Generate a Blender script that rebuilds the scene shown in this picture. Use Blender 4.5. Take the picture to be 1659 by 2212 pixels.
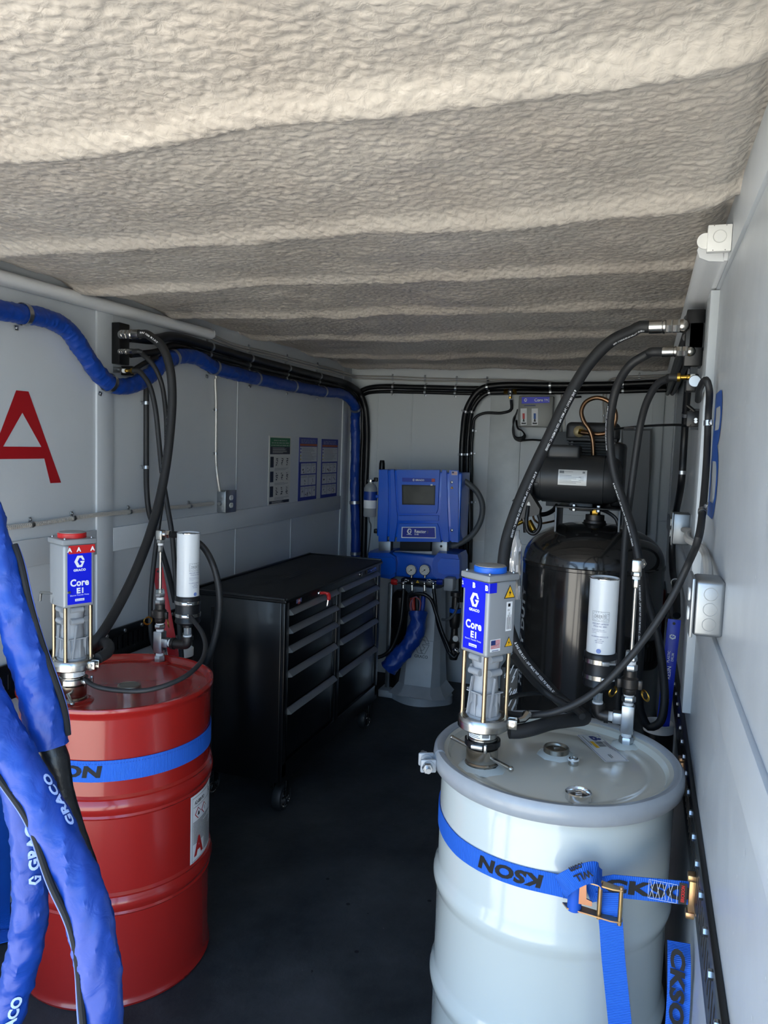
import bpy, bmesh, math, random
import numpy as np
from mathutils import Vector, Matrix, Euler
random.seed(7); np.random.seed(7)
for o in list(bpy.data.objects): bpy.data.objects.remove(o)
scene = bpy.context.scene
COL = scene.collection
PI = math.pi

# ------------------------------------------------------------------ camera
FPX, CAMH = 1660.0, 1.68
YAW, PITCH, ROLL = math.radians(18.65), math.radians(-5.05), math.radians(1.9)
_f = Vector((-math.sin(YAW)*math.cos(PITCH), math.cos(YAW)*math.cos(PITCH), math.sin(PITCH)))
_r0 = Vector((math.cos(YAW), math.sin(YAW), 0)); _u0 = _r0.cross(_f)
_rt = math.cos(ROLL)*_r0 + math.sin(ROLL)*_u0
_up = -math.sin(ROLL)*_r0 + math.cos(ROLL)*_u0
cd = bpy.data.cameras.new('camera'); cam = bpy.data.objects.new('camera', cd); COL.objects.link(cam)
cd.sensor_fit = 'VERTICAL'; cd.sensor_height = 36.0; cd.sensor_width = 27.0
cd.lens = FPX/2212*36.0; cd.clip_start = 0.02; cd.clip_end = 400
M = Matrix.Identity(4)
for i in range(3):
    M[i][0] = _rt[i]; M[i][1] = _up[i]; M[i][2] = -_f[i]
M[0][3], M[1][3], M[2][3] = 0, 0, CAMH
cam.matrix_world = M
scene.camera = cam

# ------------------------------------------------------------------ sky, sun, exposure
scene.view_settings.view_transform = 'Standard'
scene.view_settings.look = 'None'
scene.view_settings.gamma = 1.0
scene.view_settings.use_curve_mapping = False
scene.view_settings.exposure = 3.4
w = bpy.data.worlds.new('sky'); scene.world = w; w.use_nodes = True
nt = w.node_tree; bg = nt.nodes['Background']
sky = nt.nodes.new('ShaderNodeTexSky'); sky.sky_type = 'HOSEK_WILKIE'
sky.sun_direction = Vector((-0.62, 0.42, 0.66)).normalized(); sky.turbidity = 3.5; sky.ground_albedo = 0.3
nt.links.new(sky.outputs[0], bg.inputs[0]); bg.inputs[1].default_value = 2.3
sd = bpy.data.lights.new('sun', 'SUN'); sun = bpy.data.objects.new('sun', sd); COL.objects.link(sun)
sd.energy = 3.6; sd.angle = math.radians(0.6); sd.color = (1.0, 0.95, 0.86)
sun.rotation_euler = Vector((-0.62, 0.42, 0.66)).normalized().to_track_quat('Z', 'Y').to_euler()
sun.location = (-6, 4, 8)

# ------------------------------------------------------------------ helpers
def ray(x, y): return _rt*((x-829.5)/FPX) - _up*((y-1106)/FPX) + _f
_C = Vector((0, 0, CAMH))
def onX(x, y, X): d = ray(x, y); return _C + d*(X/d.x)
def onY(x, y, Y): d = ray(x, y); return _C + d*(Y/d.y)
def onZ(x, y, Z): d = ray(x, y); return _C + d*((Z-CAMH)/d.z)
V = Vector
def lin(h):
    h = h.lstrip('#'); c = [int(h[i:i+2], 16)/255 for i in (0, 2, 4)]
    return tuple(x/12.92 if x <= 0.04045 else ((x+0.055)/1.055)**2.4 for x in c) + (1.0,)

MATS = {}
def mat(name, col, rough=0.5, metal=0.0, coat=0.0, noise=None, bump=None, spec=None, trans=0.0, sheen=0.0, nobj=True, rvar=0.0):
    """principled material; noise=(scale, amount, colour2), bump=(scale, strength, distance)"""
    if name in MATS: return MATS[name]
    m = bpy.data.materials.new(name); m.use_nodes = True; t = m.node_tree; b = t.nodes['Principled BSDF']
    c = lin(col) if isinstance(col, str) else tuple(col)+(1.0,)
    b.inputs['Base Color'].default_value = c
    b.inputs['Roughness'].default_value = rough; b.inputs['Metallic'].default_value = metal
    b.inputs['Coat Weight'].default_value = coat; b.inputs['Coat Roughness'].default_value = 0.08
    b.inputs['Transmission Weight'].default_value = trans
    if spec is not None: b.inputs['Specular IOR Level'].default_value = spec
    m.diffuse_color = c
    if noise or bump or rvar:
        tc = t.nodes.new('ShaderNodeTexCoord')
        if noise:
            sc, am, c2 = noise
            n = t.nodes.new('ShaderNodeTexNoise'); n.inputs['Scale'].default_value = sc; n.inputs['Detail'].default_value = 6
            t.links.new(tc.outputs['Object'], n.inputs['Vector'])
            r = t.nodes.new('ShaderNodeValToRGB'); r.color_ramp.elements[0].position = 0.5-0.5*am if am < 1 else 0.35; r.color_ramp.elements[1].position = 0.75
            r.color_ramp.elements[0].color = c; r.color_ramp.elements[1].color = lin(c2)
            t.links.new(n.outputs['Fac'], r.inputs['Fac']); t.links.new(r.outputs['Color'], b.inputs['Base Color'])
        if rvar:
            n3 = t.nodes.new('ShaderNodeTexNoise'); n3.inputs['Scale'].default_value = 9; n3.inputs['Detail'].default_value = 5
            t.links.new(tc.outputs['Object'], n3.inputs['Vector'])
            mr = t.nodes.new('ShaderNodeMapRange'); mr.inputs[3].default_value = max(0.02, rough-rvar); mr.inputs[4].default_value = rough+rvar
            t.links.new(n3.outputs['Fac'], mr.inputs[0]); t.links.new(mr.outputs[0], b.inputs['Roughness'])
        if bump:
            sc, st, di = bump
            n2 = t.nodes.new('ShaderNodeTexNoise'); n2.inputs['Scale'].default_value = sc; n2.inputs['Detail'].default_value = 4
            t.links.new(tc.outputs['Object'], n2.inputs['Vector'])
            bp = t.nodes.new('ShaderNodeBump'); bp.inputs['Strength'].default_value = st; bp.inputs['Distance'].default_value = di
            t.links.new(n2.outputs['Fac'], bp.inputs['Height']); t.links.new(bp.outputs['Normal'], b.inputs['Normal'])
    MATS[name] = m
    return m

_tcache = {}
def text_geo(s, bold=0.0):
    k = (s, bold)
    if k not in _tcache:
        c = bpy.data.curves.new('t', 'FONT'); c.body = s; c.size = 1.0; c.offset = bold; c.resolution_u = 3
        c.align_x = 'LEFT'; c.space_character = 1.0 + bold*1.2
        o = bpy.data.objects.new('t', c); COL.objects.link(o)
        me = bpy.data.meshes.new_from_object(o)
        vs = [(v.co.x, v.co.y) for v in me.vertices]; fs = [tuple(p.vertices) for p in me.polygons]
        bpy.data.objects.remove(o); bpy.data.curves.remove(c); bpy.data.meshes.remove(me)
        xs = [v[0] for v in vs]; ys = [v[1] for v in vs]
        x0, x1, y0, y1 = min(xs), max(xs), min(ys), max(ys)
        _tcache[k] = ([(v[0]-x0, v[1]-y0) for v in vs], fs, x1-x0, y1-y0)
    return _tcache[k]

def catmull(P, per=8, closed=False):
    P = [V(p) for p in P]; n = len(P); out = []
    if n == 2 and not closed: return P
    rng = range(n if closed else n-1)
    for i in rng:
        p1, p2 = P[i], P[(i+1) % n]
        p0 = P[i-1] if (i > 0 or closed) else p1*2-p2
        p3 = P[(i+2) % n] if (i+2 < n or closed) else p2*2-p1
        # centripetal
        t0 = 0; t1 = t0+max((p1-p0).length, 1e-6)**.5; t2 = t1+max((p2-p1).length, 1e-6)**.5; t3 = t2+max((p3-p2).length, 1e-6)**.5
        for k in range(per):
            t = t1+(t2-t1)*k/per
            A1 = p0*((t1-t)/(t1-t0))+p1*((t-t0)/(t1-t0)); A2 = p1*((t2-t)/(t2-t1))+p2*((t-t1)/(t2-t1)); A3 = p2*((t3-t)/(t3-t2))+p3*((t-t2)/(t3-t2))
            B1 = A1*((t2-t)/(t2-t0))+A2*((t-t0)/(t2-t0)); B2 = A2*((t3-t)/(t3-t1))+A3*((t-t1)/(t3-t1))
            out.append(B1*((t2-t)/(t2-t1))+B2*((t-t1)/(t2-t1)))
    if not closed: out.append(P[-1].copy())
    return out

def frames(path, closed=False):
    """parallel-transport frames: list of (p, tangent, n, b)"""
    n = len(path); T = []
    for i in range(n):
        a = path[i-1] if (i > 0 or closed) else path[i]; b = path[(i+1) % n] if (i < n-1 or closed) else path[i]
        T.append((b-a).normalized())
    ref = V((0, 0, 1)) if abs(T[0].z) < 0.9 else V((1, 0, 0))
    nn = (ref - T[0]*ref.dot(T[0])).normalized(); out = []
    for i in range(n):
        if i:
            nn = nn - T[i]*nn.dot(T[i]); nn.normalize()
        out.append((path[i], T[i], nn.copy(), T[i].cross(nn)))
    return out

def rotz(a): return Matrix.Rotation(a, 3, 'Z')
def axis_mat(d):
    """3x3 whose z axis is d"""
    return V(d).normalized().to_track_quat('Z', 'Y').to_matrix()

class G:
    """collects geometry (world or local coordinates) for ONE mesh object"""
    def __init__(s): s.v = []; s.f = []; s.m = []; s.cur = 0
    def add(s, vs, fs, R=None, t=None):
        b = len(s.v)
        for p in vs:
            p = V(p)
            if R is not None: p = R @ p
            if t is not None: p = p + V(t)
            s.v.append(p)
        for q in fs: s.f.append([b+i for i in q]); s.m.append(s.cur)
        return s
    def mi(s, i): s.cur = i; return s
    def box(s, c, d, R=None, bev=0.0, seg=2):
        hx, hy, hz = d[0]/2, d[1]/2, d[2]/2
        vs = [(x, y, z) for x in (-hx, hx) for y in (-hy, hy) for z in (-hz, hz)]
        fs = [(0, 1, 3, 2), (4, 6, 7, 5), (0, 4, 5, 1), (2, 3, 7, 6), (0, 2, 6, 4), (1, 5, 7, 3)]
        if bev > 0:
            bm = bmesh.new(); vv = [bm.verts.new(p) for p in vs]
            for q in fs: bm.faces.new([vv[i] for i in q])
            bmesh.ops.bevel(bm, geom=list(bm.edges), offset=min(bev, 0.49*min(d)), segments=seg, affect='EDGES', profile=0.5)
            bm.verts.index_update(); vs = [v.co.copy() for v in bm.verts]; fs = [[v.index for v in f.verts] for f in bm.faces]; bm.free()
        return s.add(vs, fs, R, c)
    def bx(s, x0, x1, y0, y1, z0, z1, bev=0.0, seg=2):
        return s.box(((x0+x1)/2, (y0+y1)/2, (z0+z1)/2), (abs(x1-x0), abs(y1-y0), abs(z1-z0)), None, bev, seg)
    def cyl(s, p0, p1, r0, r1=None, n=16, caps=True, ph=0.0):
        p0, p1 = V(p0), V(p1); r1 = r0 if r1 is None else r1; R = axis_mat(p1-p0)
        b = len(s.v); vs = []
        for p, r in ((p0, r0), (p1, r1)):
            for k in range(n):
                a = ph+2*PI*k/n; vs.append(p+R@V((r*math.cos(a), r*math.sin(a), 0)))
        fs = [(k, (k+1) % n, n+(k+1) % n, n+k) for k in range(n)]
        if caps: fs += [tuple(range(n-1, -1, -1)), tuple(range(n, 2*n))]
        return s.add(vs, fs)
    def hexn(s, p0, p1, r, ph=0.0):
        """hexagonal nut with slightly chamfered ends"""
        p0, p1 = V(p0), V(p1); d = (p1-p0); L = d.length; d.normalize(); c = min(0.12*r, L*0.2)
        return s.lathe(p0, [(0, 0), (r*0.9, 0), (r, c), (r, L-c), (r*0.9, L), (0, L)], 6, d, ph)
    def lathe(s, o, prof, n=32, axis=(0, 0, 1), ph=0.0):
        R = axis_mat(axis) if tuple(axis) != (0, 0, 1) else Matrix.Identity(3); o = V(o); vs = []; idx = []
        for r, z in prof:
            if r <= 1e-7: idx.append([len(vs)]); vs.append(o+R@V((0, 0, z)))
            else:
                idx.append(list(range(len(vs), len(vs)+n)))
                for k in range(n):
                    a = ph+2*PI*k/n; vs.append(o+R@V((r*math.cos(a), r*math.sin(a), z)))
        fs = []
        for a, b in zip(idx[:-1], idx[1:]):
            for k in range(n):
                k2 = (k+1) % n
                if len(a) == 1 and len(b) == 1: continue
                if len(a) == 1: fs.append((a[0], b[k2], b[k])) if True else None
                elif len(b) == 1: fs.append((a[k], a[k2], b[0]))
                else: fs.append((a[k], a[k2], b[k2], b[k]))
        return s.add(vs, fs)
    def tube(s, path, r, n=12, caps=True, closed=False, mod=None):
        """path: list of points; r: number or list; mod(i, k, ang)->radius factor"""
        fr = frames([V(p) for p in path], closed); m = len(fr); vs = []
        for i, (p, T, N, B) in enumerate(fr):
            ri = r[i] if isinstance(r, (list, tuple)) else r
            for k in range(n):
                a = 2*PI*k/n; q = ri*(mod(i, k, a) if mod else 1.0)
                vs.append(p+N*(q*math.cos(a))+B*(q*math.sin(a)))
        fs = []
        for i in range(m if closed else m-1):
            j = (i+1) % m
            for k in range(n):
                k2 = (k+1) % n; fs.append((i*n+k, i*n+k2, j*n+k2, j*n+k))
        if caps and not closed:
            fs += [tuple(range(n-1, -1, -1)), tuple(range((m-1)*n, m*n))]
        return s.add(vs, fs)
    def ball(s, c, r, n=14, sc=(1, 1, 1)):
        prof = [(max(0, r*math.sin(PI*i/(n//2))), -r*math.cos(PI*i/(n//2))) for i in range(n//2+1)]
        prof[0] = (0, -r); prof[-1] = (0, r)
        g = G().lathe((0, 0, 0), prof, n)
        return s.add([(p.x*sc[0], p.y*sc[1], p.z*sc[2]) for p in g.v], g.f, None, c)
    def torus(s, c, R, r, axis=(0, 0, 1), n=24, k=8):
        A = axis_mat(axis); pts = [V(c)+A@V((R*math.cos(2*PI*i/n), R*math.sin(2*PI*i/n), 0)) for i in range(n)]
        return s.tube(pts, r, k, closed=True)
    def prism(s, poly, o, u, v, h):
        """2-D polygon extruded by h along u x v from plane at o"""
        o, u, v = V(o), V(u), V(v); w_ = u.cross(v).normalized(); n = len(poly)
        vs = [o+u*a+v*b for a, b in poly]+[o+u*a+v*b+w_*h for a, b in poly]
        fs = [tuple(range(n-1, -1, -1)), tuple(range(n, 2*n))]+[(k, (k+1) % n, n+(k+1) % n, n+k) for k in range(n)]
        return s.add(vs, fs)
    def flat(s, poly, fn):
        """flat polygon through mapping fn(u, v)"""
        return s.add([fn(a, b) for a, b in poly], [tuple(range(len(poly)))])
    def rect(s, u0, v0, u1, v1, fn, nu=1):
        vs = []; fs = []
        for i in range(nu+1):
            u = u0+(u1-u0)*i/nu; vs += [fn(u, v0), fn(u, v1)]
        for i in range(nu): fs.append((2*i, 2*i+2, 2*i+3, 2*i+1))
        return s.add(vs, fs)
    def text(s, st, cx, cy, fn, h=None, w=None, bold=0.0, align='C', sx=1.0, shear=0.0):
        vs, fs, tw, th = text_geo(st, bold)
        ky = h/th if h else None; kx = (w/tw) if w else ky*sx
        if ky is None: ky = kx
        ox = {'C': -tw*kx/2, 'L': 0, 'R': -tw*kx}[align]
        return s.add([fn(cx+ox+a*kx+shear*(b*ky), cy-th*ky/2+b*ky) for a, b in vs], fs)
    def build(s, name, mats, parent=None, world=True, smooth=True, angle=38, origin=None):
        if not isinstance(mats, (list, tuple)): mats = [mats]
        me = bpy.data.meshes.new(name)
        vs = s.v
        if parent is not None:
            if world:
                Mi = parent.matrix_basis.inverted()
                g = parent.parent
                while g is not None: Mi = Mi @ g.matrix_basis.inverted(); g = g.parent
                vs = [Mi @ p for p in vs]
            loc = V((0, 0, 0))
        else:
            if origin is None:
                mn = [min(p[i] for p in vs) for i in range(3)]; mx = [max(p[i] for p in vs) for i in range(3)]
                loc = V(((mn[0]+mx[0])/2, (mn[1]+mx[1])/2, mn[2]))
            else: loc = V(origin)
            vs = [p-loc for p in vs]
        me.from_pydata([tuple(p) for p in vs], [], s.f)
        for m_ in mats: me.materials.append(m_)
        me.polygons.foreach_set('material_index', s.m)
        if smooth:
            me.polygons.foreach_set('use_smooth', [True]*len(me.polygons)); me.set_sharp_from_angle(angle=math.radians(angle))
        me.update()
        o = bpy.data.objects.new(name, me); COL.objects.link(o); o.location = loc
        if parent is not None: o.parent = parent
        return o

def tag(o, label=None, cat=None, group=None, kind=None):
    if label: o['label'] = label
    if cat: o['category'] = cat
    if group: o['group'] = group
    if kind: o['kind'] = kind
    return o
def thing(name, label, cat, loc=(0, 0, 0), rz=0.0, group=None):
    e = bpy.data.objects.new(name, None); COL.objects.link(e); e.empty_display_size = 0.05
    e.location = loc; e.rotation_euler = (0, 0, rz)
    e.matrix_basis = Matrix.Translation(V(loc)) @ Matrix.Rotation(rz, 4, 'Z')
    return tag(e, label, cat, group)
def plane(o, u, v, off=0.0):
    """mapping fn(a,b) on the plane o + a u + b v, lifted by off along u x v"""
    o, u, v = V(o), V(u).normalized(), V(v).normalized(); n = u.cross(v)
    return lambda a, b: o+u*a+v*b+n*off
def cylmap(c, r, a0, z0, off=0.0, sgn=1):
    """mapping: arc length u (positive to the viewer's right when sgn=1) / height v, on a vertical cylinder"""
    def fn(u, v):
        a = a0+sgn*u/r; return V((c[0]+(r+off)*math.cos(a), c[1]+(r+off)*math.sin(a), z0+v))
    return fn
def arc(c, r, a0, a1, n, u=(1, 0, 0), v=(0, 1, 0)):
    c, u, v = V(c), V(u), V(v)
    return [c+u*(r*math.cos(a0+(a1-a0)*i/n))+v*(r*math.sin(a0+(a1-a0)*i/n)) for i in range(n+1)]

# ------------------------------------------------------------------ materials
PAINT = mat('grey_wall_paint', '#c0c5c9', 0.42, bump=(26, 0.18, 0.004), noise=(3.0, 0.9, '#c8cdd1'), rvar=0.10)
PAINT_B = mat('grey_back_wall_paint_lifted', '#c8cdcf', 0.45, bump=(18, 0.22, 0.004), rvar=0.08)  # same wall grey, colour lightened to make up for weak light deep inside
TRIMW = mat('pale_trim_paint', '#b4b9bc', 0.4)
BLACK = mat('black_powder_coat', '#0b0c0e', 0.35, spec=0.4)
RUBBER = mat('black_rubber_hose', '#1f2022', 0.55, bump=(220, 0.25, 0.0006))
RUBBERD = mat('black_cable_jacket', '#0c0d11', 0.42)
GRUB = mat('grey_rubber_conduit', '#54585b', 0.55)
STEEL = mat('brushed_stainless', '#b9b6b0', 0.25, 1.0, bump=(160, 0.05, 0.0004))
ZINC = mat('zinc_plated_steel', '#b4b7ba', 0.32, 1.0, rvar=0.1)
CHROME = mat('bright_chrome', '#dcdcdc', 0.1, 1.0)
GALV = mat('galvanised_steel', '#a4a7a9', 0.42, 0.9, noise=(14, 0.9, '#8a8e91'), rvar=0.12)
BRASS = mat('brass', '#b8923f', 0.28, 1.0)
YZINC = mat('yellow_zinc', '#b9a76a', 0.3, 0.9, noise=(30, 0.8, '#b98a72'))
COPPER = mat('copper_tube', '#94755a', 0.3, 1.0, noise=(25, 0.8, '#7a5a42'))
IRON = mat('dark_malleable_iron', '#4b4846', 0.42, 0.85)
WHITE = mat('white_plastic', '#e2e2de', 0.4)
TAPE = mat('white_thread_tape', '#e8e8e6', 0.6)
PRINTW = mat('white_print', '#eef0f2', 0.5)
PRINTK = mat('black_print', '#0a0a0c', 0.5)
PRINTG = mat('grey_print', '#6d7276', 0.5)
GBLUE = mat('label_blue', '#0418d8', 0.35)
MBLUE = mat('machine_blue_paint', '#0b60d8', 0.32, coat=0.4)
MBLUE_D = mat('machine_blue_shroud', '#0b56c6', 0.36, coat=0.3)
RED = mat('red_paint', '#c4201f', 0.45)
YELLOW = mat('warning_yellow', '#f0b81c', 0.45)
# ------------------------------------------------------------------ the trailer shell
XL, XR, YB, Y0, ZC = -2.06, 0.16, 5.27, 0.45, 2.222

def floor_material():
    m = bpy.data.materials.new('black_floor_coating'); m.use_nodes = True; t = m.node_tree; b = t.nodes['Principled BSDF']; L = t.links.new
    tc = t.nodes.new('ShaderNodeTexCoord')
    n = t.nodes.new('ShaderNodeTexNoise'); n.inputs['Scale'].default_value = 2.2; n.inputs['Detail'].default_value = 9; n.inputs['Roughness'].default_value = 0.68
    L(tc.outputs['Object'], n.inputs['Vector'])
    r = t.nodes.new('ShaderNodeValToRGB'); e = r.color_ramp.elements
    e[0].position = 0.36; e[0].color = lin('#24282b'); e[1].position = 0.72; e[1].color = lin('#46494b')
    L(n.outputs['Fac'], r.inputs['Fac'])
    # pale scuffs and specks
    v = t.nodes.new('ShaderNodeTexVoronoi'); v.inputs['Scale'].default_value = 9.0; v.inputs['Randomness'].default_value = 1.0
    L(tc.outputs['Object'], v.inputs['Vector'])
    r2 = t.nodes.new('ShaderNodeValToRGB'); r2.color_ramp.elements[0].position = 0.0; r2.color_ramp.elements[0].color = (1, 1, 1, 1); r2.color_ramp.elements[1].position = 0.035; r2.color_ramp.elements[1].color = (0, 0, 0, 1)
    L(v.outputs['Distance'], r2.inputs['Fac'])
    mx = t.nodes.new('ShaderNodeMix'); mx.data_type = 'RGBA'; L(r2.outputs['Color'], mx.inputs[0]); L(r.outputs['Color'], mx.inputs[6]); mx.inputs[7].default_value = lin('#6a6d6e')
    # wet dark drips
    v2 = t.nodes.new('ShaderNodeTexVoronoi'); v2.inputs['Scale'].default_value = 14.0; L(tc.outputs['Object'], v2.inputs['Vector'])
    r3 = t.nodes.new('ShaderNodeValToRGB'); r3.color_ramp.elements[0].position = 0.09; r3.color_ramp.elements[0].color = (1, 1, 1, 1); r3.color_ramp.elements[1].position = 0.12; r3.color_ramp.elements[1].color = (0, 0, 0, 1)
    L(v2.outputs['Distance'], r3.inputs['Fac'])
    n4 = t.nodes.new('ShaderNodeTexNoise'); n4.inputs['Scale'].default_value = 1.3; L(tc.outputs['Object'], n4.inputs['Vector'])
    mm = t.nodes.new('ShaderNodeMath'); mm.operation = 'GREATER_THAN'; mm.inputs[1].default_value = 0.58; L(n4.outputs['Fac'], mm.inputs[0])
    mu = t.nodes.new('ShaderNodeMath'); mu.operation = 'MULTIPLY'; L(mm.outputs[0], mu.inputs[0]); L(r3.outputs['Color'], mu.inputs[1])
    mx2 = t.nodes.new('ShaderNodeMix'); mx2.data_type = 'RGBA'; L(mu.outputs[0], mx2.inputs[0]); L(mx.outputs[2], mx2.inputs[6]); mx2.inputs[7].default_value = lin('#0a0b0d')
    L(mx2.outputs[2], b.inputs['Base Color'])
    b.inputs['Roughness'].default_value = 0.62; b.inputs['Specular IOR Level'].default_value = 0.35
    nb = t.nodes.new('ShaderNodeTexNoise'); nb.inputs['Scale'].default_value = 90; nb.inputs['Detail'].default_value = 6; L(tc.outputs['Object'], nb.inputs['Vector'])
    bp = t.nodes.new('ShaderNodeBump'); bp.inputs['Strength'].default_value = 0.35; bp.inputs['Distance'].default_value = 0.003
    L(nb.outputs['Fac'], bp.inputs['Height']); L(bp.outputs['Normal'], b.inputs['Normal'])
    return m
fl = G().bx(XL-0.04, XR+0.04, Y0, YB+0.04, -0.05, 0.0).build('floor', floor_material(), smooth=False)
tag(fl, 'black textured coating on the trailer floor', kind='structure')

def foam_material():
    m = bpy.data.materials.new('sprayed_foam'); m.use_nodes = True; t = m.node_tree; b = t.nodes['Principled BSDF']; L = t.links.new
    tc = t.nodes.new('ShaderNodeTexCoord')
    n = t.nodes.new('ShaderNodeTexNoise'); n.inputs['Scale'].default_value = 3.0; n.inputs['Detail'].default_value = 5; L(tc.outputs['Object'], n.inputs['Vector'])
    r = t.nodes.new('ShaderNodeValToRGB'); r.color_ramp.elements[0].position = 0.3; r.color_ramp.elements[1].position = 0.7
    r.color_ramp.elements[0].color = lin('#b3aa9f'); r.color_ramp.elements[1].color = lin('#bfb8ae')
    L(n.outputs['Fac'], r.inputs['Fac']); L(r.outputs['Color'], b.inputs['Base Color'])
    b.inputs['Roughness'].default_value = 0.33; b.inputs['Specular IOR Level'].default_value = 0.5
    n1 = t.nodes.new('ShaderNodeTexNoise'); n1.inputs['Scale'].default_value = 55; n1.inputs['Detail'].default_value = 3; n1.inputs['Distortion'].default_value = 0.6; L(tc.outputs['Object'], n1.inputs['Vector'])
    n2 = t.nodes.new('ShaderNodeTexVoronoi'); n2.feature = 'SMOOTH_F1'; n2.inputs['Scale'].default_value = 60; n2.inputs['Smoothness'].default_value = 0.6; L(tc.outputs['Object'], n2.inputs['Vector'])
    ad = t.nodes.new('ShaderNodeMath'); ad.operation = 'SUBTRACT'; L(n1.outputs['Fac'], ad.inputs[0]); L(n2.outputs['Distance'], ad.inputs[1])
    bp = t.nodes.new('ShaderNodeBump'); bp.inputs['Strength'].default_value = 0.55; bp.inputs['Distance'].default_value = 0.006
    L(ad.outputs[0], bp.inputs['Height']); L(bp.outputs['Normal'], b.inputs['Normal'])
    return m

RIBS = [0.57, 1.175, 1.80, 2.38, 2.96, 3.66, 4.41, 5.03]
def value_noise(x, y, seed):
    rs = np.random.RandomState(seed); T = rs.rand(256, 256)
    xi = np.floor(x).astype(int); yi = np.floor(y).astype(int); fx = x-xi; fy = y-yi
    fx = fx*fx*(3-2*fx); fy = fy*fy*(3-2*fy)
    a = T[xi % 256, yi % 256]; b = T[(xi+1) % 256, yi % 256]; c = T[xi % 256, (yi+1) % 256]; d = T[(xi+1) % 256, (yi+1) % 256]
    return (a*(1-fx)+b*fx)*(1-fy)+(c*(1-fx)+d*fx)*fy
def worley(x, y, seed):
    rs = np.random.RandomState(seed); PX = rs.rand(256, 256); PY = rs.rand(256, 256)
    xi = np.floor(x).astype(int); yi = np.floor(y).astype(int); best = np.full(x.shape, 9.0)
    for dx in (-1, 0, 1):
        for dy in (-1, 0, 1):
            cx, cy = xi+dx, yi+dy
            d = (cx+PX[cx % 256, cy % 256]-x)**2+(cy+PY[cx % 256, cy % 256]-y)**2
            best = np.minimum(best, d)
    return np.sqrt(best)
def ceiling():
    ys = [Y0]
    while ys[-1] < YB: ys.append(ys[-1]+(0.02 if ys[-1] < 0.8 else 0.0062+0.0016*max(0, ys[-1]-1)))
    ys = np.array(ys); xs = np.linspace(XL, XR, 360)
    Xg, Yg = np.meshgrid(xs, ys)
    # wavering rib lines
    wob = 0.035*(value_noise(Xg*1.7+5, Yg*0.3, 3)-0.5)+0.02*(value_noise(Xg*6, Yg*0.6, 4)-0.5)
    z = np.zeros_like(Xg)
    for k, rb in enumerate(RIBS):
        d = (Yg-rb-wob*1.6)
        amp = 0.026*(0.75+0.5*value_noise(Xg*2.3, np.full_like(Xg, k*3.7), 11))
        z -= amp*np.exp(-(d/0.040)**2)
        z -= 0.004*np.exp(-(d/0.12)**2)
    z -= 0.020*(value_noise(Xg*3.2, Yg*3.2, 21)-0.5)
    z -= 0.010*(value_noise(Xg*9, Yg*9, 22)-0.5)
    warp = 0.5*(value_noise(Xg*14, Yg*14, 31)-0.5)
    p = worley(Xg*44+warp, Yg*52+warp, 41); p2 = worley(Xg*95+warp, Yg*95, 42)
    z -= 0.0052*(0.75-p)+0.0018*(0.7-p2)
    # rounded fade to the side and back edges
    edge = np.minimum(np.minimum(Xg-XL, XR-Xg), YB-Yg)
    ed = 0.03*(value_noise(Yg*7, Xg*7, 51)-0.2)
    z += 0.030*np.exp(-np.maximum(edge-ed, 0)/0.03)
    z = ZC+z
    V_ = np.stack([Xg, Yg, z], -1).reshape(-1, 3); ny, nx = Xg.shape
    i = np.arange(ny*nx).reshape(ny, nx); a = i[:-1, :-1].ravel(); b = i[1:, :-1].ravel(); c = i[1:, 1:].ravel(); d = i[:-1, 1:].ravel()
    Fq = np.stack([a, b, c, d], -1)
    me = bpy.data.meshes.new('ceiling'); me.from_pydata(V_, [], Fq.tolist()); me.materials.append(foam_material())
    me.polygons.foreach_set('use_smooth', [True]*len(me.polygons)); me.update()
    o = bpy.data.objects.new('ceiling', me); COL.objects.link(o)
    tag(o, 'off-white sprayed foam insulation over the roof ribs', kind='structure')
    return o
ceil = ceiling()
rf = G().bx(XL-0.04, XR+0.04, Y0, YB+0.04, ZC+0.05, ZC+0.10).build('sheet_metal_deck', PAINT, ceil, smooth=False)

# left wall: sheet with raised battens
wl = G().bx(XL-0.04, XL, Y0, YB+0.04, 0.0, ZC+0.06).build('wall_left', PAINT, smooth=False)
tag(wl, 'grey painted left wall with raised battens', kind='structure')
def batten(parent, *a): return G().bx(*a, bev=0.003, seg=2).build('batten', PAINT, parent)
BT = 0.009
for y0, y1 in ((0.45, 0.55), (1.28, 1.38), (2.515, 2.612), (5.10, 5.20)): batten(wl, XL-0.002, XL+BT, y0, y1, 0.0, 2.20)
for y0, y1 in ((0.551, 1.279), (1.381, 2.514), (2.613, 5.099)): batten(wl, XL-0.002, XL+BT, y0, y1, 1.203, 1.302)
batten(wl, XL-0.002, XL+0.05, -0.25, YB, 2.125, 2.24) if False else None
for y in (3.62, 4.30): G().bx(XL-0.001, XL+0.0025, y, y+0.012, 0.0, 1.20, bev=0.001).build('panel_seam', PAINT, wl)
G().bx(XL-0.001, XL+0.0025, 3.62, 3.632, 1.303, 2.15, bev=0.001).build('panel_seam', PAINT, wl)
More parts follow.
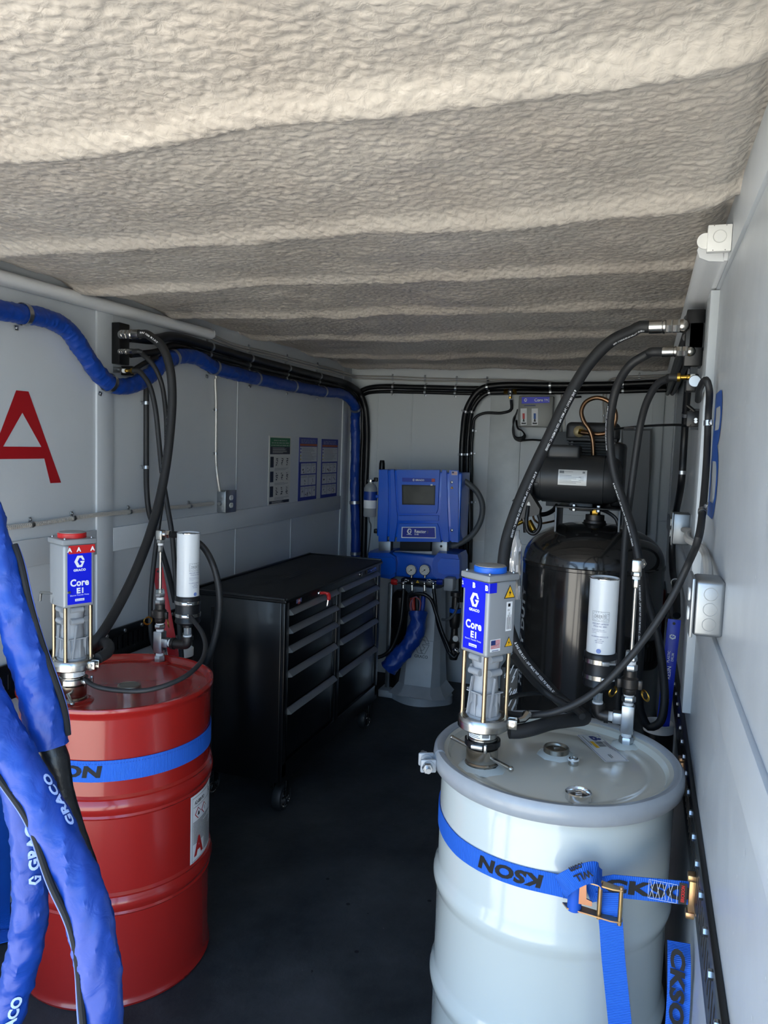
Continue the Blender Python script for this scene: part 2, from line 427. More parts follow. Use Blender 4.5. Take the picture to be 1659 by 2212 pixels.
# red letter A painted on the wall
fa = plane((XL, 2.16, 1.497), (0, 1, 0), (0, 0, 1)); gA = G()
fa = plane((XL+0.0012, 2.14, 1.497), (0, 1, 0), (0, 0, 1))
Hh = 0.325
def strk(p, q, wd): return [(p[0]-wd/2, p[1]), (p[0]+wd/2, p[1]), (q[0]+wd/2, q[1]), (q[0]-wd/2, q[1])]
gA.flat([(-0.185, 0), (-0.130, 0), (-0.101, 0.090), (-0.087, 0.132), (-0.001, Hh-0.075), (-0.001, Hh), (-0.028, Hh)], fa)
gA.flat([(0.130, 0), (0.185, 0), (0.028, Hh), (-0.001, Hh), (-0.001, Hh-0.075), (0.087, 0.132), (0.101, 0.090)], fa)
gA.flat([(-0.101, 0.090), (0.101, 0.090), (0.087, 0.132), (-0.087, 0.132)], fa)
o = gA.build('painted_letter', mat('letter_red', '#a3141c', 0.4), wl, smooth=False); o['label'] = 'large red painted letter A'

# back wall
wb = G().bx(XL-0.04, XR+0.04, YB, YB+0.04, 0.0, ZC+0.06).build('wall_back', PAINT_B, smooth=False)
tag(wb, 'grey painted front bulkhead wall behind the machine', kind='structure')
G().bx(-1.03, -0.815, YB-0.012, YB+0.001, 0.0, 2.13, bev=0.003).build('galvanised_panel', mat('galvanised_sheet', '#b4b9ba', 0.5, 0.12, noise=(9, 0.95, '#d2d6d6'), rvar=0.1), wb)
for x in (-1.86, -1.60): G().bx(x, x+0.012, YB-0.004, YB+0.001, 0.0, 2.1, bev=0.0015).build('panel_seam', PAINT_B, wb)
for z in (0.30, 1.02, 1.24): G().bx(XL, -1.03, YB-0.003, YB+0.001, z, z+0.008, bev=0.0012).build('panel_seam', PAINT_B, wb)
for z in (0.30, 1.02, 1.24): G().bx(-0.815, XR, YB-0.003, YB+0.001, z, z+0.008, bev=0.0012).build('panel_seam', PAINT_B, wb)
G().bx(0.02, 0.09, YB-0.03, YB+0.001, 0.0, 2.15, bev=0.003).build('batten', PAINT_B, wb)

# right wall
PAINT_R = mat('grey_right_wall_paint_dimmed', '#aaafb3', 0.34, bump=(22, 0.14, 0.004), noise=(2.2, 0.9, '#b2b7bb'), rvar=0.12)  # wall grey kept darker in colour to offset strong daylight near the opening
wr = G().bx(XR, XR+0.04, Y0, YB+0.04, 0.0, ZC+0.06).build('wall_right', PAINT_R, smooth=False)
tag(wr, 'grey painted right wall with raised battens', kind='structure')
G().bx(XR-0.022, XR+0.002, 2.27, 2.42, 0.955, 2.12, bev=0.002).build('batten', TRIMW, wr)
for y0, y1 in ((Y0, 2.269), (2.421, YB)): G().bx(XR-BT, XR+0.002, y0, y1, 1.203, 1.302, bev=0.003).build('batten', PAINT_R, wr)
for y0, y1 in ((3.70, 3.80), (5.12, 5.22)): G().bx(XR-BT, XR+0.002, y0, y1, 1.303, 2.12, bev=0.003).build('batten', PAINT_R, wr)
G().bx(XR-BT, XR+0.002, Y0, YB, 2.122, 2.25, bev=0.003).build('batten', PAINT_R, wr)
# chipped paint flecks low on the right wall
gc = G(); rs = random.Random(3)
for k in range(70):
    y = rs.uniform(0.5, 2.2); z = rs.uniform(0.6, 1.9); s_ = rs.uniform(0.0012, 0.004); e_ = rs.choice((1, 1, 1.5, 4))
    n_ = 6; gc.flat([(y+s_*math.cos(i*2*PI/n_)*rs.uniform(.6, 1.1), z+s_*e_*math.sin(i*2*PI/n_)*rs.uniform(.6, 1.1)) for i in range(n_)], lambda a, b: V((XR-0.0006, a, b)))
o = gc.build('paint_flecks', mat('pale_fleck', '#d6dadc', 0.5), wr, smooth=False); o['kind'] = 'stuff'
# blue letter B
gB = G(); fb = plane((XR-0.0012, 2.045, 1.525), (0, -1, 0), (0, 0, 1))
def dshape(y0, y1, w0, w1, t):
    h = (y1-y0)/2; cy = (y0+y1)/2
    out = [(w0, y0), (w1-h, y0)]+[(w1-h+h*math.cos(a), cy+h*math.sin(a)) for a in np.linspace(-PI/2, PI/2, 15)][1:-1]+[(w1-h, y1), (w0, y1)]
    hi = h-t
    inn = [(w0+t, y0+t), (w1-h, y0+t)]+[(w1-h+hi*math.cos(a), cy+hi*math.sin(a)) for a in np.linspace(-PI/2, PI/2, 15)][1:-1]+[(w1-h, y1-t), (w0+t, y1-t)]
    return out, inn
for (a, b, wx) in ((0.0, 0.1775, 0.115), (0.1775, 0.31, 0.105)):
    o_, i_ = dshape(a, b, -0.105, wx, 0.038)
    n_ = len(o_)
    for k in range(n_):
        k2 = (k+1) % n_; gB.flat([o_[k], o_[k2], i_[k2], i_[k]], fb)
o = gB.build('painted_letter', mat('letter_blue', '#1d4f9f', 0.4), wr, smooth=False); o['label'] = 'large blue painted letter B'

# outside: sunlit yard behind the open rear doors
gm = mat('pale_concrete_yard', '#aeaaa0', 0.9, noise=(0.6, 0.9, '#bcb7ac'), bump=(8, 0.3, 0.01))
gd = G().bx(-60, 60, -80, 60, -0.72, -0.62).build('ground', gm, smooth=False); tag(gd, 'pale concrete yard outside the trailer', kind='structure')
# ------------------------------------------------------------------ steel drums
CA, CB = V((-1.553, 2.004, 0)), V((-0.174, 1.948, 0))
DR = 0.288
def bead(z, h, w_, r=DR):   # rolled hoop profile around z
    return [(r, z-w_), (r+h*0.25, z-w_*0.72), (r+h*0.85, z-w_*0.3), (r+h, z), (r+h*0.85, z+w_*0.3), (r+h*0.25, z+w_*0.72), (r, z+w_)]
def bead2(z, h, w_): return [(DR, z-w_), (DR+h*.5, z-w_*.8), (DR+h*.25, z-w_*.62), (DR+h*.7, z-w_*.35), (DR+h, z), (DR+h*.7, z+w_*.35), (DR+h*.25, z+w_*.62), (DR+h*.5, z+w_*.8), (DR, z+w_)]
LIDZ = 0.885
REDP = mat('red_drum_enamel', '#9c1f1a', 0.25, coat=0.5, bump=(5, 0.05, 0.01))
dA = thing('steel_drum', 'red closed-head steel drum with a blue strap and a white A label', 'drum', CA)
g = G(); prof = [(0, 0.012), (DR-.012, 0.012), (DR-.004, 0.0), (DR+.004, 0.002), (DR+.007, 0.010), (DR+.002, 0.020), (DR, 0.03)]
prof += bead2(0.322, 0.0125, 0.036)+bead2(0.615, 0.0125, 0.036)
prof += [(DR, 0.872), (DR+.002, 0.884), (DR+.009, 0.891), (DR+.0105, 0.899), (DR+.008, 0.906), (DR+.002, 0.907), (DR-.004, 0.902), (DR-.006, 0.893), (DR-.012, 0.886), (DR-.03, LIDZ), (DR-.05, LIDZ+.003), (DR-.06, LIDZ), (0, LIDZ)]
g.lathe(CA, prof, 96); g.build('shell', REDP, dA)
def bung(parent, c, r, h, m, rim=None, open_=False):
    g = G(); z = LIDZ
    if open_:
        g.lathe((c[0], c[1], z), [(r, 0), (r, h), (r*.93, h+.002), (r*.86, h), (r*.82, h-.006), (r*.3, h-.006), (0, h-.006)], 32)
        o = g.build('bung', m, parent)
        G().box((c[0], c[1], z+h-.003), (r*.5, r*.32, .008), rotz(.4), .002).build('bung_bridge', m, o)
    else:
        g.lathe((c[0], c[1], z), [(r, 0), (r, h*.6), (r*.96, h*.92), (r*.9, h), (r*.8, h), (r*.78, h-.001), (0, h-.001)], 32)
        o = g.build('bung', m, parent)
    return o
BUNGM = mat('dull_nickel_bung', '#9c968a', 0.3, 0.95)
bung(dA, (-1.502, 1.991), 0.037, 0.013, BUNGM); bung(dA, (-1.742, 2.11), 0.017, 0.014, BUNGM)
# raised ring around the pump bung and the inlet bung
for c, r in (((-1.582, 1.827), .052), ((-1.584, 2.27), .030)):
    G().lathe((c[0], c[1], LIDZ-.001), [(r+.012, 0), (r+.010, .003), (r, .005), (r-.004, .009), (r-.012, .009), (r-.012, 0)], 36).build('bung_flange', REDP, dA)
# white hazard label with a red A
aL = math.radians(-5); LW, LH, LZ = 0.165, 0.222, 0.352
fn = cylmap(CA, DR, aL, LZ, 0.0012); fn2 = cylmap(CA, DR, aL, LZ, 0.0022); fn3 = cylmap(CA, DR, aL, LZ, 0.0030)
g = G(); g.rect(0, 0, LW, LH, fn, 14); lb = g.build('hazard_label', mat('label_paper', '#e9e9ea', 0.5), dA); lb['label'] = 'white chemical label with red letter A'
g = G()
def outline(g, u0, v0, u1, v1, t, f, nu=12):
    g.rect(u0, v0, u1, v0+t, f, nu); g.rect(u0, v1-t, u1, v1, f, nu); g.rect(u0, v0, u0+t, v1, f); g.rect(u1-t, v0, u1, v1, f)
outline(g, .008, .008, LW-.008, LH-.008, .0012, fn2)
g.text('A2-000-PO', .050, .196, fn2, h=.012, w=.062, bold=.02); g.rect(.014, .182, .150, .1832, fn2, 8)
rs = random.Random(5)
for i in range(26):
    v = .018+i*.0046
    if v > .136: break
    g.rect(.012 if v > .088 else (.080 if v < .060 else .012), v, .072+.07*rs.random() if v > .088 else .150, v+.0016, fn2, 6)
g.text('R', .128, .197, fn2, h=.018, bold=.02)
g.mi(1)
for cu in (.040, .080):
    s_ = .019; g.flat([(cu-s_, .158), (cu, .158-s_), (cu+s_, .158), (cu, .158+s_)], fn2)
g.mi(2)
for cu in (.040, .080):
    s_ = .0155; g.flat([(cu-s_, .158), (cu, .158-s_), (cu+s_, .158), (cu, .158+s_)], fn3)
g.mi(0); fn4 = cylmap(CA, DR, aL, LZ, 0.0038); g.flat([(.034, .152), (.046, .152), (.046, .158), (.042, .166), (.037, .163)], fn4); g.rect(.0785, .152, .0815, .166, fn4)
g.mi(1); g.text('A', .046, .052, fn3, h=.060, w=.056, bold=.045)
g.build('label_print', [PRINTK, mat('print_red', '#b3231f', 0.5), PRINTW], lb, smooth=False)

GREYP = mat('pale_grey_drum_enamel', '#c9d0cc', 0.2, coat=0.6, bump=(5, 0.05, 0.01))
RINGP = mat('grey_ring_enamel', '#a3a8ad', 0.3, coat=0.3, noise=(40, 0.95, '#9ba0a5'))
dB = thing('steel_drum', 'pale grey open-head steel drum with a bolted closing ring', 'drum', CB)
prof = [(0, 0.012), (DR-.012, 0.012), (DR-.004, 0.0), (DR+.004, 0.002), (DR+.007, 0.010), (DR+.002, 0.020), (DR, 0.03)]
prof += bead(0.315, 0.011, 0.040)+bead(0.585, 0.011, 0.040)
prof += [(DR, 0.835), (DR-.002, 0.85), (DR-.006, 0.862), (DR-.006, 0.893)]
G().lathe(CB, prof, 96).build('shell', GREYP, dB)
prof = [(DR+.004, 0.900), (DR-.004, 0.906), (DR-.014, 0.902), (DR-.022, 0.888), (DR-.032, LIDZ), (DR-.045, LIDZ+.002), (DR-.058, LIDZ+.001), (DR-.063, LIDZ-.002), (DR-.075, LIDZ-.002), (DR-.08, LIDZ), (0, LIDZ)]
lid = G().lathe(CB, prof, 96).build('lid', mat('pale_grey_lid_enamel', '#cccbbf', 0.2, coat=0.6), dB)
# closing ring: C-section band with a gap, lugs and bolt at the front left
a_l = math.radians(203)
ring = [(0.291, 0.868), (0.303, 0.868), (0.309, 0.874), (0.311, 0.890), (0.309, 0.906), (0.302, 0.914), (0.292, 0.914), (0.284, 0.908), (0.284, 0.902), (0.29, 0.900)]
g = G(); N = 120; vs = []; n = len(ring)
for i in range(N+1):
    a = a_l+0.02+(2*PI-0.04)*i/N
    for r, z in ring: vs.append(V((CB.x+r*math.cos(a), CB.y+r*math.sin(a), z)))
fs = [(i*n+k, (i+1)*n+k, (i+1)*n+(k+1) % n, i*n+(k+1) % n) for i in range(N) for k in range(n)]+[tuple(range(n)), tuple(range(N*n+n-1, N*n-1, -1))]
g.add(vs, fs); rg = g.build('closing_ring', RINGP, dB)
er = V((math.cos(a_l), math.sin(a_l), 0)); et = V((-math.sin(a_l), math.cos(a_l), 0))
Rl = Matrix((er, et, V((0, 0, 1)))).transposed()
for s_ in (-1, 1):
    c = CB+er*0.329+et*(0.021*s_)+V((0, 0, 0.884))
    g = G().box(c, (0.040, 0.010, 0.034), Rl, .004).cyl(c-et*.008, c+et*.008, .015, n=18)
    g.build('ring_lug', RINGP, dB)
pB = CB+er*0.333+V((0, 0, 0.884))
g = G().cyl(pB-et*0.062, pB+et*0.055, 0.0065, n=14); bo = g.build('ring_bolt', ZINC, dB)
G().hexn(pB+et*0.028, pB+et*0.042, 0.0135).build('nut', ZINC, bo); G().hexn(pB-et*0.044, pB-et*0.031, 0.0135).build('nut', ZINC, bo)
bung(dB, (-0.177, 1.999), 0.033, 0.020, BUNGM, open_=True)
bung(dB, (-0.101, 1.76), 0.030, 0.016, CHROME, open_=True)
for c, r in (((-0.177, 1.999), .036), ((-0.006, 2.141), .026), ((-0.341, 1.85), .048)):
    G().lathe((c[0], c[1], LIDZ-.001), [(r+.016, 0), (r+.012, .004), (r+.003, .007), (r, .009), (r-.008, .009), (r-.008, 0)], 8, ph=.3).build('bung_flange', GREYP, dB)
# paper label on the lid
pts = [V((-0.139, 2.163, 0)), V((-0.078, 2.201, 0)), V((0.002, 2.028, 0)), V((-0.053, 1.998, 0))]
u = (pts[3]-pts[0]); Wd = u.length; u.normalize(); v_ = V((-u.y, u.x, 0)); Hd = 0.066
f1 = plane((pts[0].x, pts[0].y, LIDZ+.0008), u, v_); f2 = plane((pts[0].x, pts[0].y, LIDZ+.0014), u, v_); f3 = plane((pts[0].x, pts[0].y, LIDZ+.0020), u, v_)
lb = G().rect(0, 0, Wd, Hd, f1).build('drum_label', mat('label_paper2', '#dfe0de', 0.4), dB, smooth=False); lb['label'] = 'white paper label with blue letter B and bar code'
g = G(); outline(g, .003, .003, Wd-.003, Hd-.003, .0011, f2, 1)
g.text('B', .030, .044, lambda a, b: f2(.030-(b-.044)*1.0, .044+(a-.030)*1.0) if False else f2(a, b), h=.030, w=.032, bold=.05)
x = .052
for i in range(18):
    wd = rs.choice((.0007, .0014, .0021)); g.mi(1); g.rect(x, .030, x+wd, .050, f2); x += wd+rs.choice((.0008, .0015))
for i in range(3): g.rect(.052, .053+.003*i, .052+.05+.02*rs.random(), .0542+.003*i, f2)
g.rect(.012, .012, .075, .0135, f2); g.rect(.140, .028, .165, .030, f2); g.rect(.140, .033, .160, .035, f2)
g.mi(2); g.rect(.050, .017, .095, .027, f2)
g.build('label_print', [mat('print_blue', '#26357a', 0.5), PRINTK, YELLOW], lb, smooth=False)
cp = thing('bung_plug', 'small steel plug with a white gasket lying on the pale drum lid', 'plug', (-0.129, 1.95, LIDZ))
G().lathe((-0.129, 1.95, LIDZ), [(.012, 0), (.0125, .001), (.0125, .014), (.011, .018), (.009, .018), (.008, .013), (0, .013)], 24).build('plug', STEEL, cp)
G().lathe((-0.129, 1.95, LIDZ+.012), [(.0122, 0), (.0142, .001), (.0142, .004), (.0122, .005)], 24).build('gasket', WHITE, cp)

# ------------------------------------------------------------------ rolling tool chest
TBK = mat('gloss_black_chest', '#07080b', 0.30, coat=0.12)
TBM = mat('black_ribbed_mat', '#1d1f21', 0.75, bump=(300, 0.3, 0.001))
ALU = mat('grey_drawer_trim', '#7b7e80', 0.35, 0.35)
tx0, tx1, ty0, ty1 = -1.905, -1.44, 2.972, 4.245
tb = thing('tool_chest', 'black ten-drawer rolling tool chest along the left wall', 'tool chest', ((tx0+tx1)/2, (ty0+ty1)/2, 0))
g = G().bx(tx0, tx1-.018, ty0, ty1, 0.165, 0.985, bev=.006)
g.bx(tx1-.02, tx1, ty0, ty0+.045, 0.19, 0.985, bev=.004).bx(tx1-.02, tx1, ty1-.045, ty1, 0.19, 0.985, bev=.004)
g.bx(tx1-.02, tx1, 3.570, 3.625, 0.24, 0.945, bev=.003).bx(tx1-.02, tx1, ty0, ty1, 0.165, 0.255, bev=.004)
g.bx(tx1-.02, tx1, ty0+.04, ty1-.04, 0.944, 0.985, bev=.003)
g.bx(tx0+.10, tx0+.115, ty0-.003, ty0+.001, 0.2, 0.93)
g.build('body', TBK, tb)
g = G().bx(tx0-.005, tx1+.008, ty0-.008, ty1+.008, 0.978, 0.992, bev=.004)
g.bx(tx0-.005, tx0+.012, ty0-.008, ty1+.008, 0.985, 1.008, bev=.003).bx(tx0-.005, tx1, ty0-.008, ty0+.006, 0.985, 1.002, bev=.003).bx(tx0-.005, tx1, ty1-.008, ty1+.008, 0.985, 1.006, bev=.003)
g.build('top_tray', BLACK, tb)
mt = G().bx(tx0+.012, tx1+.009, ty0+.004, ty1-.006, 0.990, 0.999, bev=.003).build('top_mat', TBM, tb)
fm = plane((tx0+.23, 3.62, 0.9993), (0, 1, 0), (-1, 0, 0))
g = G(); outline(g, -.21, -.05, .21, .05, .003, fm, 1); 
for i in range(3): g.rect(-.17, -.03+i*.024, .17, -.018+i*.024, fm)
g.build('embossed_badge', mat('mat_emboss', '#141517', 0.6), mt, smooth=False)
hz = [0.915, 0.833, 0.747, 0.636, 0.467]; lowb = [0.862, 0.776, 0.668, 0.502, 0.268]
drp = {}
for (ya, yb) in ((3.020, 3.568), (3.627, 4.197)):
    for k in range(5):
        z0, z1 = lowb[k], hz[k]+.028
        d = G().bx(tx1-.016, tx1-.003, ya+.003, yb-.003, z0+.004, z1-.004, bev=.003).build('drawer', TBK, tb)
        # sloping grip bar along the top edge
        poly = [(-.004, .0), (.006, .001), (.019, .004), (.022, .0075), (.020, .010), (.004, .026), (-.004, .029)]
        h = G().prism([(a, b) for a, b in poly], (tx1-.004, yb-.004, hz[k]-.001), (1, 0, 0), (0, 0, 1), yb-ya-.008)
        h.build('grip_bar', ALU, d)
        g = G().bx(tx1-.010, tx1-.002, yb-.045, yb-.036, z0+.008, hz[k]-.006, bev=.001); g.build('latch_edge', mat('dark_trim', '#3a3d40', .3, .8), d)
for (x, y, fr) in ((-1.485, 3.07, 1), (-1.485, 4.165, 1), (-1.86, 3.07, 0), (-1.86, 4.165, 0)):
    c = G().box((x, y, 0.158), (.075, .08, .012), None, .003)
    c.box((x+.030, y, 0.115), (.006, .04, .085), None, .002).box((x-.034, y, 0.115), (.006, .04, .085), None, .002)
    ca = c.build('caster', BLACK, tb)
    wv = G().lathe((x-.026, y, 0.064), [(0, 0), (.048, 0), (.060, .005), (.064, .014), (.064, .036), (.060, .045), (.050, .049), (.047, .046), (.044, .040), (0, .040)], 40, (1, 0, 0)).build('wheel', mat('black_caster_tyre', '#1b1d1f', .55), ca)
    g = G().torus((x+.020, y, .064), .044, .0035, (1, 0, 0), 32, 6).cyl((x+.012, y, .064), (x+.024, y, .064), .012, n=16)
    for i in range(5):
        a = 2*PI*i/5+.5; e_ = V((0, math.cos(a), math.sin(a))); g.tube([V((x+.020, y, .064))+e_*.010, V((x+.021, y, .064))+e_*.044], [.006, .0045], 6)
    g.build('wheel_cap', CHROME, ca)
fx = plane((tx1+.0006, 3.111, 0.966), (0, 1, 0), (0, 0, 1))
g = G(); g.rect(-.028, -.009, .028, .009, fx); g.mi(1); fx2 = plane((tx1+.0012, 3.111, 0.966), (0, 1, 0), (0, 0, 1)); g.rect(-.012, -.015, .012, .015, fx2); g.mi(2); fx3 = plane((tx1+.0018, 3.111, 0.966), (0, 1, 0), (0, 0, 1)); g.text('USA', 0, 0, fx3, h=.010, bold=.02)
g.build('maker_sticker', [mat('sticker_blue', '#6673a8', .5), mat('sticker_red', '#a8444a', .5), PRINTW], tb, smooth=False)
fx = plane((tx1+.006, 4.075, 0.968), (0, 1, 0), (0, 0, 1))
bd = G().box((tx1+.003, 4.075, .968), (.006, .170, .030), None, .002).build('name_badge', BLACK, tb)
g = G(); outline(g, -.082, -.0135, .082, .0135, .002, plane((tx1+.0066, 4.075, 0.968), (0, 1, 0), (0, 0, 1)), 1); fbd = plane((tx1+.0066, 4.075, 0.968), (0, 1, 0), (0, 0, 1)); rs = random.Random(12)
for k in range(11):
    x = -.068+k*.0125; g.rect(x, -.007, x+.003, .007, fbd); g.rect(x+.003, rs.choice((-.007, -.001, .004)), x+.008, rs.choice((-.004, .002, .007)), fbd)
g.build('badge_lettering', CHROME, bd, smooth=False)
lk = G().lathe((tx1-.002, 3.335, 0.962), [(.013, 0), (.013, .006), (.010, .010), (0, .010)], 20, (1, 0, 0)).build('lock', CHROME, tb)
G().lathe((tx1-.002, 3.905, 0.966), [(.012, 0), (.012, .005), (.009, .008), (0, .008)], 20, (1, 0, 0)).build('lock', CHROME, tb)
ky = thing('key', 'red-headed key hanging from the tool chest lock', 'key', (tx1+.03, 3.345, .93))
p = V((tx1+.008, 3.335, .962))
G().tube(catmull([p, p+V((.022, .004, .002)), p+V((.036, .012, -.006)), p+V((.038, .014, -.024)), p+V((.036, .010, -.034))], 5), [.007]*8+[.010]*10+[.006]*3, 8).build('grip', RED, ky)
G().tube([p+V((.036, .010, -.030)), p+V((.033, .008, -.058))], .0045, 8).ball(p+V((.033, .008, -.060)), .006).build('blade', CHROME, ky)
G().tube([p+V((-.006, 0, 0)), p+V((.012, .001, 0))], .003, 8).build('shaft', CHROME, ky)
# ------------------------------------------------------------------ transfer pumps on the drums
PGREY = mat('pump_housing_grey', '#9a9ea2', 0.36, 0.2)
CAST = mat('grey_casting', '#9a9ea3', 0.5, 0.1)
ROD = mat('champagne_steel_rod', '#b59f82', 0.25, 1.0)
DARKNI = mat('bronzed_stainless', '#a89f94', 0.22, 1.0)
LOGO = [[(-.45, 1), (.17, 1), (-.40, 0), (.17, -1), (-.45, -1), (-1, 0)],
        [(.10, 1), (.5, 1), (.95, .22), (.52, .22), (.28, .62), (-.10, .62)],
        [(.05, .06), (.95, .06), (.45, -1), (.05, -1), (-.16, -.62), (.22, -.62), (.42, -.24), (.22, -.24)]]
def logo(g, cx, cy, h, f):
    for p in LOGO: g.flat([(cx+a*h*.5*.95, cy+b*h*.5) for a, b in p], f)
def warn_tri(g, cx, cy, s, f1, f2, f3, mi):
    g.mi(mi[0]); g.flat([(cx-s, cy-s*.8), (cx+s, cy-s*.8), (cx, cy+s*.95)], f1)
    g.mi(mi[1]); k = .82; g.flat([(cx-s*k, cy-s*.8+s*.10), (cx+s*k, cy-s*.8+s*.10), (cx, cy+s*.95-s*.2)], f2)
    g.mi(mi[0]); g.flat([(cx+.05*s, cy+.35*s), (cx-.22*s, cy-.15*s), (cx-.02*s, cy-.15*s), (cx-.10*s, cy-.6*s), (cx+.22*s, cy+.02*s), (cx+.02*s, cy+.02*s)], f3)
def make_pump(loc, rz, letter, bandm, dialm, label):
    t = thing('transfer_pump', label, 'pump', loc, rz)
    s = .094; h0, h1 = .292, .476
    B = lambda g, n, m, par=t, **k: g.build(n, m, par, world=False, **k)
    B(G().lathe((0, 0, 0), [(.036, 0), (.041, .002), (.041, .012), (.038, .015), (.040, .018), (.040, .050), (.036, .054), (0, .054)], 40), 'base_collar', DARKNI)
    B(G().lathe((0, 0, 0), [(.0355, .054), (.0355, .066), (.037, .067), (.037, .076), (.035, .078), (.035, .101)], 40), 'neck', STEEL)
    B(G().lathe((0, 0, .0005), [(.0415, .001), (.0435, .003), (.0435, .006), (.0415, .008)], 40), 'seal_ring', BLACK)
    # band clamp with latch around the neck
    g = G()
    a0, a1 = math.radians(-150), math.radians(75)
    pts = [V((.0405*math.cos(a0+(a1-a0)*i/24), .0405*math.sin(a0+(a1-a0)*i/24), .064)) for i in range(25)]
    vs = []; fs = []
    for i, p in enumerate(pts):
        e_ = V((p.x, p.y, 0)).normalized()
        vs += [p+V((0, 0, -.007)), p+V((0, 0, .007)), p+e_*.004+V((0, 0, .007)), p+e_*.004+V((0, 0, -.007))]
    for i in range(24):
        for k in range(4): fs.append((i*4+k, (i+1)*4+k, (i+1)*4+(k+1) % 4, i*4+(k+1) % 4))
    fs += [(0, 1, 2, 3), (96+3, 96+2, 96+1, 96)]
    g.add(vs, fs); bc = B(g, 'band_clamp', BLACK if letter == 'B' else STEEL)
    e_ = V((math.cos(math.radians(-60)), math.sin(math.radians(-60)), 0)); R_ = rotz(math.radians(-60))
    B(G().box(e_*.048+V((0, 0, .064)), (.010, .030, .011), R_, .002).box(e_*.050+V((0, 0, .064))+V((-e_.y, e_.x, 0))*.022, (.009, .006, .020), R_, .001), 'latch', ZINC, bc)
    # serial label on the neck
    fl_ = cylmap((0, 0), .0357, math.radians(-95), .078, .0006); fl2 = cylmap((0, 0), .0357, math.radians(-95), .078, .0011)
    g = G().rect(-.012, .002, .050, .022, fl_, 10); sl = B(g, 'serial_label', PRINTW)
    g = G()
    for i in range(4): g.rect(-.009, .0045+i*.0042, -.009+.034-.004*(i % 2), .0062+i*.0042, fl2, 5)
    g.rect(.030, .006, .047, .016, fl2, 3); B(g, 'label_print', PRINTG, sl, smooth=False)
    # flange and ring clamp
    B(G().lathe((0, 0, 0), [(.035, .100), (.046, .104), (.055, .106), (.055, .128), (.050, .131), (0, .131)], 48), 'flange', STEEL)
    B(G().lathe((0, 0, 0), [(.054, .101), (.060, .1015), (.064, .105), (.0645, .117), (.064, .126), (.060, .132), (.053, .132), (.053, .128), (.057, .124), (.057, .108), (.054, .105)], 56), 'ring_clamp', STEEL)
    ac = math.radians(35+8) if letter == 'B' else math.radians(-60)
    e_ = V((math.cos(ac), math.sin(ac), 0)); q = V((-e_.y, e_.x, 0)); R_ = rotz(ac); c = e_*.072+V((0, 0, .117))
    B(G().box(c+q*.011, (.022, .007, .024), R_, .002).box(c-q*.011, (.022, .007, .024), R_, .002).cyl(c-q*.018, c+q*.018, .0045, n=12), 'clamp_lug', STEEL)
    if letter == 'B':
        c2 = c+e_*.012+q*.02
        B(G().tube([c2, c2+e_*.012+q*.012, c2+e_*.022+q*.030+V((0, 0, .008))], [.007, .009, .012], 8).ball(c2+e_*.023+q*.031+V((0, 0, .008)), .013, 10, (1, 1, .8)), 'wing_nut', STEEL)
    # gearbox casting
    g = G().lathe((0, 0, 0), [(.043, .130), (.043, .137), (.039, .138), (.037, .160), (.033, .165), (.033, .215), (.031, .228), (.034, .262), (.036, .270), (.036, .292)], 10, ph=.2)
    for a in range(0, 360, 45):
        e_ = V((math.cos(math.radians(a+10)), math.sin(math.radians(a+10)), 0)); g.box(e_*.033+V((0, 0, .165)), (.012, .0035, .055), rotz(math.radians(a+10)))
    gb = B(g, 'gearbox', CAST)
    for z, l in ((.247, .030), (.282, .026)):
        for (u_, sg) in ((V((0, -1, 0)), 1), (V((1, 0, 0)), -1), (V((-1, 0, 0)), 1)):
            c = u_*.033+V((0, 0, z)); sd = V((-u_.y, u_.x, 0)); B(G().cyl(c-sd*.020, c+sd*.016, .009, n=12), 'boss', CAST, gb)
    g = G()
    for (u_) in (V((0, -1, 0)), V((1, 0, 0)), V((-1, 0, 0))):
        sd = V((-u_.y, u_.x, 0)); c = u_*.035
        g.box(c+V((0, 0, .195)), (.052 if abs(u_.y) > .5 else .006, .006 if abs(u_.y) > .5 else .052, .003))
        g.prism([(-.020, .138), (-.017, .138), (-.004, .235), (-.007, .235)], c+u_*.001, sd, (0, 0, 1), .006)
    B(g, 'web_rib', CAST, gb)
    for sx in (-1, 1):
        for sy in (-1, 1):
            B(G().cyl((sx*.038, sy*.038, .128), (sx*.038, sy*.038, h0), .0055, n=14).cyl((sx*.038, sy*.038, .128), (sx*.038, sy*.038, .140), .0062, n=14), 'tie_rod', ROD)
    # motor housing
    B(G().box((0, 0, (h0+h1)/2), (s, s, h1-h0), None, .007, 3), 'housing', PGREY)
    B(G().box((0, 0, h1+.008), (s+.008, s+.008, .016), None, .004, 2), 'top_cover', mat('pump_cover_grey', '#92969a', .42, .2))
    for sx in (-1, 1):
        for sy in (-1, 1): B(G().lathe((sx*.040, sy*.040, h1+.016), [(.0035, 0), (.0035, .003), (.002, .005), (0, .005)], 10), 'screw', ZINC)
    dl = B(G().lathe((0, 0, h1+.016), [(.038, 0), (.040, .001), (.040, .013), (.038, .015), (.0375, .015)], 40), 'dial_ring', dialm)
    B(G().lathe((0, 0, h1+.016), [(.0378, .012), (.0378, .0158), (.036, .017), (0, .017)], 40), 'dial_cap', mat('dial_cap_grey', '#a3a3a0', .4, .3), dl)
    # side heat sink with screws
    B(G().box((0, s/2+.004, (h0+h1)/2), (s*.72, .010, (h1-h0)*.85), None, .002), 'rear_plate', BLACK)
    # face graphics
    F1 = plane((0, -s/2-.0006, 0), (1, 0, 0), (0, 0, 1)); F2 = plane((0, -s/2-.0012, 0), (1, 0, 0), (0, 0, 1)); F3 = plane((0, -s/2-.0018, 0), (1, 0, 0), (0, 0, 1))
    g = G().rect(-.036, .302, .036, .456, F1); lb_ = B(g, 'name_plate', GBLUE, smooth=False)
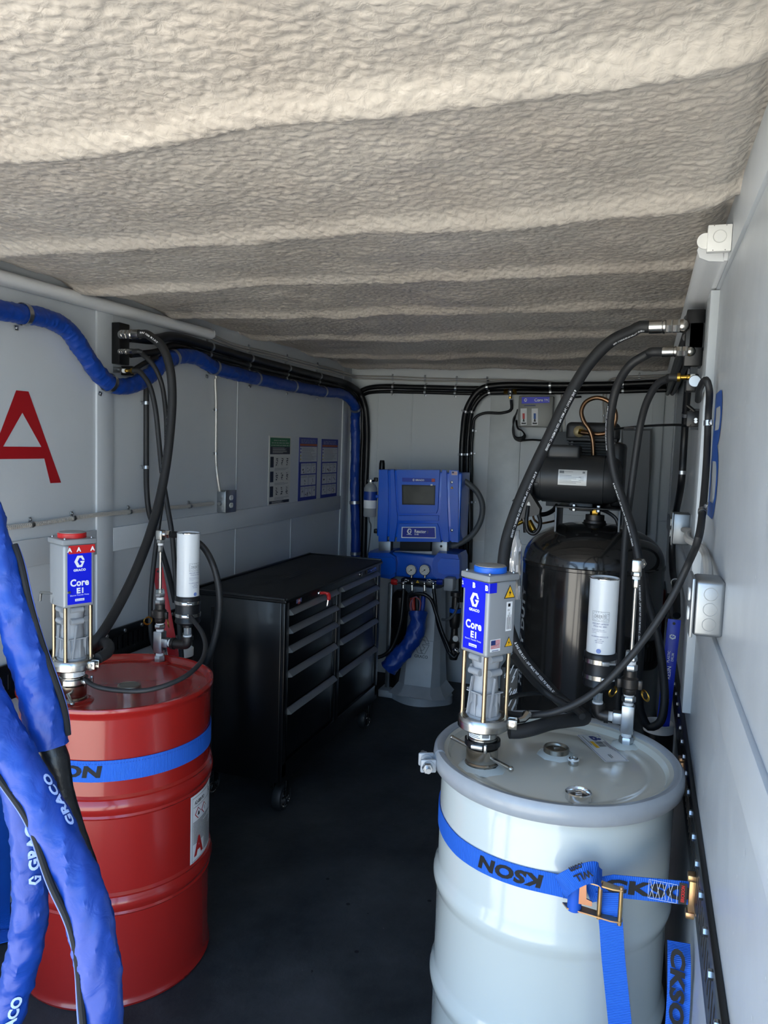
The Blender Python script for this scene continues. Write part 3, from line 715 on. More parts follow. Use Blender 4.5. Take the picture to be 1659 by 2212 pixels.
    g = G(); logo(g, 0, .4265, .034, F2); g.text('GRACO', 0, .4015, F2, h=.0072, w=.037, bold=.05)
    g.text('Core', 0, .365, F2, h=.0215, w=.056, bold=.035); g.text('E1', .001, .341, F2, h=.0165, w=.020, bold=.04)
    g.text('Electric Transfer Pump', 0, .3275, F2, h=.0052, w=.056, bold=.0)
    B(g, 'plate_print', PRINTW, lb_, smooth=False)
    B(G().rect(-.014, .3105, .014, .3175, F2), 'feature_badge', PRINTW, lb_, smooth=False); B(G().text('ProConnect', 0, .314, F3, h=.0038, w=.023, bold=.02), 'badge_print', GBLUE, lb_, smooth=False)
    g = G()
    def wrap(off):
        def fn(u, v):   # runs across the front face and on to the side faces
            if u > s/2: return V((s/2+off, -s/2+(u-s/2), v))
            if u < -s/2: return V((-s/2-off, -s/2-(u+s/2), v))
            return V((u, -s/2-off, v))
        return fn
    W1, W2 = wrap(.0016), wrap(.0024)
    ue = s/2+.024 if letter == 'B' else s/2
    us = -s/2 if letter == 'B' else -s/2+.014
    for a, b in ((us, s/2-.001), (s/2-.0005, s/2+.0005), (s/2+.001, ue)):
        if b > a: g.rect(a, .450, b, .474, W1)
    bd_ = B(g, 'letter_band', bandm, smooth=False)
    for cx in ((-.045, -.003, .0385) if letter == 'A' else (-.046, -.003, .041)):
        if cx < -.04 and letter == 'A': cx = -.030
        B(G().text(letter, cx, .462, W2, h=.0135, bold=.05), 'band_letter', PRINTW, bd_, smooth=False)
    # side face stickers
    S1 = plane((s/2+.0006, 0, 0), (0, 1, 0), (0, 0, 1)); S2 = plane((s/2+.0012, 0, 0), (0, 1, 0), (0, 0, 1)); S3 = plane((s/2+.0018, 0, 0), (0, 1, 0), (0, 0, 1))
    if letter == 'B':
        g = G(); warn_tri(g, .022, .448, .019, S1, S2, S3, (0, 1)); B(g, 'warning_sticker', [PRINTK, YELLOW], smooth=False)
        g = G(); warn_tri(g, .026, .324, .014, S1, S2, S3, (0, 1)); B(g, 'warning_sticker', [PRINTK, YELLOW], smooth=False)
        g = G().rect(.013, .352, .033, .424, S1); k = B(g, 'rating_label', PRINTW, smooth=False)
        g = G(); g.rect(.018, .412, .026, .420, S2); g.text('CE', .020, .404, S2, h=.004, bold=.02)
        for i in range(5): g.rect(.016+i*.0032, .356, .0172+i*.0032, .356+.030+.012*((i*7) % 3)/2, S2)
        B(g, 'label_print', PRINTK, k, smooth=False)
        g = G().rect(-.036, .306, -.002, .336, S1); g.mi(1)
        for i in range(7): g.rect(-.0345 if i < 3 else -.0195, .3335-.0030*i-.0015, -.0035, .3335-.0030*i, S2)
        for i in range(4): g.rect(-.0345, .3335-.003*(i+3)-.0015, -.0035, .3335-.003*(i+3), S2)
        g.mi(2); g.rect(-.0345, .3225, -.0195, .3340, S3); g.rect(-.030, .3075, -.008, .309, S2); B(g, 'flag_sticker', [PRINTW, RED, mat('flag_blue', '#22356f', .5)], smooth=False)
    return t
pmB = make_pump((-0.345, 1.852, LIDZ), math.radians(-35), 'B', GBLUE, mat('dial_blue', '#1667d8', .4), 'grey transfer pump with a blue cap and B markings on the pale drum')
pmA = make_pump((-1.582, 1.830, LIDZ), math.radians(66), 'A', RED, mat('dial_red', '#c22020', .4), 'grey transfer pump with a red cap and A markings on the red drum')
# locking levers
for pm, pts in ((pmB, ((-.435, 1.905, .925), (-.262, 1.790, .915))), (pmA, ((-1.575, 1.800, .917), (-1.527, 1.765, .902)))):
    a, b = V(pts[0]), V(pts[1]); G().cyl(a, b, .0052, n=12).ball(b, .0075, 10).ball(a, .0062, 10).build('lever', STEEL, pm)
# bracket hook on the side of pump A
p = onY(112, 1285, 1.80)
G().tube([onY(150, 1280, 1.78), onY(118, 1282, 1.80), onY(116, 1302, 1.80)], .0045, 6).tube([onY(118, 1282, 1.80), onY(88, 1280, 1.82), onY(86, 1298, 1.82)], .0045, 6).build('hanger_hook', STEEL, pmA)

# ------------------------------------------------------------------ desiccant breather assemblies
CART = mat('cartridge_white_enamel', '#d9dde0', 0.3, coat=0.3)
CLEAR = mat('clear_plastic', '#dfe6e8', 0.08, trans=0.8)
def dryer(loc, sgn, label, cdx, ztop, axis_a):
    """loc: inlet on the drum lid; sgn: side of the cartridge (+1 right, -1 left)"""
    t = thing('desiccant_breather', label, 'air dryer', loc)
    x, y, z = loc; P = lambda dz, dx=0.0, dy=0.0: V((x+dx, y+dy, z+dz))
    G().hexn(P(-.002), P(.026), .019).build('inlet_nut', ZINC, t)
    G().cyl(P(.024), P(.038), .0135, n=20).build('thread_tape', TAPE, t)
    tee = G().box(P(.075), (.034, .034, .078), None, .004).hexn(P(.036), P(.048), .019).box(P(.075, sgn*.024), (.030, .030, .032), None, .004).build('tee', ZINC, t)
    G().cyl(P(.075, sgn*.036), P(.075, sgn*.054), .013, n=20).build('thread_tape', TAPE, t)
    # iron elbow
    ex = sgn*cdx
    path = [P(.075, sgn*.050), P(.075, sgn*.060), P(.076, ex-sgn*.012), P(.080, ex-sgn*.003), P(.089, ex), P(.105, ex)]
    el = G().tube(catmull(path, 4), .0165, 16).cyl(P(.075, sgn*.050), P(.075, sgn*.061), .0205, n=20).cyl(P(.094, ex), P(.107, ex), .0205, n=20).build('elbow', IRON, t)
    G().cyl(P(.105, ex), P(.112, ex), .0145, n=20).build('thread_tape', TAPE, t)
    G().cyl(P(.110, ex), P(.145, ex), .0125, n=20).build('clear_nipple', CLEAR, t)
    G().lathe(P(.140, ex), [(0, 0), (.017, 0), (.017, .008), (.040, .016), (.0435, .020), (.0435, .024), (.042, .026), (.042, .094), (.044, .096), (.044, .108), (.041, .112), (.036, .112)], 40).build('rubber_coupling', RUBBERD, t)
    for dz in (.046, .098-.008):
        hc = G().lathe(P(.140+dz-.006, ex), [(.0425, 0), (.0447, 0), (.0447, .012), (.0425, .012)], 40).build('hose_clamp', STEEL, t)
        a = math.radians(-70); e_ = V((math.cos(a), math.sin(a), 0)); q = V((-e_.y, e_.x, 0)); c = P(.140+dz, ex)+e_*.048
        G().box(c, (.008, .020, .012), rotz(a), .002).cyl(c+q*.008, c+q*.026, .004, n=10).build('clamp_screw', ZINC, hc)
    R = .0385; zb = .250; zt = ztop
    G().lathe(P(0, ex), [(R, zb-.005), (R, zt-.004), (R+.0012, zt-.003), (R+.0012, zt), (R-.002, zt+.001), (R-.004, zt-.004), (0, zt-.004)], 48).build('cartridge', CART, t)
    G().torus(P(zt-.0005, ex), R+.0002, .0016, (0, 0, 1), 48, 6).build('cartridge_rim', CHROME, t)
    G().lathe(P(zt-.0035, ex), [(.034, 0), (.030, .0015), (.012, .0015), (.010, -.001), (0, -.001)], 32).build('end_cap', STEEL, t)
    # printing
    c = P(0, ex); f = cylmap((c.x, c.y), R, axis_a, z, .0007); f2_ = cylmap((c.x, c.y), R, axis_a, z, .0012); g = G()
    m0 = zb+.105
    g.text('DRIERITE', 0, m0, f, h=.0085, w=.032, bold=.0)
    rs = random.Random(2)
    for i in range(150):
        u_ = rs.uniform(-.022, .022); v_ = rs.uniform(m0-.013, m0+.013)
        if abs(v_-m0) < .0055 and abs(u_) < .018: continue
        g.rect(u_, v_, u_+.0012, v_+.0007, f)
    outline(g, -.023, m0-.0135, .023, m0+.0135, .0006, f, 6)
    g.mi(1); g.text('DESICCANT CARTRIDGE', 0, m0-.020, f, h=.0042, w=.044); g.text('STOCK NO. 40451', 0, m0-.027, f, h=.0042, w=.036)
    for i in range(3): g.text(('See back side before use', 'Change cartridge when indicator', 'turns pink')[i], -.022, m0-.036-.0045*i, f, h=.0026, w=(.034, .040, .014)[i], align='L')
    g.text('W.A. HAMMOND DRIERITE CO. LTD', 0, m0-.055, f, h=.0034, w=.046)
    for i, s_ in enumerate(('BOX 460', 'XENIA, OHIO 45385', '937 376-2927')): g.text(s_, 0, m0-.0615-.0048*i, f, h=.003, w=(.012, .024, .018)[i])
    g.mi(2); g.flat([(.0065*math.cos(a), m0-.094+.0065*math.sin(a)) for a in np.linspace(0, 2*PI, 17)[:-1]], f)
    g.build('cartridge_print', [PRINTG, mat('print_navy', '#4a5686', .5), mat('indicator_blue', '#6f86c4', .5)], t, smooth=False)
    # cam-lock coupler stack
    G().cyl(P(.112), P(.124), .0135, n=20).build('thread_tape', TAPE, t)
    G().hexn(P(.122), P(.138), .019).build('hex_bushing', ZINC, t)
    G().cyl(P(.137), P(.145), .0135, n=20).build('thread_tape', TAPE, t)
    cl = G().lathe(P(.143), [(.015, 0), (.018, .004), (.018, .016), (.023, .020), (.023, .044), (.019, .048), (.017, .050), (.017, .066), (.014, .068)], 28).build('camlock_coupler', IRON, t)
    for s2 in (-1, 1):
        la = G().box(P(.172, s2*.027, -.002), (.012, .012, .026), None, .003).build('cam_arm', IRON, cl)
        rc = P(.150, s2*.040, -.012)
        for k in range(3): G().torus(rc+V((s2*.0016*k, 0, -.002*k)), .0135, .0012, (s2*.75, .6, .15), 24, 6).build('pull_ring', BRASS, cl)
    G().hexn(P(.209), P(.226), .018).build('hex_bushing', ZINC, t)
    G().cyl(P(.225), P(.236), .0135, n=20).build('thread_tape', TAPE, t)
    G().hexn(P(.235), P(.247), .0165).build('hex_bushing', ZINC, t)
    G().cyl(P(.245), P(.262), .0155, .0145, n=20).build('clear_ferrule', CLEAR, t)
    return t
dyB = dryer((-0.006, 2.141, LIDZ), -1, 'white desiccant cartridge breather on the pale grey drum', .080, .455, math.radians(-96))
dyA = dryer((-1.584, 2.270, LIDZ), 1, 'white desiccant cartridge breather on the red drum', .112, .470, math.radians(-18))
def riser(t, x, y, z0, z1, d):
    P = lambda dz: V((x, y, dz))
    G().cyl(P(z0), P(z1), .0052, n=12).build('riser_tube', STEEL, t)
    G().hexn(P(z1-.006), P(z1+.020), .0085).build('compression_nut', STEEL, t)
    G().cyl(P(z1+.018), P(z1+.026), .010, n=16).build('thread_tape', TAPE, t)
    e = G().hexn(P(z1+.026), P(z1+.038), .0135)
    e.box(P(z1+.054), (.026, .026, .034), None, .004).tube([P(z1+.058), P(z1+.058)+V(d)*.030], .012, 12)
    e.hexn(P(z1+.058)+V(d)*.020, P(z1+.058)+V(d)*.034, .0145); e.build('riser_elbow', STEEL, t)
riser(dyB, -.006, 2.141, 1.135, 1.325, (0.35, .94, 0))
riser(dyA, -1.584, 2.270, 1.135, 1.285, (.98, .2, 0))
# ------------------------------------------------------------------ wall-mounted runs: hoses, conduit, rails, lights, outlets, posters
def clip(parent, p, tan, r, ear, out, wd=.016, name='pipe_clip', m=None):
    """band around a run at p (axis tan) with a bolted ear along 'ear'; out = away from the wall"""
    tan, out = V(tan).normalized(), V(out).normalized(); p = V(p)
    g = G().lathe(p-tan*(wd/2), [(r, 0), (r+.0016, 0), (r+.0016, wd), (r, wd)], 20, tan)
    if ear is None: return g.build(name, m or ZINC, parent)      # band of a hose inside a bundle
    ear = V(ear); ear = (ear-tan*ear.dot(tan)).normalized()
    R = Matrix((tan, ear, out)).transposed()
    c = p+ear*(r+.007)-out*(r-.003); g.box(c, (wd, .016, .004), R, .001)
    g.lathe(c+out*.001, [(.0055, 0), (.0055, .004), (.003, .006), (0, .006)], 8, out)
    return g.build(name, m or ZINC, parent)
def near(path, px):     # index of the path point whose pixel is nearest to px
    best = None
    for i, p in enumerate(path):
        d = p-_C; k = d.dot(_f)
        if k <= 0: continue
        x = 829.5+FPX*d.dot(_rt)/k; y = 1106-FPX*d.dot(_up)/k; e = (x-px[0])**2+(y-px[1])**2
        if best is None or e < best[0]: best = (e, i)
    return best[1]
def tang(path, i): return (path[min(i+1, len(path)-1)]-path[max(i-1, 0)]).normalized()
TUBES = []          # (points, radius) of every run already laid
def off_walls(q, r):
    """keep a run of radius r in front of the walls, battens and panels"""
    x, y, z = q[:, 0], q[:, 1], q[:, 2]
    ymax = np.full(len(q), YB-.0005)-r
    ymax = np.where((x > -1.045) & (x < -.80), ymax-.012, ymax); ymax = np.where((x > .005) & (x < .105), ymax-.030, ymax)
    xmin = np.full(len(q), XL+.0005)+r
    for a, b in ((1.27, 1.39), (2.505, 2.622), (5.09, 5.21)): xmin = np.where((y > a) & (y < b), xmin+.009, xmin)
    xmin = np.where((z > 1.195) & (z < 1.31), np.maximum(xmin, XL+.0095+r), xmin)
    xmax = np.full(len(q), XR-.0005)-r
    xmax = np.where((y > 2.26) & (y < 2.43) & (z > .95) & (z < 2.125), xmax-.022, xmax)
    q[:, 1] = np.minimum(y, ymax); q[:, 0] = np.minimum(np.maximum(q[:, 0], xmin), xmax)
    return q
def even(path, step=.012):
    L = [0.0]
    for a, b in zip(path[:-1], path[1:]): L.append(L[-1]+(b-a).length)
    n_ = max(3, int(L[-1]/step)); s_ = np.linspace(0, L[-1], n_+1); A = np.array([tuple(p) for p in path])
    return np.stack([np.interp(s_, L, A[:, k]) for k in range(3)], -1)
def settle(path, r, keep=(3, 3), gap=.0022, iters=90):
    """lay a new run beside the runs that are already there: push it out of them and off the walls"""
    q = even(path); n_ = len(q); q0 = q.copy(); w_ = np.ones(n_); w_[:keep[0]] = 0
    if keep[1]: w_[-keep[1]:] = 0
    for k in range(4):
        if keep[0]+k < n_: w_[keep[0]+k] = min(w_[keep[0]+k], (k+1)/5)
        if keep[1] and n_-1-keep[1]-k >= 0: w_[n_-1-keep[1]-k] = min(w_[n_-1-keep[1]-k], (k+1)/5)
    O = [(o, ro) for o, ro in TUBES if (o.min(0)-ro < q.max(0)+r+.02).all() and (o.max(0)+ro > q.min(0)-r-.02).all()]
    for it in range(iters):
        T = np.gradient(q, axis=0); T /= np.linalg.norm(T, axis=1)[:, None]+1e-9; mv = np.zeros_like(q)
        for o, ro in O:
            d = q[:, None, :]-o[None, :, :]; D2 = (d**2).sum(-1); j = D2.argmin(1); dj = d[np.arange(n_), j]
            dj = dj-T*(dj*T).sum(1)[:, None]; L = np.linalg.norm(dj, axis=1)
            near_ = np.sqrt(D2[np.arange(n_), j]) < r+ro+gap+.006; de = np.where(near_, np.maximum(0, r+ro+gap-L), 0)
            u_ = np.where(L[:, None] > 1e-4, dj/(L[:, None]+1e-9), np.array([0, 0, 1.0])); mv += u_*de[:, None]*.5
        if it < iters-12:      # spread the push along the run so that it bends smoothly
            for _ in range(3): mv[1:-1] = .25*mv[:-2]+.5*mv[1:-1]+.25*mv[2:]
            lap = np.zeros_like(q); lap[1:-1] = .5*(q[:-2]+q[2:])-q[1:-1]; lap0 = np.zeros_like(q); lap0[1:-1] = .5*(q0[:-2]+q0[2:])-q0[1:-1]
            mv += .25*(lap-lap0)
        q = q+mv*w_[:, None]; c_ = off_walls(q.copy(), r); q = q+(c_-q)*np.maximum(w_, .0)[:, None]
    return [V(p) for p in q]
def lay(path, r, keep=(3, 3)):
    path = settle(path, r, keep); TUBES.append((np.array([tuple(p) for p in path]), r)); return path
def hose(name, pts, r, label, cat='hose', group=None, m=None, n=12, per=8, print_=None, keep=(3, 3)):
    path = lay(catmull(pts, per), r, keep); t = thing(name, label, cat, path[-1], 0, group)
    G().tube(path, r, n).build('hose_body', m or RUBBER, t)
    return t, path
def hose_print(t, path, r, s, i0, i1, up, h, k=1.0):
    """white lettering laid along a hose between path samples i0..i1, on the side facing 'up'"""
    L = [0.0]; seg = path[i0:i1+1]
    for a, b in zip(seg[:-1], seg[1:]): L.append(L[-1]+(b-a).length)
    tot = L[-1]
    def at(u):
        u = max(0, min(tot*.9999, u))
        for i in range(len(L)-1):
            if L[i+1] >= u: break
        q = (u-L[i])/max(1e-9, L[i+1]-L[i]); return seg[i].lerp(seg[i+1], q), (seg[i+1]-seg[i]).normalized()
    def fn(u, v):
        p, T = at(u); d = V(up); d = (d-T*d.dot(T)).normalized(); b = d.cross(T) if k > 0 else T.cross(d)
        a = v/(r+.0006); return p+(d*math.cos(a)+b*math.sin(a))*(r+.0007)
    g = G(); vs, fs, tw, th = text_geo(s, .02); kx = tot/tw
    g.add([fn(a*kx, (b-th/2)*h/th) for a, b in vs], fs)
    g.build('hose_print', PRINTW, t, smooth=False)

JACKET = None
def jacket_material():
    m = bpy.data.materials.new('blue_vinyl_jacket'); m.use_nodes = True; t = m.node_tree; b = t.nodes['Principled BSDF']; L = t.links.new
    b.inputs['Base Color'].default_value = lin('#123b90'); b.inputs['Roughness'].default_value = 0.40; b.inputs['Specular IOR Level'].default_value = 0.45
    tc = t.nodes.new('ShaderNodeTexCoord'); n = t.nodes.new('ShaderNodeTexNoise'); n.inputs['Scale'].default_value = 26; n.inputs['Detail'].default_value = 3; n.inputs['Distortion'].default_value = 1.2
    L(tc.outputs['Object'], n.inputs['Vector']); bp = t.nodes.new('ShaderNodeBump'); bp.inputs['Strength'].default_value = .35; bp.inputs['Distance'].default_value = .006
    L(n.outputs['Fac'], bp.inputs['Height']); L(bp.outputs['Normal'], b.inputs['Normal'])
    return m
JACKET = jacket_material()
def wrinkle(seed, amp=.07, nk=24):
    rs = np.random.RandomState(seed); ph = rs.rand(6)*6.28; T = rs.rand(600)
    def mod(i, k, a):
        w1 = math.sin(i*.55+ph[0]+1.3*math.sin(a+ph[1])); w2 = math.sin(i*1.25+2.0*math.sin(a*2+ph[2])+ph[3])
        return 1+amp*(.5*w1+.5*w2)+amp*.6*(T[(i*7+3) % 600]-.5)
    return mod

def wrinkle2(seed, amp):
    rs = np.random.RandomState(seed); K = [(rs.uniform(.05, .20), rs.uniform(0, 6.28), rs.choice([1, 2, 3]), rs.uniform(.8, 2.4), rs.uniform(0, 6.28)) for _ in range(6)]
    def mod(i, k, a):
        s_ = 0
        for f_, p_, m_, w_, q_ in K: s_ += (1-abs(math.sin(i*f_+p_+w_*math.sin(m_*a+q_))))**2.2-.3
        return 1+amp*s_*.55
    return mod
# ---- blue jacketed hose bundle along the left wall and down the corner
xo = XL+.046
P = [V((xo, .52, 2.06)), V((xo, 1.0, 2.045)), V((xo, 1.5, 2.065))]+[onX(x, y, xo) for x, y in ((-60, 668), (-20, 668), (45, 678), (100, 688), (145, 712), (180, 760), (212, 806), (245, 832), (285, 832), (325, 810), (352, 784), (385, 770), (425, 773), (465, 795), (520, 810), (580, 824), (640, 836), (695, 846))]
P += [V((XL+.055, 5.02, onX(735, 853, xo).z)), V((XL+.075, 5.17, 1.93)), onY(767, 905, YB-.055), onY(768, 960, YB-.055), onY(766, 1050, YB-.055), onY(768, 1140, YB-.055), onY(768, 1260, YB-.055), onY(768, 1400, YB-.055)]
path = [p_ for p_ in catmull(P, 40)]
jh = thing('jacketed_hose', 'blue vinyl jacketed hose clamped along the left wall and down the corner', 'hose', (XL+.05, 5.2, .3))
TUBES.append((even(path), .0372)); G().tube(path, .034, 20, mod=wrinkle2(1, .085)).build('jacket', JACKET, jh)
for px in ((50, 680), (238, 826), (374, 772), (462, 793), (552, 817), (632, 834), (697, 846)):
    i = near(path, px); clip(jh, path[i], tang(path, i), .037, (0, 0, -1), (1, 0, 0), .018)
for px in ((767, 882), (768, 1085), (768, 1196)):
    i = near(path, px); clip(jh, path[i], tang(path, i), .038, (-1, 0, 0), (0, -1, 0), .022)

# ---- black hose bundle above it
def wall_run(name, label, pts, r, clips, ear, out, group=None, m=RUBBERD, cat='hose', wd=.014, keep=(3, 3)):
    t, path = hose(name, pts, r, label, cat, group, m, keep=keep)
    for px in clips:
        i = near(path, px); clip(t, path[i], tang(path, i), r+.0003, ear if len(px) == 2 else px[2], out, wd)
    return t, path
xb = XL+.030
CL = ((455, 752), (540, 777), (622, 797), (690, 812))
wall_run('clipped_hose', 'thick black hose, topmost of the bundle on the left wall', [V((-2.02, 2.67, 2.08)), onX(335, 733, xb+.01), onX(372, 727, xb), onX(450, 748, xb), onX(540, 774, xb), onX(620, 795, xb), onX(700, 815, xb), onX(722, 820.5, xb+.004), onX(742, 826, xb+.018), onX(757, 833, xb+.045), onY(778, 851, YB-.072), onY(789, 880, YB-.062), onY(793, 925, YB-.040), onY(793, 960, YB-.026), onY(790, 1040, YB-.026), onY(786, 1200, YB-.026), onY(784, 1300, YB-.026)], .0215, CL, (0, 0, 1), (1, 0, 0), keep=(3, 0))
wall_run('clipped_hose', 'thin black hose directly under the thick hose on the left wall', [V((-2.02, 2.68, 2.01)), onX(345, 760, xb+.02), onX(380, 752, xb), onX(450, 766, xb-.008), onX(540, 789, xb-.012), onX(620, 807, xb-.012), onX(700, 824, xb-.012), onX(724, 831, xb-.006), onX(742, 838, xb+.006), onX(755, 846, xb+.030), onY(771, 862, YB-.066), onY(780, 890, YB-.055), onY(783, 930, YB-.035), onY(782, 970, YB-.018), onY(779, 1060, YB-.018), onY(777, 1200, YB-.018)], .0135, CL, None, (1, 0, 0), keep=(3, 0))
wall_run('clipped_hose', 'lowest thin black hose, tucked against the blue jacket on the left wall', [V((-2.02, 2.70, 1.95)), onX(335, 768, xb+.022), onX(360, 756, xb+.012), onX(385, 755, xb-.002), onX(415, 762, xb-.006), onX(450, 775, xb-.012), onX(540, 797, xb-.014), onX(620, 813, xb-.014), onX(700, 830, xb-.014), onX(728, 838, xb-.012)], .0105, CL, None, (1, 0, 0), keep=(3, 0))
# hoses along the top of the back wall
yb = YB-.031
CB2 = ((848, 840), (918, 841), (984, 842))
wall_run('clipped_hose', 'upper black hose strung level across the top of the back wall', [onY(774, 848, YB-.019), onY(790, 840, YB-.019), onY(815, 835.5, yb), onY(900, 836.5, yb), onY(1000, 839, yb), onY(1060, 839.5, yb), onY(1160, 836.5, yb), onY(1300, 834.5, yb), onY(1400, 833, yb-.01), onY(1440, 832, YB-.050)], .0175, CB2, (0, 0, 1), (0, -1, 0), keep=(0, 2))
wall_run('clipped_hose', 'lower black hose strung level across the top of the back wall', [onY(776, 858, YB-.015), onY(790, 850, YB-.015), onY(815, 846.5, yb), onY(900, 847, yb), onY(1000, 849.5, yb), onY(1060, 850, yb), onY(1160, 847.5, yb), onY(1300, 845.5, yb), onY(1400, 844, yb-.01), onY(1440, 843, YB-.045)], .0125, CB2, (0, 0, -1), (0, -1, 0), keep=(0, 2))
CR2 = ((1054, 842), (1190, 842), (1345, 840))
for k, (x0, dz, r, lab) in enumerate(((997, -7, .0215, 'thick black hose bending from the back wall top down beside the blue cabinet'), (1009, 9, .0155, 'middle black hose bending from the back wall top down beside the blue cabinet'))):
    wall_run('clipped_hose', lab, [onY(x0, 1300, yb), onY(x0, 1180, yb), onY(x0, 1030, yb), onY(x0+3, 940, yb), onY(x0+12, 882, yb-.034), onY(x0+40, 846+dz*.6, yb-.040), onY(1075, 839+dz*.9, yb-.040), onY(1190, 839+dz*.9, yb-.040), onY(1340, 837+dz*.9, yb-.040), onY(1400, 835+dz*.9, yb-.046), onY(1440, 834+dz*.9, YB-.088)], r, ((x0+4, 885, None if k else (-1, 0, 0)), (x0, 980, None if k else (-1, 0, 0)), (x0, 1085, None if k else (-1, 0, 0)))+tuple((a_, b_, None) for a_, b_ in CR2), None, (0, -1, 0), keep=(3, 2))
wall_run('clipped_hose', 'thin black hose dropping from the brass tee beside the blue cabinet', [onY(1104, 864, yb-.030), onY(1104, 885, yb-.010), onY(1085, 892, yb), onY(1044, 893, yb), onY(1024, 905, yb), onY(1019, 950, yb), onY(1019, 1030, yb), onY(1019, 1120, yb), onY(1017, 1215, yb)], .0095, ((1019, 930), (1019, 980), (1019, 1085)), (1, 0, 0), (0, -1, 0))
te = thing('pipe_tee', 'steel tee with brass ends in the back wall hose run', 'pipe fitting', onY(1104, 846, yb))
c = V(min((p_ for p_ in [V(tuple(q_)) for q_ in TUBES[-2][0]] if p_.z > 2.0), key=lambda p_: abs(p_.x-onY(1104, 848, yb-.04).x))); G().ball(c, .0205, 14).cyl(c, c-V((0, 0, .03)), .011, n=12).build('tee_body', ZINC, te)
for s_ in (-1, 1): G().hexn(c+V((s_*.016, 0, 0)), c+V((s_*.044, 0, 0)), .0185).build('brass_end', BRASS, te)
G().hexn(c-V((0, 0, .026)), c-V((0, 0, .046)), .011).build('brass_end', BRASS, te)

# ---- flexible steel conduit
ARM = mat('armoured_cable_steel', '#bdbab4', 0.38, 0.4)
def conduit(label, pts, r, clips, ear, out, per=8, ridges=True, group=None, keep=(2, 2)):
    path = lay(catmull(pts, per), r, keep)
    if ridges:    # resample for the spiral armour
        L = [0]
        for a, b in zip(path[:-1], path[1:]): L.append(L[-1]+(b-a).length)
        n_ = int(L[-1]/.0042); q = []; j = 0
        for i in range(n_+1):
            u_ = L[-1]*i/n_
            while j < len(L)-2 and L[j+1] < u_: j += 1
            q.append(path[j].lerp(path[j+1], (u_-L[j])/max(1e-9, L[j+1]-L[j])))
        fine = q
    t = thing('armoured_conduit', label, 'conduit', path[-1], 0, group)
    if ridges: G().tube(fine, r, 8, mod=lambda i, k, a: 1.0 if i % 2 else .80).build('armour', ARM, t)
    else: G().tube(path, r, 8).build('armour', ARM, t)
    for px in clips:
        i = near(path, px); clip(t, path[i], tang(path, i), r+.0005, ear if len(px) == 2 else px[2], out, .012)
    return t
xc = XL+.012
conduit('vertical armoured cable dropping to the left wall outlet box', [onX(467, 811.5, xc), onX(467, 900, xc), onX(467, 1000, xc), onX(470, 1030, xc+.01), onX(475, 1062, xc+.018)], .0075, ((466, 886), (466, 981)), (0, -1, 0), (1, 0, 0))
conduit('level armoured cable running along the left wall to the outlet box', [onX(-20, 1145, xc), onX(30, 1138, xc), onX(90, 1130, xc), onX(200, 1113, xc+.008), onX(242, 1109, xc+.008), onX(320, 1101, xc), onX(400, 1094, xc), onX(461, 1087, xc+.014)], .0095, ((66, 1132), (160, 1119), (278, 1106), (410, 1093)), (0, 0, 1), (1, 0, 0))
for k, (dy, lab) in enumerate(((-1, 'upper thin conduit under the foam along the left and back walls'), (5, 'lower thin conduit under the foam along the left and back walls'))):
    conduit(lab, [onX(452, 722+dy*1.6, xc), onX(500, 743+dy, xc), onX(580, 763+dy, xc), onX(660, 784+dy, xc), onX(720, 799+dy, xc), onX(738, 804+dy, xc), onX(753, 808.5+dy*.8, xc+.030), onY(772, 813+dy*.8, YB-.012), onY(848, 815+dy, YB-.01), onY(920, 818+dy, YB-.01), onY(1000, 820+dy*.8, YB-.01), onY(1100, 822+dy, YB-.01), onY(1180, 825+dy, YB-.01), onY(1210, 834+dy, YB-.0068), onY(1214+dy, 860, YB-.0068), onY(1214+dy, 905, YB-.0068), onY(1214+dy, 934, YB-.0068)], .006, ((537, 752+dy), (622, 774+dy), (687, 790+dy), (848, 815+dy), (918, 818+dy), (986, 820+dy), (1054, 822+dy)), (0, 0, 1) if not k else None, (1, -1, 0), ridges=False)
for k, (x0, y1) in enumerate(((1304, 905), (1310, 910))):
    conduit(('outer thin conduit dropping from the back wall top behind the compressor', 'inner thin conduit dropping from the back wall top behind the compressor')[k], [onY(1450, 811+5*k, YB-.04), onY(1400, 812+5*k, YB-.02), onY(1340, 815+5*k, YB-.01), onY(x0+12, 822+5*k, YB-.0068), onY(x0, 850, YB-.0068), onY(x0, 900, YB-.0068), onY(x0, 1050, YB-.0068)], .006, ((1380, 813+5*k, (0, 0, 1) if not k else None), (1305+6*k, 900, None)), None, (0, -1, 0), ridges=False)

# black drop hose on the left wall
wall_run('clipped_hose', 'thin black hose dropping straight down the left wall', [onX(316, 834, XL+.013), onX(316, 900, XL+.016), onX(316, 1000, XL+.018), onX(317, 1060, XL+.034), onX(322, 1105, XL+.045), onX(340, 1160, XL+.05), onX(362, 1230, XL+.07), onX(378, 1300, XL+.08)], .0115, ((315, 871), (315, 1013)), (0, -1, 0), (1, 0, 0), m=RUBBER)

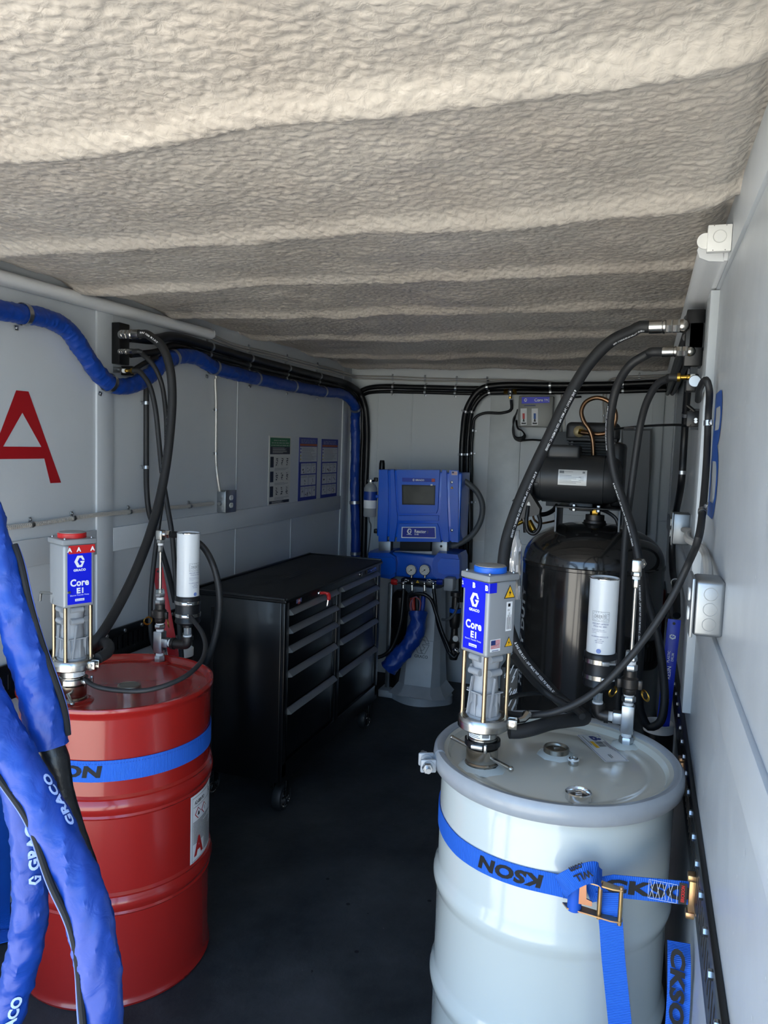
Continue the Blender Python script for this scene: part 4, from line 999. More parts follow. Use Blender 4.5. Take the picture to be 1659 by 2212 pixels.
# ---- outlet box on the left wall
def duplex(parent, o, u, v_, m=WHITE):
    """duplex receptacle on a face"""
    f1, f2 = plane(o, u, v_, .001), plane(o, u, v_, .0035)
    for s_ in (-1, 1):
        poly = [(.017*math.cos(a), s_*.0195+.0145*max(-.86, min(.86, math.sin(a)))) for a in np.linspace(0, 2*PI, 25)[:-1]]
        uu, vv = V(u).normalized(), V(v_).normalized(); G().prism(poly, V(o), uu, vv, .003).build('receptacle', m, parent)
        g = G()
        for k in (-.0065, .0065): g.rect(k-.0012, s_*.0195, k+.0012, s_*.0195+.008, f2)
        g.build('slots', PRINTK, parent, smooth=False)
ob = thing('outlet_box', 'galvanised double outlet box on the left wall', 'electrical outlet', (XL+.03, 3.48, 1.30))
G().bx(XL-.001, XL+.050, 3.43, 3.535, 1.3035, 1.414, bev=.006).build('box', GALV, ob)
G().bx(XL+.049, XL+.053, 3.428, 3.537, 1.3032, 1.417, bev=.002).build('face_plate', GALV, ob)
for dy in (.0,): duplex(ob, (XL+.053, 3.4825, 1.360), (0, 1, 0), (0, 0, 1))
for z in (1.325, 1.385): G().lathe((XL+.026, 3.4305, z), [(.010, 0), (.010, .0008), (.009, .0012), (0, .0012)], 18, (0, -1, 0)).build('knockout', GALV, ob)
G().hexn((XL+.022, 3.432, 1.352), (XL+.022, 3.415, 1.352), .011).build('connector', ZINC, ob)

# ---- LED strip light, left
def led(label, x0, x1, y0, y1, z0, z1, out):
    t = thing('strip_light', label, 'light', ((x0+x1)/2, (y0+y1)/2, z0))
    xa = x0 if out > 0 else x1-.012; G().bx(min(x0, x1) if out > 0 else max(x0, x1)-.014, min(x0, x1)+.014 if out > 0 else max(x0, x1), y0, y1, z0, z1, bev=.002).build('housing', mat('light_housing', '#cfd1d3', .4), t)
    w_ = abs(x1-x0)-.010; h_ = (z1-z0)
    poly = [(0, 0), (w_*.55, 0.002), (w_*.9, h_*.2), (w_, h_*.5), (w_*.9, h_*.8), (w_*.55, h_-.002), (0, h_)]
    if out > 0: g = G().prism(poly, (x0+.010, y1-.006, z0), (1, 0, 0), (0, 0, 1), y1-y0-.012)
    else: g = G().prism(poly, (x1-.010, y0+.006, z0), (-1, 0, 0), (0, 0, 1), y1-y0-.012)
    g.build('diffuser', mat('milky_diffuser', '#dcdedf', .3, trans=.0), t, angle=60)
    for y in (y0, y1-.008):
        pl = [(a*1.05, b*1.06-h_*.03) for a, b in poly]
        if out > 0: g = G().prism(pl, (x0+.009, y+.008, z0), (1, 0, 0), (0, 0, 1), .008)
        else: g = G().prism(pl, (x1-.009, y, z0), (-1, 0, 0), (0, 0, 1), .008)
        g.build('end_cap', mat('light_end_cap', '#d5d7d8', .4), t)
    return t
led('long white strip light unlit on the left wall under the foam', XL+.0092, XL+.0592, .56, 3.30, 2.158, 2.206, 1)
led('long grey strip light unlit in the corner above the right wall', .085, XR-.009, 1.96, 4.7, 2.125, 2.178, -1)

# white junction cover with a round flap, hung at the light's end
jb = thing('junction_cover', 'white square cover with a round flap at the end of the right strip light', 'junction box', (.125, 1.88, 2.10))
c = onY(1554, 516, 1.90)
G().box(c, (.050, .020, .058), None, .002).build('cover_plate', WHITE, jb)
G().torus(c+V((0, -.0105, .003)), .0135, .0008, (0, 1, 0), 28, 6).build('knockout_ring', mat('plastic_shade', '#c8c8c4', .5), jb)
fx0 = onY(1524, 520, 1.90); G().lathe(V((fx0.x, 1.906, fx0.z)), [(0, 0), (.0175, 0), (.018, .002), (.0175, .004), (0, .004)], 28, (0, -1, 0)).build('round_flap', WHITE, jb)
g = G()
for a in (-.021, .021):
    for b in (.0285, -.0285): g.cyl(c+V((a*.6, -.0102, b*.93)), c+V((a*.6, -.0108, b*.93)), .001, n=6)
g.build('screw_holes', PRINTK, jb, smooth=False)['kind'] = 'stuff'

# ---- load tie rails (E-track)
RAILM = mat('black_rail_paint', '#0d0e10', .38)
def rail(label, x, sgn, y0, y1, z0):
    """sgn=-1: right wall (faces -X)"""
    t = thing('tie_rail', label, 'cargo rail', (x, (y0+y1)/2, z0))
    th = .012; xa, xb_ = (x-th, x) if sgn < 0 else (x, x+th)
    g = G(); g.bx(xa, xb_, y0, y1, z0, z0+.036, bev=.002).bx(xa, xb_, y0, y1, z0+.092, z0+.128, bev=.002)
    y = y0
    while y < y1-.01:
        g.bx(xa+.002*(sgn > 0), xb_-.002*(sgn < 0), y, min(y+.020, y1), z0+.034, z0+.094); y += .034
    g.build('rail', RAILM, t)
    y = y0+.04
    while y < y1:
        for z in (z0+.110,):
            G().hexn((x+sgn*th*.9, y, z), (x+sgn*(th+.007), y, z), .0085).build('bolt', ZINC, t)
        y += .115
    return t
rail('black slotted cargo rail bolted along the right wall', XR, -1, .3, 5.1, .752)
rail('black slotted cargo rail bolted along the left wall', XL+.009, 1, .56, 5.0, .752)

# ---- right wall outlets and conduit
rb = thing('outlet_box', 'galvanised outlet box with round knockouts on the right wall near the pale drum', 'electrical outlet', (.13, 1.64, 1.325))
G().bx(.106, XR+.001, 1.60, 1.70, 1.325, 1.436, bev=.008, seg=3).build('box', GALV, rb)
for z in (1.350, 1.380, 1.410): G().torus((.135, 1.6, z), .0125, .0007, (0, 1, 0), 28, 6).build('knockout', GALV, rb)
G().bx(.100, .106, 1.596, 1.704, 1.322, 1.439, bev=.002).build('face_plate', GALV, rb)
duplex(rb, (.100, 1.65, 1.3805), (0, -1, 0), (0, 0, 1))
fb2 = thing('outlet_box', 'galvanised outlet box on the right wall beside the compressor', 'electrical outlet', (.11, 2.95, 1.3))
q = onY(1456, 1140, 2.95)
G().bx(XR-.055, XR+.001, 2.90, 3.0, q.z-.055, q.z+.055, bev=.005).build('box', GALV, fb2)
G().bx(XR-.060, XR-.055, 2.897, 3.003, q.z-.058, q.z+.058, bev=.002).build('face_plate', GALV, fb2)
duplex(fb2, (XR-.060, 2.95, q.z), (0, -1, 0), (0, 0, 1))
conduit('grey armoured conduit between the two right wall outlet boxes', [V((.135, 1.69, 1.425)), V((.142, 1.80, 1.435)), V((.149, 2.05, 1.442)), V((.140, 2.20, 1.442)), V((.127, 2.28, 1.442)), V((.127, 2.41, 1.442)), V((.145, 2.55, 1.44)), V((.140, 2.90, q.z))], .0098, (), (0, 0, 1), (-1, 0, 0))
# ------------------------------------------------------------------ manifolds and the hoses that hang from them
def crimp(t, p, d, r, L=.05):
    """crimped ferrule + swivel nut from p along d"""
    p, d = V(p), V(d).normalized()
    G().lathe(p, [(r*.9, 0), (r*1.12, 0), (r*1.14, .003), (r*1.14, L*.62), (r*1.08, L*.64), (r*1.2, L*.70), (r*1.2, L*.78), (r*.9, L*.80)], 24, d).build('ferrule', STEEL, t)
    G().hexn(p+d*L*.78, p+d*L*1.12, r*1.12).build('swivel_nut', STEEL, t)
    return p+d*L*1.12
def elbow90(t, p, d, w_, r, L):
    p, d, w_ = V(p), V(d).normalized(), V(w_).normalized()
    G().hexn(p, p+d*r*1.2, r*1.15).build('elbow_nut', STEEL, t)
    c = p+d*(L); G().tube([p+d*r*1.0, c, c], [r*.95, r*1.05, r*1.05], 14).ball(c, r*1.12, 14).tube([c, c+w_*L], r*.9, 14).build('elbow', STEEL, t)

# left manifold plate
mL = thing('manifold_block', 'black manifold block bolted to the left wall', 'manifold', (XL+.03, 2.63, 1.965))
G().bx(XL+.008, XL+.046, 2.600, 2.665, 1.965, 2.128, bev=.003).build('block', BLACK, mL)
G().bx(XL+.008, XL+.060, 2.660, 2.675, 1.925, 1.962, bev=.002).build('bracket', BLACK, mL)
pc = onY(252, 799, 2.62); G().hexn(pc+V((-.02, 0, 0)), pc+V((.012, 0, 0)), .012).cyl(pc+V((.012, 0, 0)), pc+V((.022, 0, 0)), .010, n=14).build('gauge_plug', ZINC, mL)
# right manifold
mR = thing('manifold_block', 'black manifold block bolted to the pale post on the right wall', 'manifold', (.11, 2.47, 1.937))
G().bx(.088, .138, 2.44, 2.52, 1.937, 2.10, bev=.003).build('block', BLACK, mR)
G().bx(.10, XR-.001, 2.44, 2.52, 1.99, 2.06).build('mount', BLACK, mR)
G().bx(.098, .132, 2.45, 2.51, 1.865, 1.915, bev=.004).bx(.108, .128, 2.465, 2.495, 1.91, 1.94).build('valve_body', BLACK, mR)
G().lathe((.121, 2.45, 1.893), [(0, 0), (.017, 0), (.018, .003), (.018, .010), (.016, .012), (0, .012)], 28, (0, -1, 0)).build('valve_plug', ZINC, mR)

def hang(name, label, start, d, pts, r, m=RUBBER, L=.05, brass=False, elbow=True, w_=(0, 1, 0), pr=None):
    """hose that starts at a fitting: start=where the ferrule meets the hose, d = from hose towards the fitting"""
    P_ = [V(start)]+[V(start)-V(d).normalized()*.03]+[V(p) for p in pts]
    path = lay(catmull(P_, 9), r, (5, 3)); t = thing(name, label, 'hose', path[-1])
    G().tube(path, r, 14).build('hose_body', m, t)
    if brass:
        G().lathe(V(start), [(r*.8, -.004), (r*1.15, -.004), (r*1.15, .004), (r*.6, .006), (r*.6, .022), (r*.75, .024), (r*.75, .034), (0, .034)], 18, V(d)).build('brass_fitting', BRASS, t)
        G().cyl(V(start)+V(d).normalized()*.032, V(start)+V(d).normalized()*.045, r*.85, n=18).build('thread_tape', TAPE, t)
    else:
        e = crimp(t, start, d, r, L)
        if elbow: elbow90(t, e, d, w_, r*1.0, r*1.6)
    if pr:
        for (a, b, s, up, h, k) in pr:
            i0, i1 = near(path, a), near(path, b)
            if i1 < i0: i0, i1 = i1, i0
            hose_print(t, path, r, s, i0, i1, up, h, k)
    return t, path
TXT = '& SAE 100 R1AT - 3/4" MAX WP 1525 PSI MSHA IC - 25A/00'
# left, thick: from the top fitting down to the red drum pump
s = onY(302, 722, 2.56)
hang('supply_hose', 'thick black hose from the left manifold to the red drum pump', s, (-1, .02, 0), [onY(325, 727, 2.55), onY(350, 748, 2.54), onY(366, 790, 2.53), onY(372, 850, 2.52), onY(366, 950, 2.48), onY(351, 1050, 2.42), onY(325, 1150, 2.32), onY(290, 1240, 2.20), onY(250, 1320, 2.09), onY(215, 1375, 2.00), onY(185, 1408, 1.97), onY(178, 1425, 1.96), onY(200, 1400, 2.02), onY(222, 1388, 2.0), onY(235, 1395, 1.94), onY(232, 1410, 1.90), onY(212, 1422, 1.86)], .0165, L=.05, pr=[((345, 742), (306, 723), 'SAE 100 R1AT', (-.1, -1, .2), .007, 1), ((362, 880), (338, 1100), TXT, (-1, -.55, 0), .008, 1), ((290, 1240), (225, 1360), TXT, (-.9, -.2, .5), .008, 1)])
s = onY(288, 759, 2.56)
hang('supply_hose', 'medium black hose from the left manifold looping behind the red drum', s, (-1, .02, 0), [onY(308, 765, 2.58), onY(330, 787, 2.62), onY(348, 825, 2.66), onY(357, 880, 2.68), onY(360, 950, 2.68), onY(355, 1040, 2.66), onY(342, 1140, 2.62), onY(330, 1240, 2.58), onY(325, 1320, 2.56), onY(328, 1380, 2.56), onY(345, 1430, 2.6), onY(350, 1500, 2.62)], .0095, L=.042)
s = onY(286, 801, 2.60)
hang('supply_hose', 'thin black hose with a brass end falling from the left manifold', s, (-1, .02, 0), [onY(305, 806, 2.60), onY(322, 830, 2.60), onY(335, 880, 2.60), onY(343, 950, 2.60), onY(350, 1020, 2.59), onY(360, 1085, 2.58), onY(371, 1150, 2.57), onY(378, 1230, 2.57), onY(385, 1320, 2.56), onY(392, 1420, 2.56)], .010, brass=True)
# breather hose loop beside the cartridge on the red drum
t, path = hose('air_hose', [V((-1.552, 2.278, 1.343)), onY(400, 1158, 2.33), onY(437, 1180, 2.36), onY(462, 1225, 2.36), onY(474, 1285, 2.36), onY(472, 1340, 2.36), onY(458, 1400, 2.36), onY(442, 1440, 2.37), onY(430, 1500, 2.38), onY(425, 1600, 2.40)], .0115, 'black hose looping out beside the cartridge on the red drum')
t, path = hose('power_cable', [onY(183, 1468, 1.83), onY(205, 1482, 1.82), onY(250, 1491, 1.83), onY(310, 1492, 1.85), onY(360, 1480, 1.89), onY(405, 1458, 1.95), onY(435, 1428, 2.02), onY(444, 1400, 2.08), onY(438, 1370, 2.14), onY(422, 1346, 2.195), onY(412, 1332, 2.216)], .0075, 'thin black cable lying across the red drum lid', 'cable')

# right side
s = onY(1402, 706, 2.44)
hang('supply_hose', 'thick black hose arching from the right manifold to the pump on the pale drum', s, (1, -.02, .01), [onY(1372, 712, 2.44), onY(1322, 736, 2.43), onY(1272, 786, 2.42), onY(1226, 862, 2.40), onY(1186, 945, 2.37), onY(1150, 1020, 2.34), onY(1116, 1100, 2.30), onY(1092, 1180, 2.26), onY(1086, 1260, 2.22), onY(1094, 1340, 2.20), onY(1122, 1410, 2.20), onY(1165, 1465, 2.20), onY(1210, 1512, 2.19), onY(1252, 1540, 2.15), onY(1262, 1552, 2.09), onY(1232, 1556, 2.03), onY(1190, 1562, 1.96), onY(1150, 1574, 1.91), onY(1120, 1580, 1.89), onY(1100, 1580, 1.88)], .018, L=.058, pr=[((1235, 845), (1170, 975), TXT, (.7, -.7, .2), .008, 1), ((1150, 1020), (1096, 1165), TXT, (.75, -.65, .1), .008, 1), ((1396, 706), (1320, 737), TXT, (.0, -.6, -.8), .006, 1), ((1110, 1390), (1215, 1516), TXT, (.2, -.9, .5), .008, 1)])
s = onY(1430, 760, 2.44)
hang('supply_hose', 'medium black hose from the right manifold looping beside the measuring stick', s, (1, -.02, .01), [onY(1402, 763, 2.46), onY(1362, 788, 2.48), onY(1334, 832, 2.52), onY(1320, 890, 2.55), onY(1317, 950, 2.58), onY(1326, 1020, 2.58), onY(1345, 1080, 2.56), onY(1366, 1145, 2.52), onY(1380, 1210, 2.50), onY(1386, 1300, 2.52), onY(1383, 1400, 2.55), onY(1379, 1480, 2.58), onY(1385, 1540, 2.60), onY(1402, 1570, 2.60), onY(1424, 1562, 2.60), onY(1435, 1520, 2.62), onY(1432, 1450, 2.66), onY(1420, 1370, 2.70), onY(1400, 1300, 2.74), onY(1390, 1240, 2.78)], .0135, L=.05, pr=[((1322, 880), (1318, 975), TXT, (-.8, -.6, 0), .006, 1), ((1330, 1040), (1372, 1180), TXT, (-.75, -.7, 0), .006, 1), ((1389, 1260), (1384, 1380), TXT, (-.3, -.9, 0), .006, 1)])
s = onY(1466, 815, 2.45)
hang('supply_hose', 'thin black hose with a brass end from the right manifold valve', s, (1, -.02, 0), [onY(1448, 816, 2.46), onY(1422, 828, 2.50), onY(1400, 862, 2.54), onY(1385, 910, 2.58), onY(1375, 970, 2.60), onY(1364, 1050, 2.60), onY(1354, 1130, 2.60), onY(1347, 1230, 2.60), onY(1342, 1350, 2.60), onY(1338, 1450, 2.60), onY(1334, 1560, 2.60)], .0115, brass=True)
# power cable draped from the right wall to the pale drum pump, passing above the wing nut
TUBES.append((np.linspace((-.2646, 1.8835, 1.002), (-.246, 1.917, 1.010), 8), .0135))
wall_run('power_cable', 'black cable draped from the right wall across the pale drum to its pump', [V((.127, 2.32, 1.83)), onY(1512, 838, 2.20), onY(1527, 822, 2.10), onX(1532, 840, .139), onX(1530, 900, .146), onX(1526, 1000, .146), onX(1518, 1100, .138), onX(1508, 1165, .122), onY(1488, 1215, 1.97), onY(1452, 1290, 1.97), onY(1400, 1370, 1.96), onY(1350, 1432, 1.95), onY(1300, 1482, 1.945), onY(1250, 1517, 1.935), onY(1190, 1540, 1.925), onY(1140, 1545, 1.93), onY(1112, 1545, 1.93), onY(1094, 1541, 1.915)], .0088, ((1527, 912), (1515, 1107)), (0, -1, 0), (-1, 0, 0), cat='cable', m=RUBBER)
hose('sensor_cable', [onY(1098, 1508, 1.93), onY(1130, 1500, 2.03), onY(1180, 1498, 2.10), onY(1215, 1508, 2.12), onY(1240, 1524, 2.10), onY(1252, 1538, 2.06)], .0058, 'thin black cable arching behind the pump on the pale drum', 'cable')
hose('sensor_cable', [onY(1110, 1418, 1.96), onY(1135, 1452, 2.02), onY(1175, 1496, 2.08), onY(1215, 1520, 2.06), onY(1245, 1534, 2.03), onY(1258, 1548, 2.0)], .009, 'scuffed black cable running down beside the thick hose on the pale drum', 'cable')
# far hose on the right wall
wall_run('clipped_hose', 'thick black hose clipped down the right wall beside the compressor', [onX(1487, 825, .132), onX(1483, 870, .132), onX(1478, 950, .135), onX(1472, 1040, .135), onX(1460, 1110, .130), onX(1452, 1180, .125), onX(1453, 1230, .13), onX(1460, 1270, .135), onX(1462, 1330, .135)], .0135, ((1479, 893), (1473, 1022), (1460, 1257)), (0, 1, 0), (-1, 0, 0))
# folding arm bracket with a rod
br = thing('support_arm', 'black bracket on the right wall holding a thin horizontal rod', 'bracket', (.13, 2.80, 1.78))
q = onY(1497, 905, 2.78)
G().box(q, (.040, .030, .052), None, .002).bx(q.x-.005, XR, 2.775, 2.795, q.z-.036, q.z+.034).build('bracket', BLACK, br)
G().tube(catmull([onY(1497, 915, 2.77), onY(1488, 920, 2.77), onY(1470, 918, 2.80), onY(1400, 920, 3.0), onY(1345, 925, 3.14), onY(1325, 927, 3.2)], 6), .0045, 8).build('rod', BLACK, br)
G().tube([onY(1372, 925, 3.06), onY(1350, 926, 3.12)], .0058, 8).build('rod_sleeve', ZINC, br)
G().tube([onY(1500, 888, 2.77), onY(1484, 875, 2.77)], .006, 8).build('stop_peg', BLACK, br)
G().hexn(onY(1503, 906, 2.765), onY(1503, 906, 2.755), .006).hexn(onY(1503, 911, 2.765), onY(1503, 911, 2.755), .006).build('bolts', ZINC, br)['kind'] = 'stuff'

# bundle along the top of the right wall, two hoses deep and three high
for k in range(6):
    x_, z_ = (.1335, .1065)[k % 2], 2.104-.0268*(k//2)
    wall_run('clipped_hose', ('wall-side top', 'outer top', 'wall-side middle', 'outer middle', 'wall-side lowest', 'outer lowest')[k]+' black hose of the bundle along the right wall behind the manifold', [V((x_-.012, 2.527, z_-.018)), V((x_-.004, 2.62, z_-.006)), V((x_, 2.8, z_)), V((x_, 3.6, z_)), V((x_, 4.9, z_)), V((x_-.004, 5.125, z_))], .0125, (), (0, 0, 1), (-1, 0, 0), keep=(0, 0))
# ------------------------------------------------------------------ foreground: jacketed hoses hanging at the left
def resample(path, step):
    L = [0.0]
    for a, b in zip(path[:-1], path[1:]): L.append(L[-1]+(b-a).length)
    n_ = max(2, int(L[-1]/step)); q = []; j = 0
    for i in range(n_+1):
        u_ = L[-1]*i/n_
        while j < len(L)-2 and L[j+1] < u_: j += 1
        q.append(path[j].lerp(path[j+1], (u_-L[j])/max(1e-9, L[j+1]-L[j])))
    return q
def folds(seed, amp):
    """diagonal pulled folds of a loose vinyl sleeve: sharp crests, varying around the section"""
    rs = np.random.RandomState(seed); K = [(rs.uniform(.10, .34), rs.uniform(0, 6.28), rs.choice([1, 2, 3]), rs.uniform(.6, 2.0), rs.uniform(0, 6.28)) for _ in range(6)]
    T = rs.rand(400)
    def mod(i, k, a):
        s_ = 0
        for f_, p_, m_, w_, q_ in K:
            x = math.sin(i*f_+p_+w_*math.sin(m_*a+q_)); s_ += (1-abs(x))**2.2-.3
        j = i*.13; j0 = int(j); e = T[j0 % 400]*(1-(j-j0))+T[(j0+1) % 400]*(j-j0)
        return 1+amp*s_*.55+amp*.9*(e-.5)
    return mod
CAMD = V((.68, -.73, 0)).normalized()
def side_dir(path, i, ang):
    T = tang(path, i); d = CAMD-T*CAMD.dot(T); d.normalize(); b = T.cross(d); return d*math.cos(ang)+b*math.sin(ang)
def jacket(label, px, r, seed, amp=.115, extra=(), pre=(), seam=None):
    P_ = [V(p) for p in pre]+[onY(*p) for p in px]+[V(p) for p in extra]
    path = resample(catmull(P_, 8), .006); t = thing('jacketed_hose', label, 'hose', path[-1])
    m_ = folds(seed, amp); G().tube(path, r, 32, mod=m_).build('jacket', JACKET, t)
    if seam is not None:
        i0, i1, ang = seam; i0 = near(path, i0); i1 = near(path, i1)
        rs = random.Random(seed); pts = []; pts2 = []; w_ = 0
        for i in range(i0, i1, 4):
            a = ang+.10*math.sin(i*.10)+.07*math.sin(i*.23+1); d = side_dir(path, i, a); k = 1+.10*math.sin(i*.16+seed)
            pts.append(path[i]+d*r*1.02*k)
            d2 = side_dir(path, i, a+(.16 if ang > 0 else -.16)); pts2.append(path[i]+d2*r*1.10*k)
        G().tube(catmull(pts, 3), .0052, 8).build('closure_strip', mat('black_webbing', '#0a0b0e', .8), t)
        G().tube(catmull(pts2, 3), .0020, 6).build('piping', mat('pale_blue_piping', '#5a72c8', .5), t)
    return t, path
def jprint(t, path, r, a, b, h, ang, s='GRACO', lg=True):
    """pale lettering along a jacket from pixel a to pixel b (reading direction)"""
    i0, i1 = near(path, a), near(path, b); seg = path[i0:i1+1] if i1 > i0 else path[i1:i0+1][::-1]
    L = [0.0]
    for p, q in zip(seg[:-1], seg[1:]): L.append(L[-1]+(q-p).length)
    tot = L[-1]
    def fn(u_, v_):
        u_ = max(0, min(tot*.999, u_)); j = min(len(L)-2, max(0, int(np.searchsorted(L, u_))-1)); p = seg[j].lerp(seg[j+1], (u_-L[j])/max(1e-9, L[j+1]-L[j])); T = (seg[min(j+3, len(seg)-1)]-seg[max(0, j-3)]).normalized()
        d = CAMD-T*CAMD.dot(T); d.normalize(); bb = d.cross(T); an = ang+v_/r
        return p+(d*math.cos(an)+bb*math.sin(an))*(r*1.085)
    g = G(); lw = h*1.0 if lg else 0
    if lg: logo(g, h*.5, 0, h*1.1, fn)
    g.text(s, (tot+lw*1.4)/2, 0, fn, h=h, w=tot-lw*1.6, bold=.045)
    g.build('jacket_print', mat('pale_blue_print', '#a9bdea', .5), t, smooth=False)
j1, p1 = jacket('blue vinyl jacketed hose at the far left ending in a black sleeve', [(-60, 1060, 1.03), (-25, 1150, 1.03), (8, 1250, 1.03), (40, 1350, 1.03), (70, 1450, 1.03), (92, 1540, 1.03), (106, 1612, 1.03)], .0325, 3, pre=((-2.0, .85, 1.84), (-1.6, .95, 1.78), (-1.25, .99, 1.68)), seam=((20, 1180), (125, 1600), -1.15))
path = catmull([onY(100, 1590, 1.03), onY(118, 1650, 1.03), onY(135, 1720, 1.032), onY(160, 1800, 1.035), onY(190, 1890, 1.04), onY(205, 1960, 1.045), onY(212, 2050, 1.05)], 8)
G().tube(resample(path, .006), [.020+.006*math.exp(-(i-6)**2/60) for i in range(len(resample(path, .006)))], 20, mod=folds(8, .05)).build('black_sleeve', mat('black_vinyl', '#0e0f11', .35, bump=(40, .5, .005)), j1)
j2, p2 = jacket('blue vinyl jacketed hose with a black closure strip in front of the red drum', [(-70, 1420, .97), (-30, 1510, .965), (15, 1600, .96), (62, 1690, .955), (106, 1772, .95), (150, 1862, .945), (188, 1958, .94), (208, 2060, .935), (216, 2150, .93), (222, 2260, .93)], .0335, 5, pre=((-2.0, .75, 1.75), (-1.5, .9, 1.66), (-1.2, .96, 1.5)), extra=((-.78, .94, .35), (-.80, 1.0, .08)), seam=((5, 1640), (215, 2205), .95))
j3, p3 = jacket('blue vinyl jacketed hose lettered down its length beside the red drum', [(-40, 1500, 1.02), (5, 1600, 1.02), (38, 1690, 1.02), (56, 1780, 1.02), (64, 1860, 1.02), (66, 1940, 1.02), (58, 2030, 1.02), (40, 2110, 1.02), (18, 2190, 1.02), (-10, 2280, 1.02)], .030, 6, pre=((-2.0, .95, 1.72), (-1.5, 1.0, 1.6), (-1.2, 1.03, 1.42)), extra=((-1.10, 1.05, .3), (-1.15, 1.06, .06)))
jprint(j3, p3, .030, (57, 1895), (50, 1745), .017, -.25)
jprint(j3, p3, .030, (-5, 2250), (45, 2120), .017, -.1)
jprint(j2, p2, .0335, (150, 1790), (100, 1680), .014, -1.0, 'GRACO', False)
hk = thing('hose_hook', 'steel hook on the left wall carrying the jacketed hoses', 'hook', (-2.03, .85, 1.70))
G().tube(catmull([V((XL, .85, 1.66)), V((XL+.05, .85, 1.66)), V((XL+.14, .86, 1.68)), V((XL+.17, .86, 1.74))], 5), .010, 10).build('arm', BLACK, hk)
G().bx(XL-.001, XL+.008, .80, .90, 1.60, 1.72, bev=.002).build('back_plate', BLACK, hk)

# ------------------------------------------------------------------ webbing straps
def web_material():
    m = bpy.data.materials.new('blue_polyester_webbing'); m.use_nodes = True; t = m.node_tree; b = t.nodes['Principled BSDF']; L = t.links.new
    b.inputs['Roughness'].default_value = .62; b.inputs['Base Color'].default_value = lin('#1163d6')
    uv = t.nodes.new('ShaderNodeUVMap'); mp = t.nodes.new('ShaderNodeMapping'); L(uv.outputs[0], mp.inputs[0]); mp.inputs['Scale'].default_value = (1, 1, 1)
    wv = t.nodes.new('ShaderNodeTexWave'); wv.wave_type = 'BANDS'; wv.bands_direction = 'X'; wv.inputs['Scale'].default_value = 85; wv.inputs['Distortion'].default_value = .0
    L(mp.outputs[0], wv.inputs['Vector']); bp = t.nodes.new('ShaderNodeBump'); bp.inputs['Strength'].default_value = .8; bp.inputs['Distance'].default_value = .0012
    L(wv.outputs['Fac'], bp.inputs['Height']); L(bp.outputs['Normal'], b.inputs['Normal'])
    r = t.nodes.new('ShaderNodeValToRGB'); r.color_ramp.elements[0].color = lin('#0f57c4'); r.color_ramp.elements[1].color = lin('#1b70e4'); L(wv.outputs['Fac'], r.inputs['Fac']); L(r.outputs['Color'], b.inputs['Base Color'])
    return m
WEB = web_material()
def ribbon(name, path, ups, wd, parent, th=.0022, m=None):
    """flat webbing: path points, width direction per point (one vector or a list)"""
    n_ = len(path); vs = []; fs = []; uvs = []; L = 0
    for i, p in enumerate(path):
        if i: L += (path[i]-path[i-1]).length
        T = (path[min(i+1, n_-1)]-path[max(0, i-1)]).normalized(); u_ = V(ups[i] if isinstance(ups, list) else ups); u_ = (u_-T*u_.dot(T)).normalized(); nn = T.cross(u_)
        vs += [p-u_*wd/2+nn*th/2, p+u_*wd/2+nn*th/2, p+u_*wd/2-nn*th/2, p-u_*wd/2-nn*th/2]; uvs.append(L)
    for i in range(n_-1):
        for k in range(4): fs.append((i*4+k, (i+1)*4+k, (i+1)*4+(k+1) % 4, i*4+(k+1) % 4))
    fs += [(0, 1, 2, 3), ((n_-1)*4+3, (n_-1)*4+2, (n_-1)*4+1, (n_-1)*4)]
    g = G().add(vs, fs); o = g.build(name, m or WEB, parent, angle=50)
    me = o.data; ul = me.uv_layers.new(name='UVMap')
    for lp in me.loops:
        vi = lp.vertex_index; ul.data[lp.index].uv = (uvs[vi//4], 0 if vi % 4 in (0, 3) else wd)
    return o
def cyl_hit(px, c, r):
    d = ray(*px); a = d.x**2+d.y**2; b = -2*(d.x*c.x+d.y*c.y); cc = c.x**2+c.y**2-r*r; D = b*b-4*a*cc
    t_ = (-b-math.sqrt(max(0, D)))/2/a; return _C+d*t_
def ang_of(px, c, r): p = cyl_hit(px, c, r); return math.atan2(p.y-c.y, p.x-c.x)
INK = mat('strap_black_ink', '#0c0d10', .7)
# strap around the red drum
r_ = DR+.0028; sa = thing('tie_strap', 'blue webbing strap around the red drum, lettered in black', 'strap', (CA.x, CA.y, .70))
zA = .722; a0, a1 = math.radians(-118), math.radians(118)
path = [V((XL+.028, CA.y-.345, zA+.01)), V((-1.88, CA.y-.313, zA+.004))]+[V((CA.x+r_*math.cos(a0+(a1-a0)*i/60), CA.y+r_*math.sin(a0+(a1-a0)*i/60), zA+.004)) for i in range(61)]+[V((-1.88, CA.y+.313, zA)), V((XL+.028, CA.y+.345, zA))]
ribbon('webbing', path, (0, 0, 1), .062, sa)
aR = ang_of((216, 1660), CA, r_); f = cylmap(CA, r_, aR, zA+.004, .002)
G().text('ERICKSON', 0, 0, f, h=.036, w=.340, bold=.05, align='R', shear=.18).build('strap_print', INK, sa, smooth=False)
g = G(); fq = cylmap(CA, r_, 0, zA+.004, .0018)
for i in range(120): g.rect(-.60+i*.0085, .022, -.60+i*.0085+.005, .0228, fq)
g.build('stitching', mat('navy_thread', '#0c2f7c', .7), sa, smooth=False)['kind'] = 'stuff'
G().bx(XL+.019, XL+.031, CA.y-.375, CA.y-.335, .74-.045, .81, bev=.002).build('rail_fitting', YZINC, sa); G().bx(XL+.019, XL+.031, CA.y+.335, CA.y+.375, .74-.045, .81, bev=.002).build('rail_fitting', YZINC, sa)
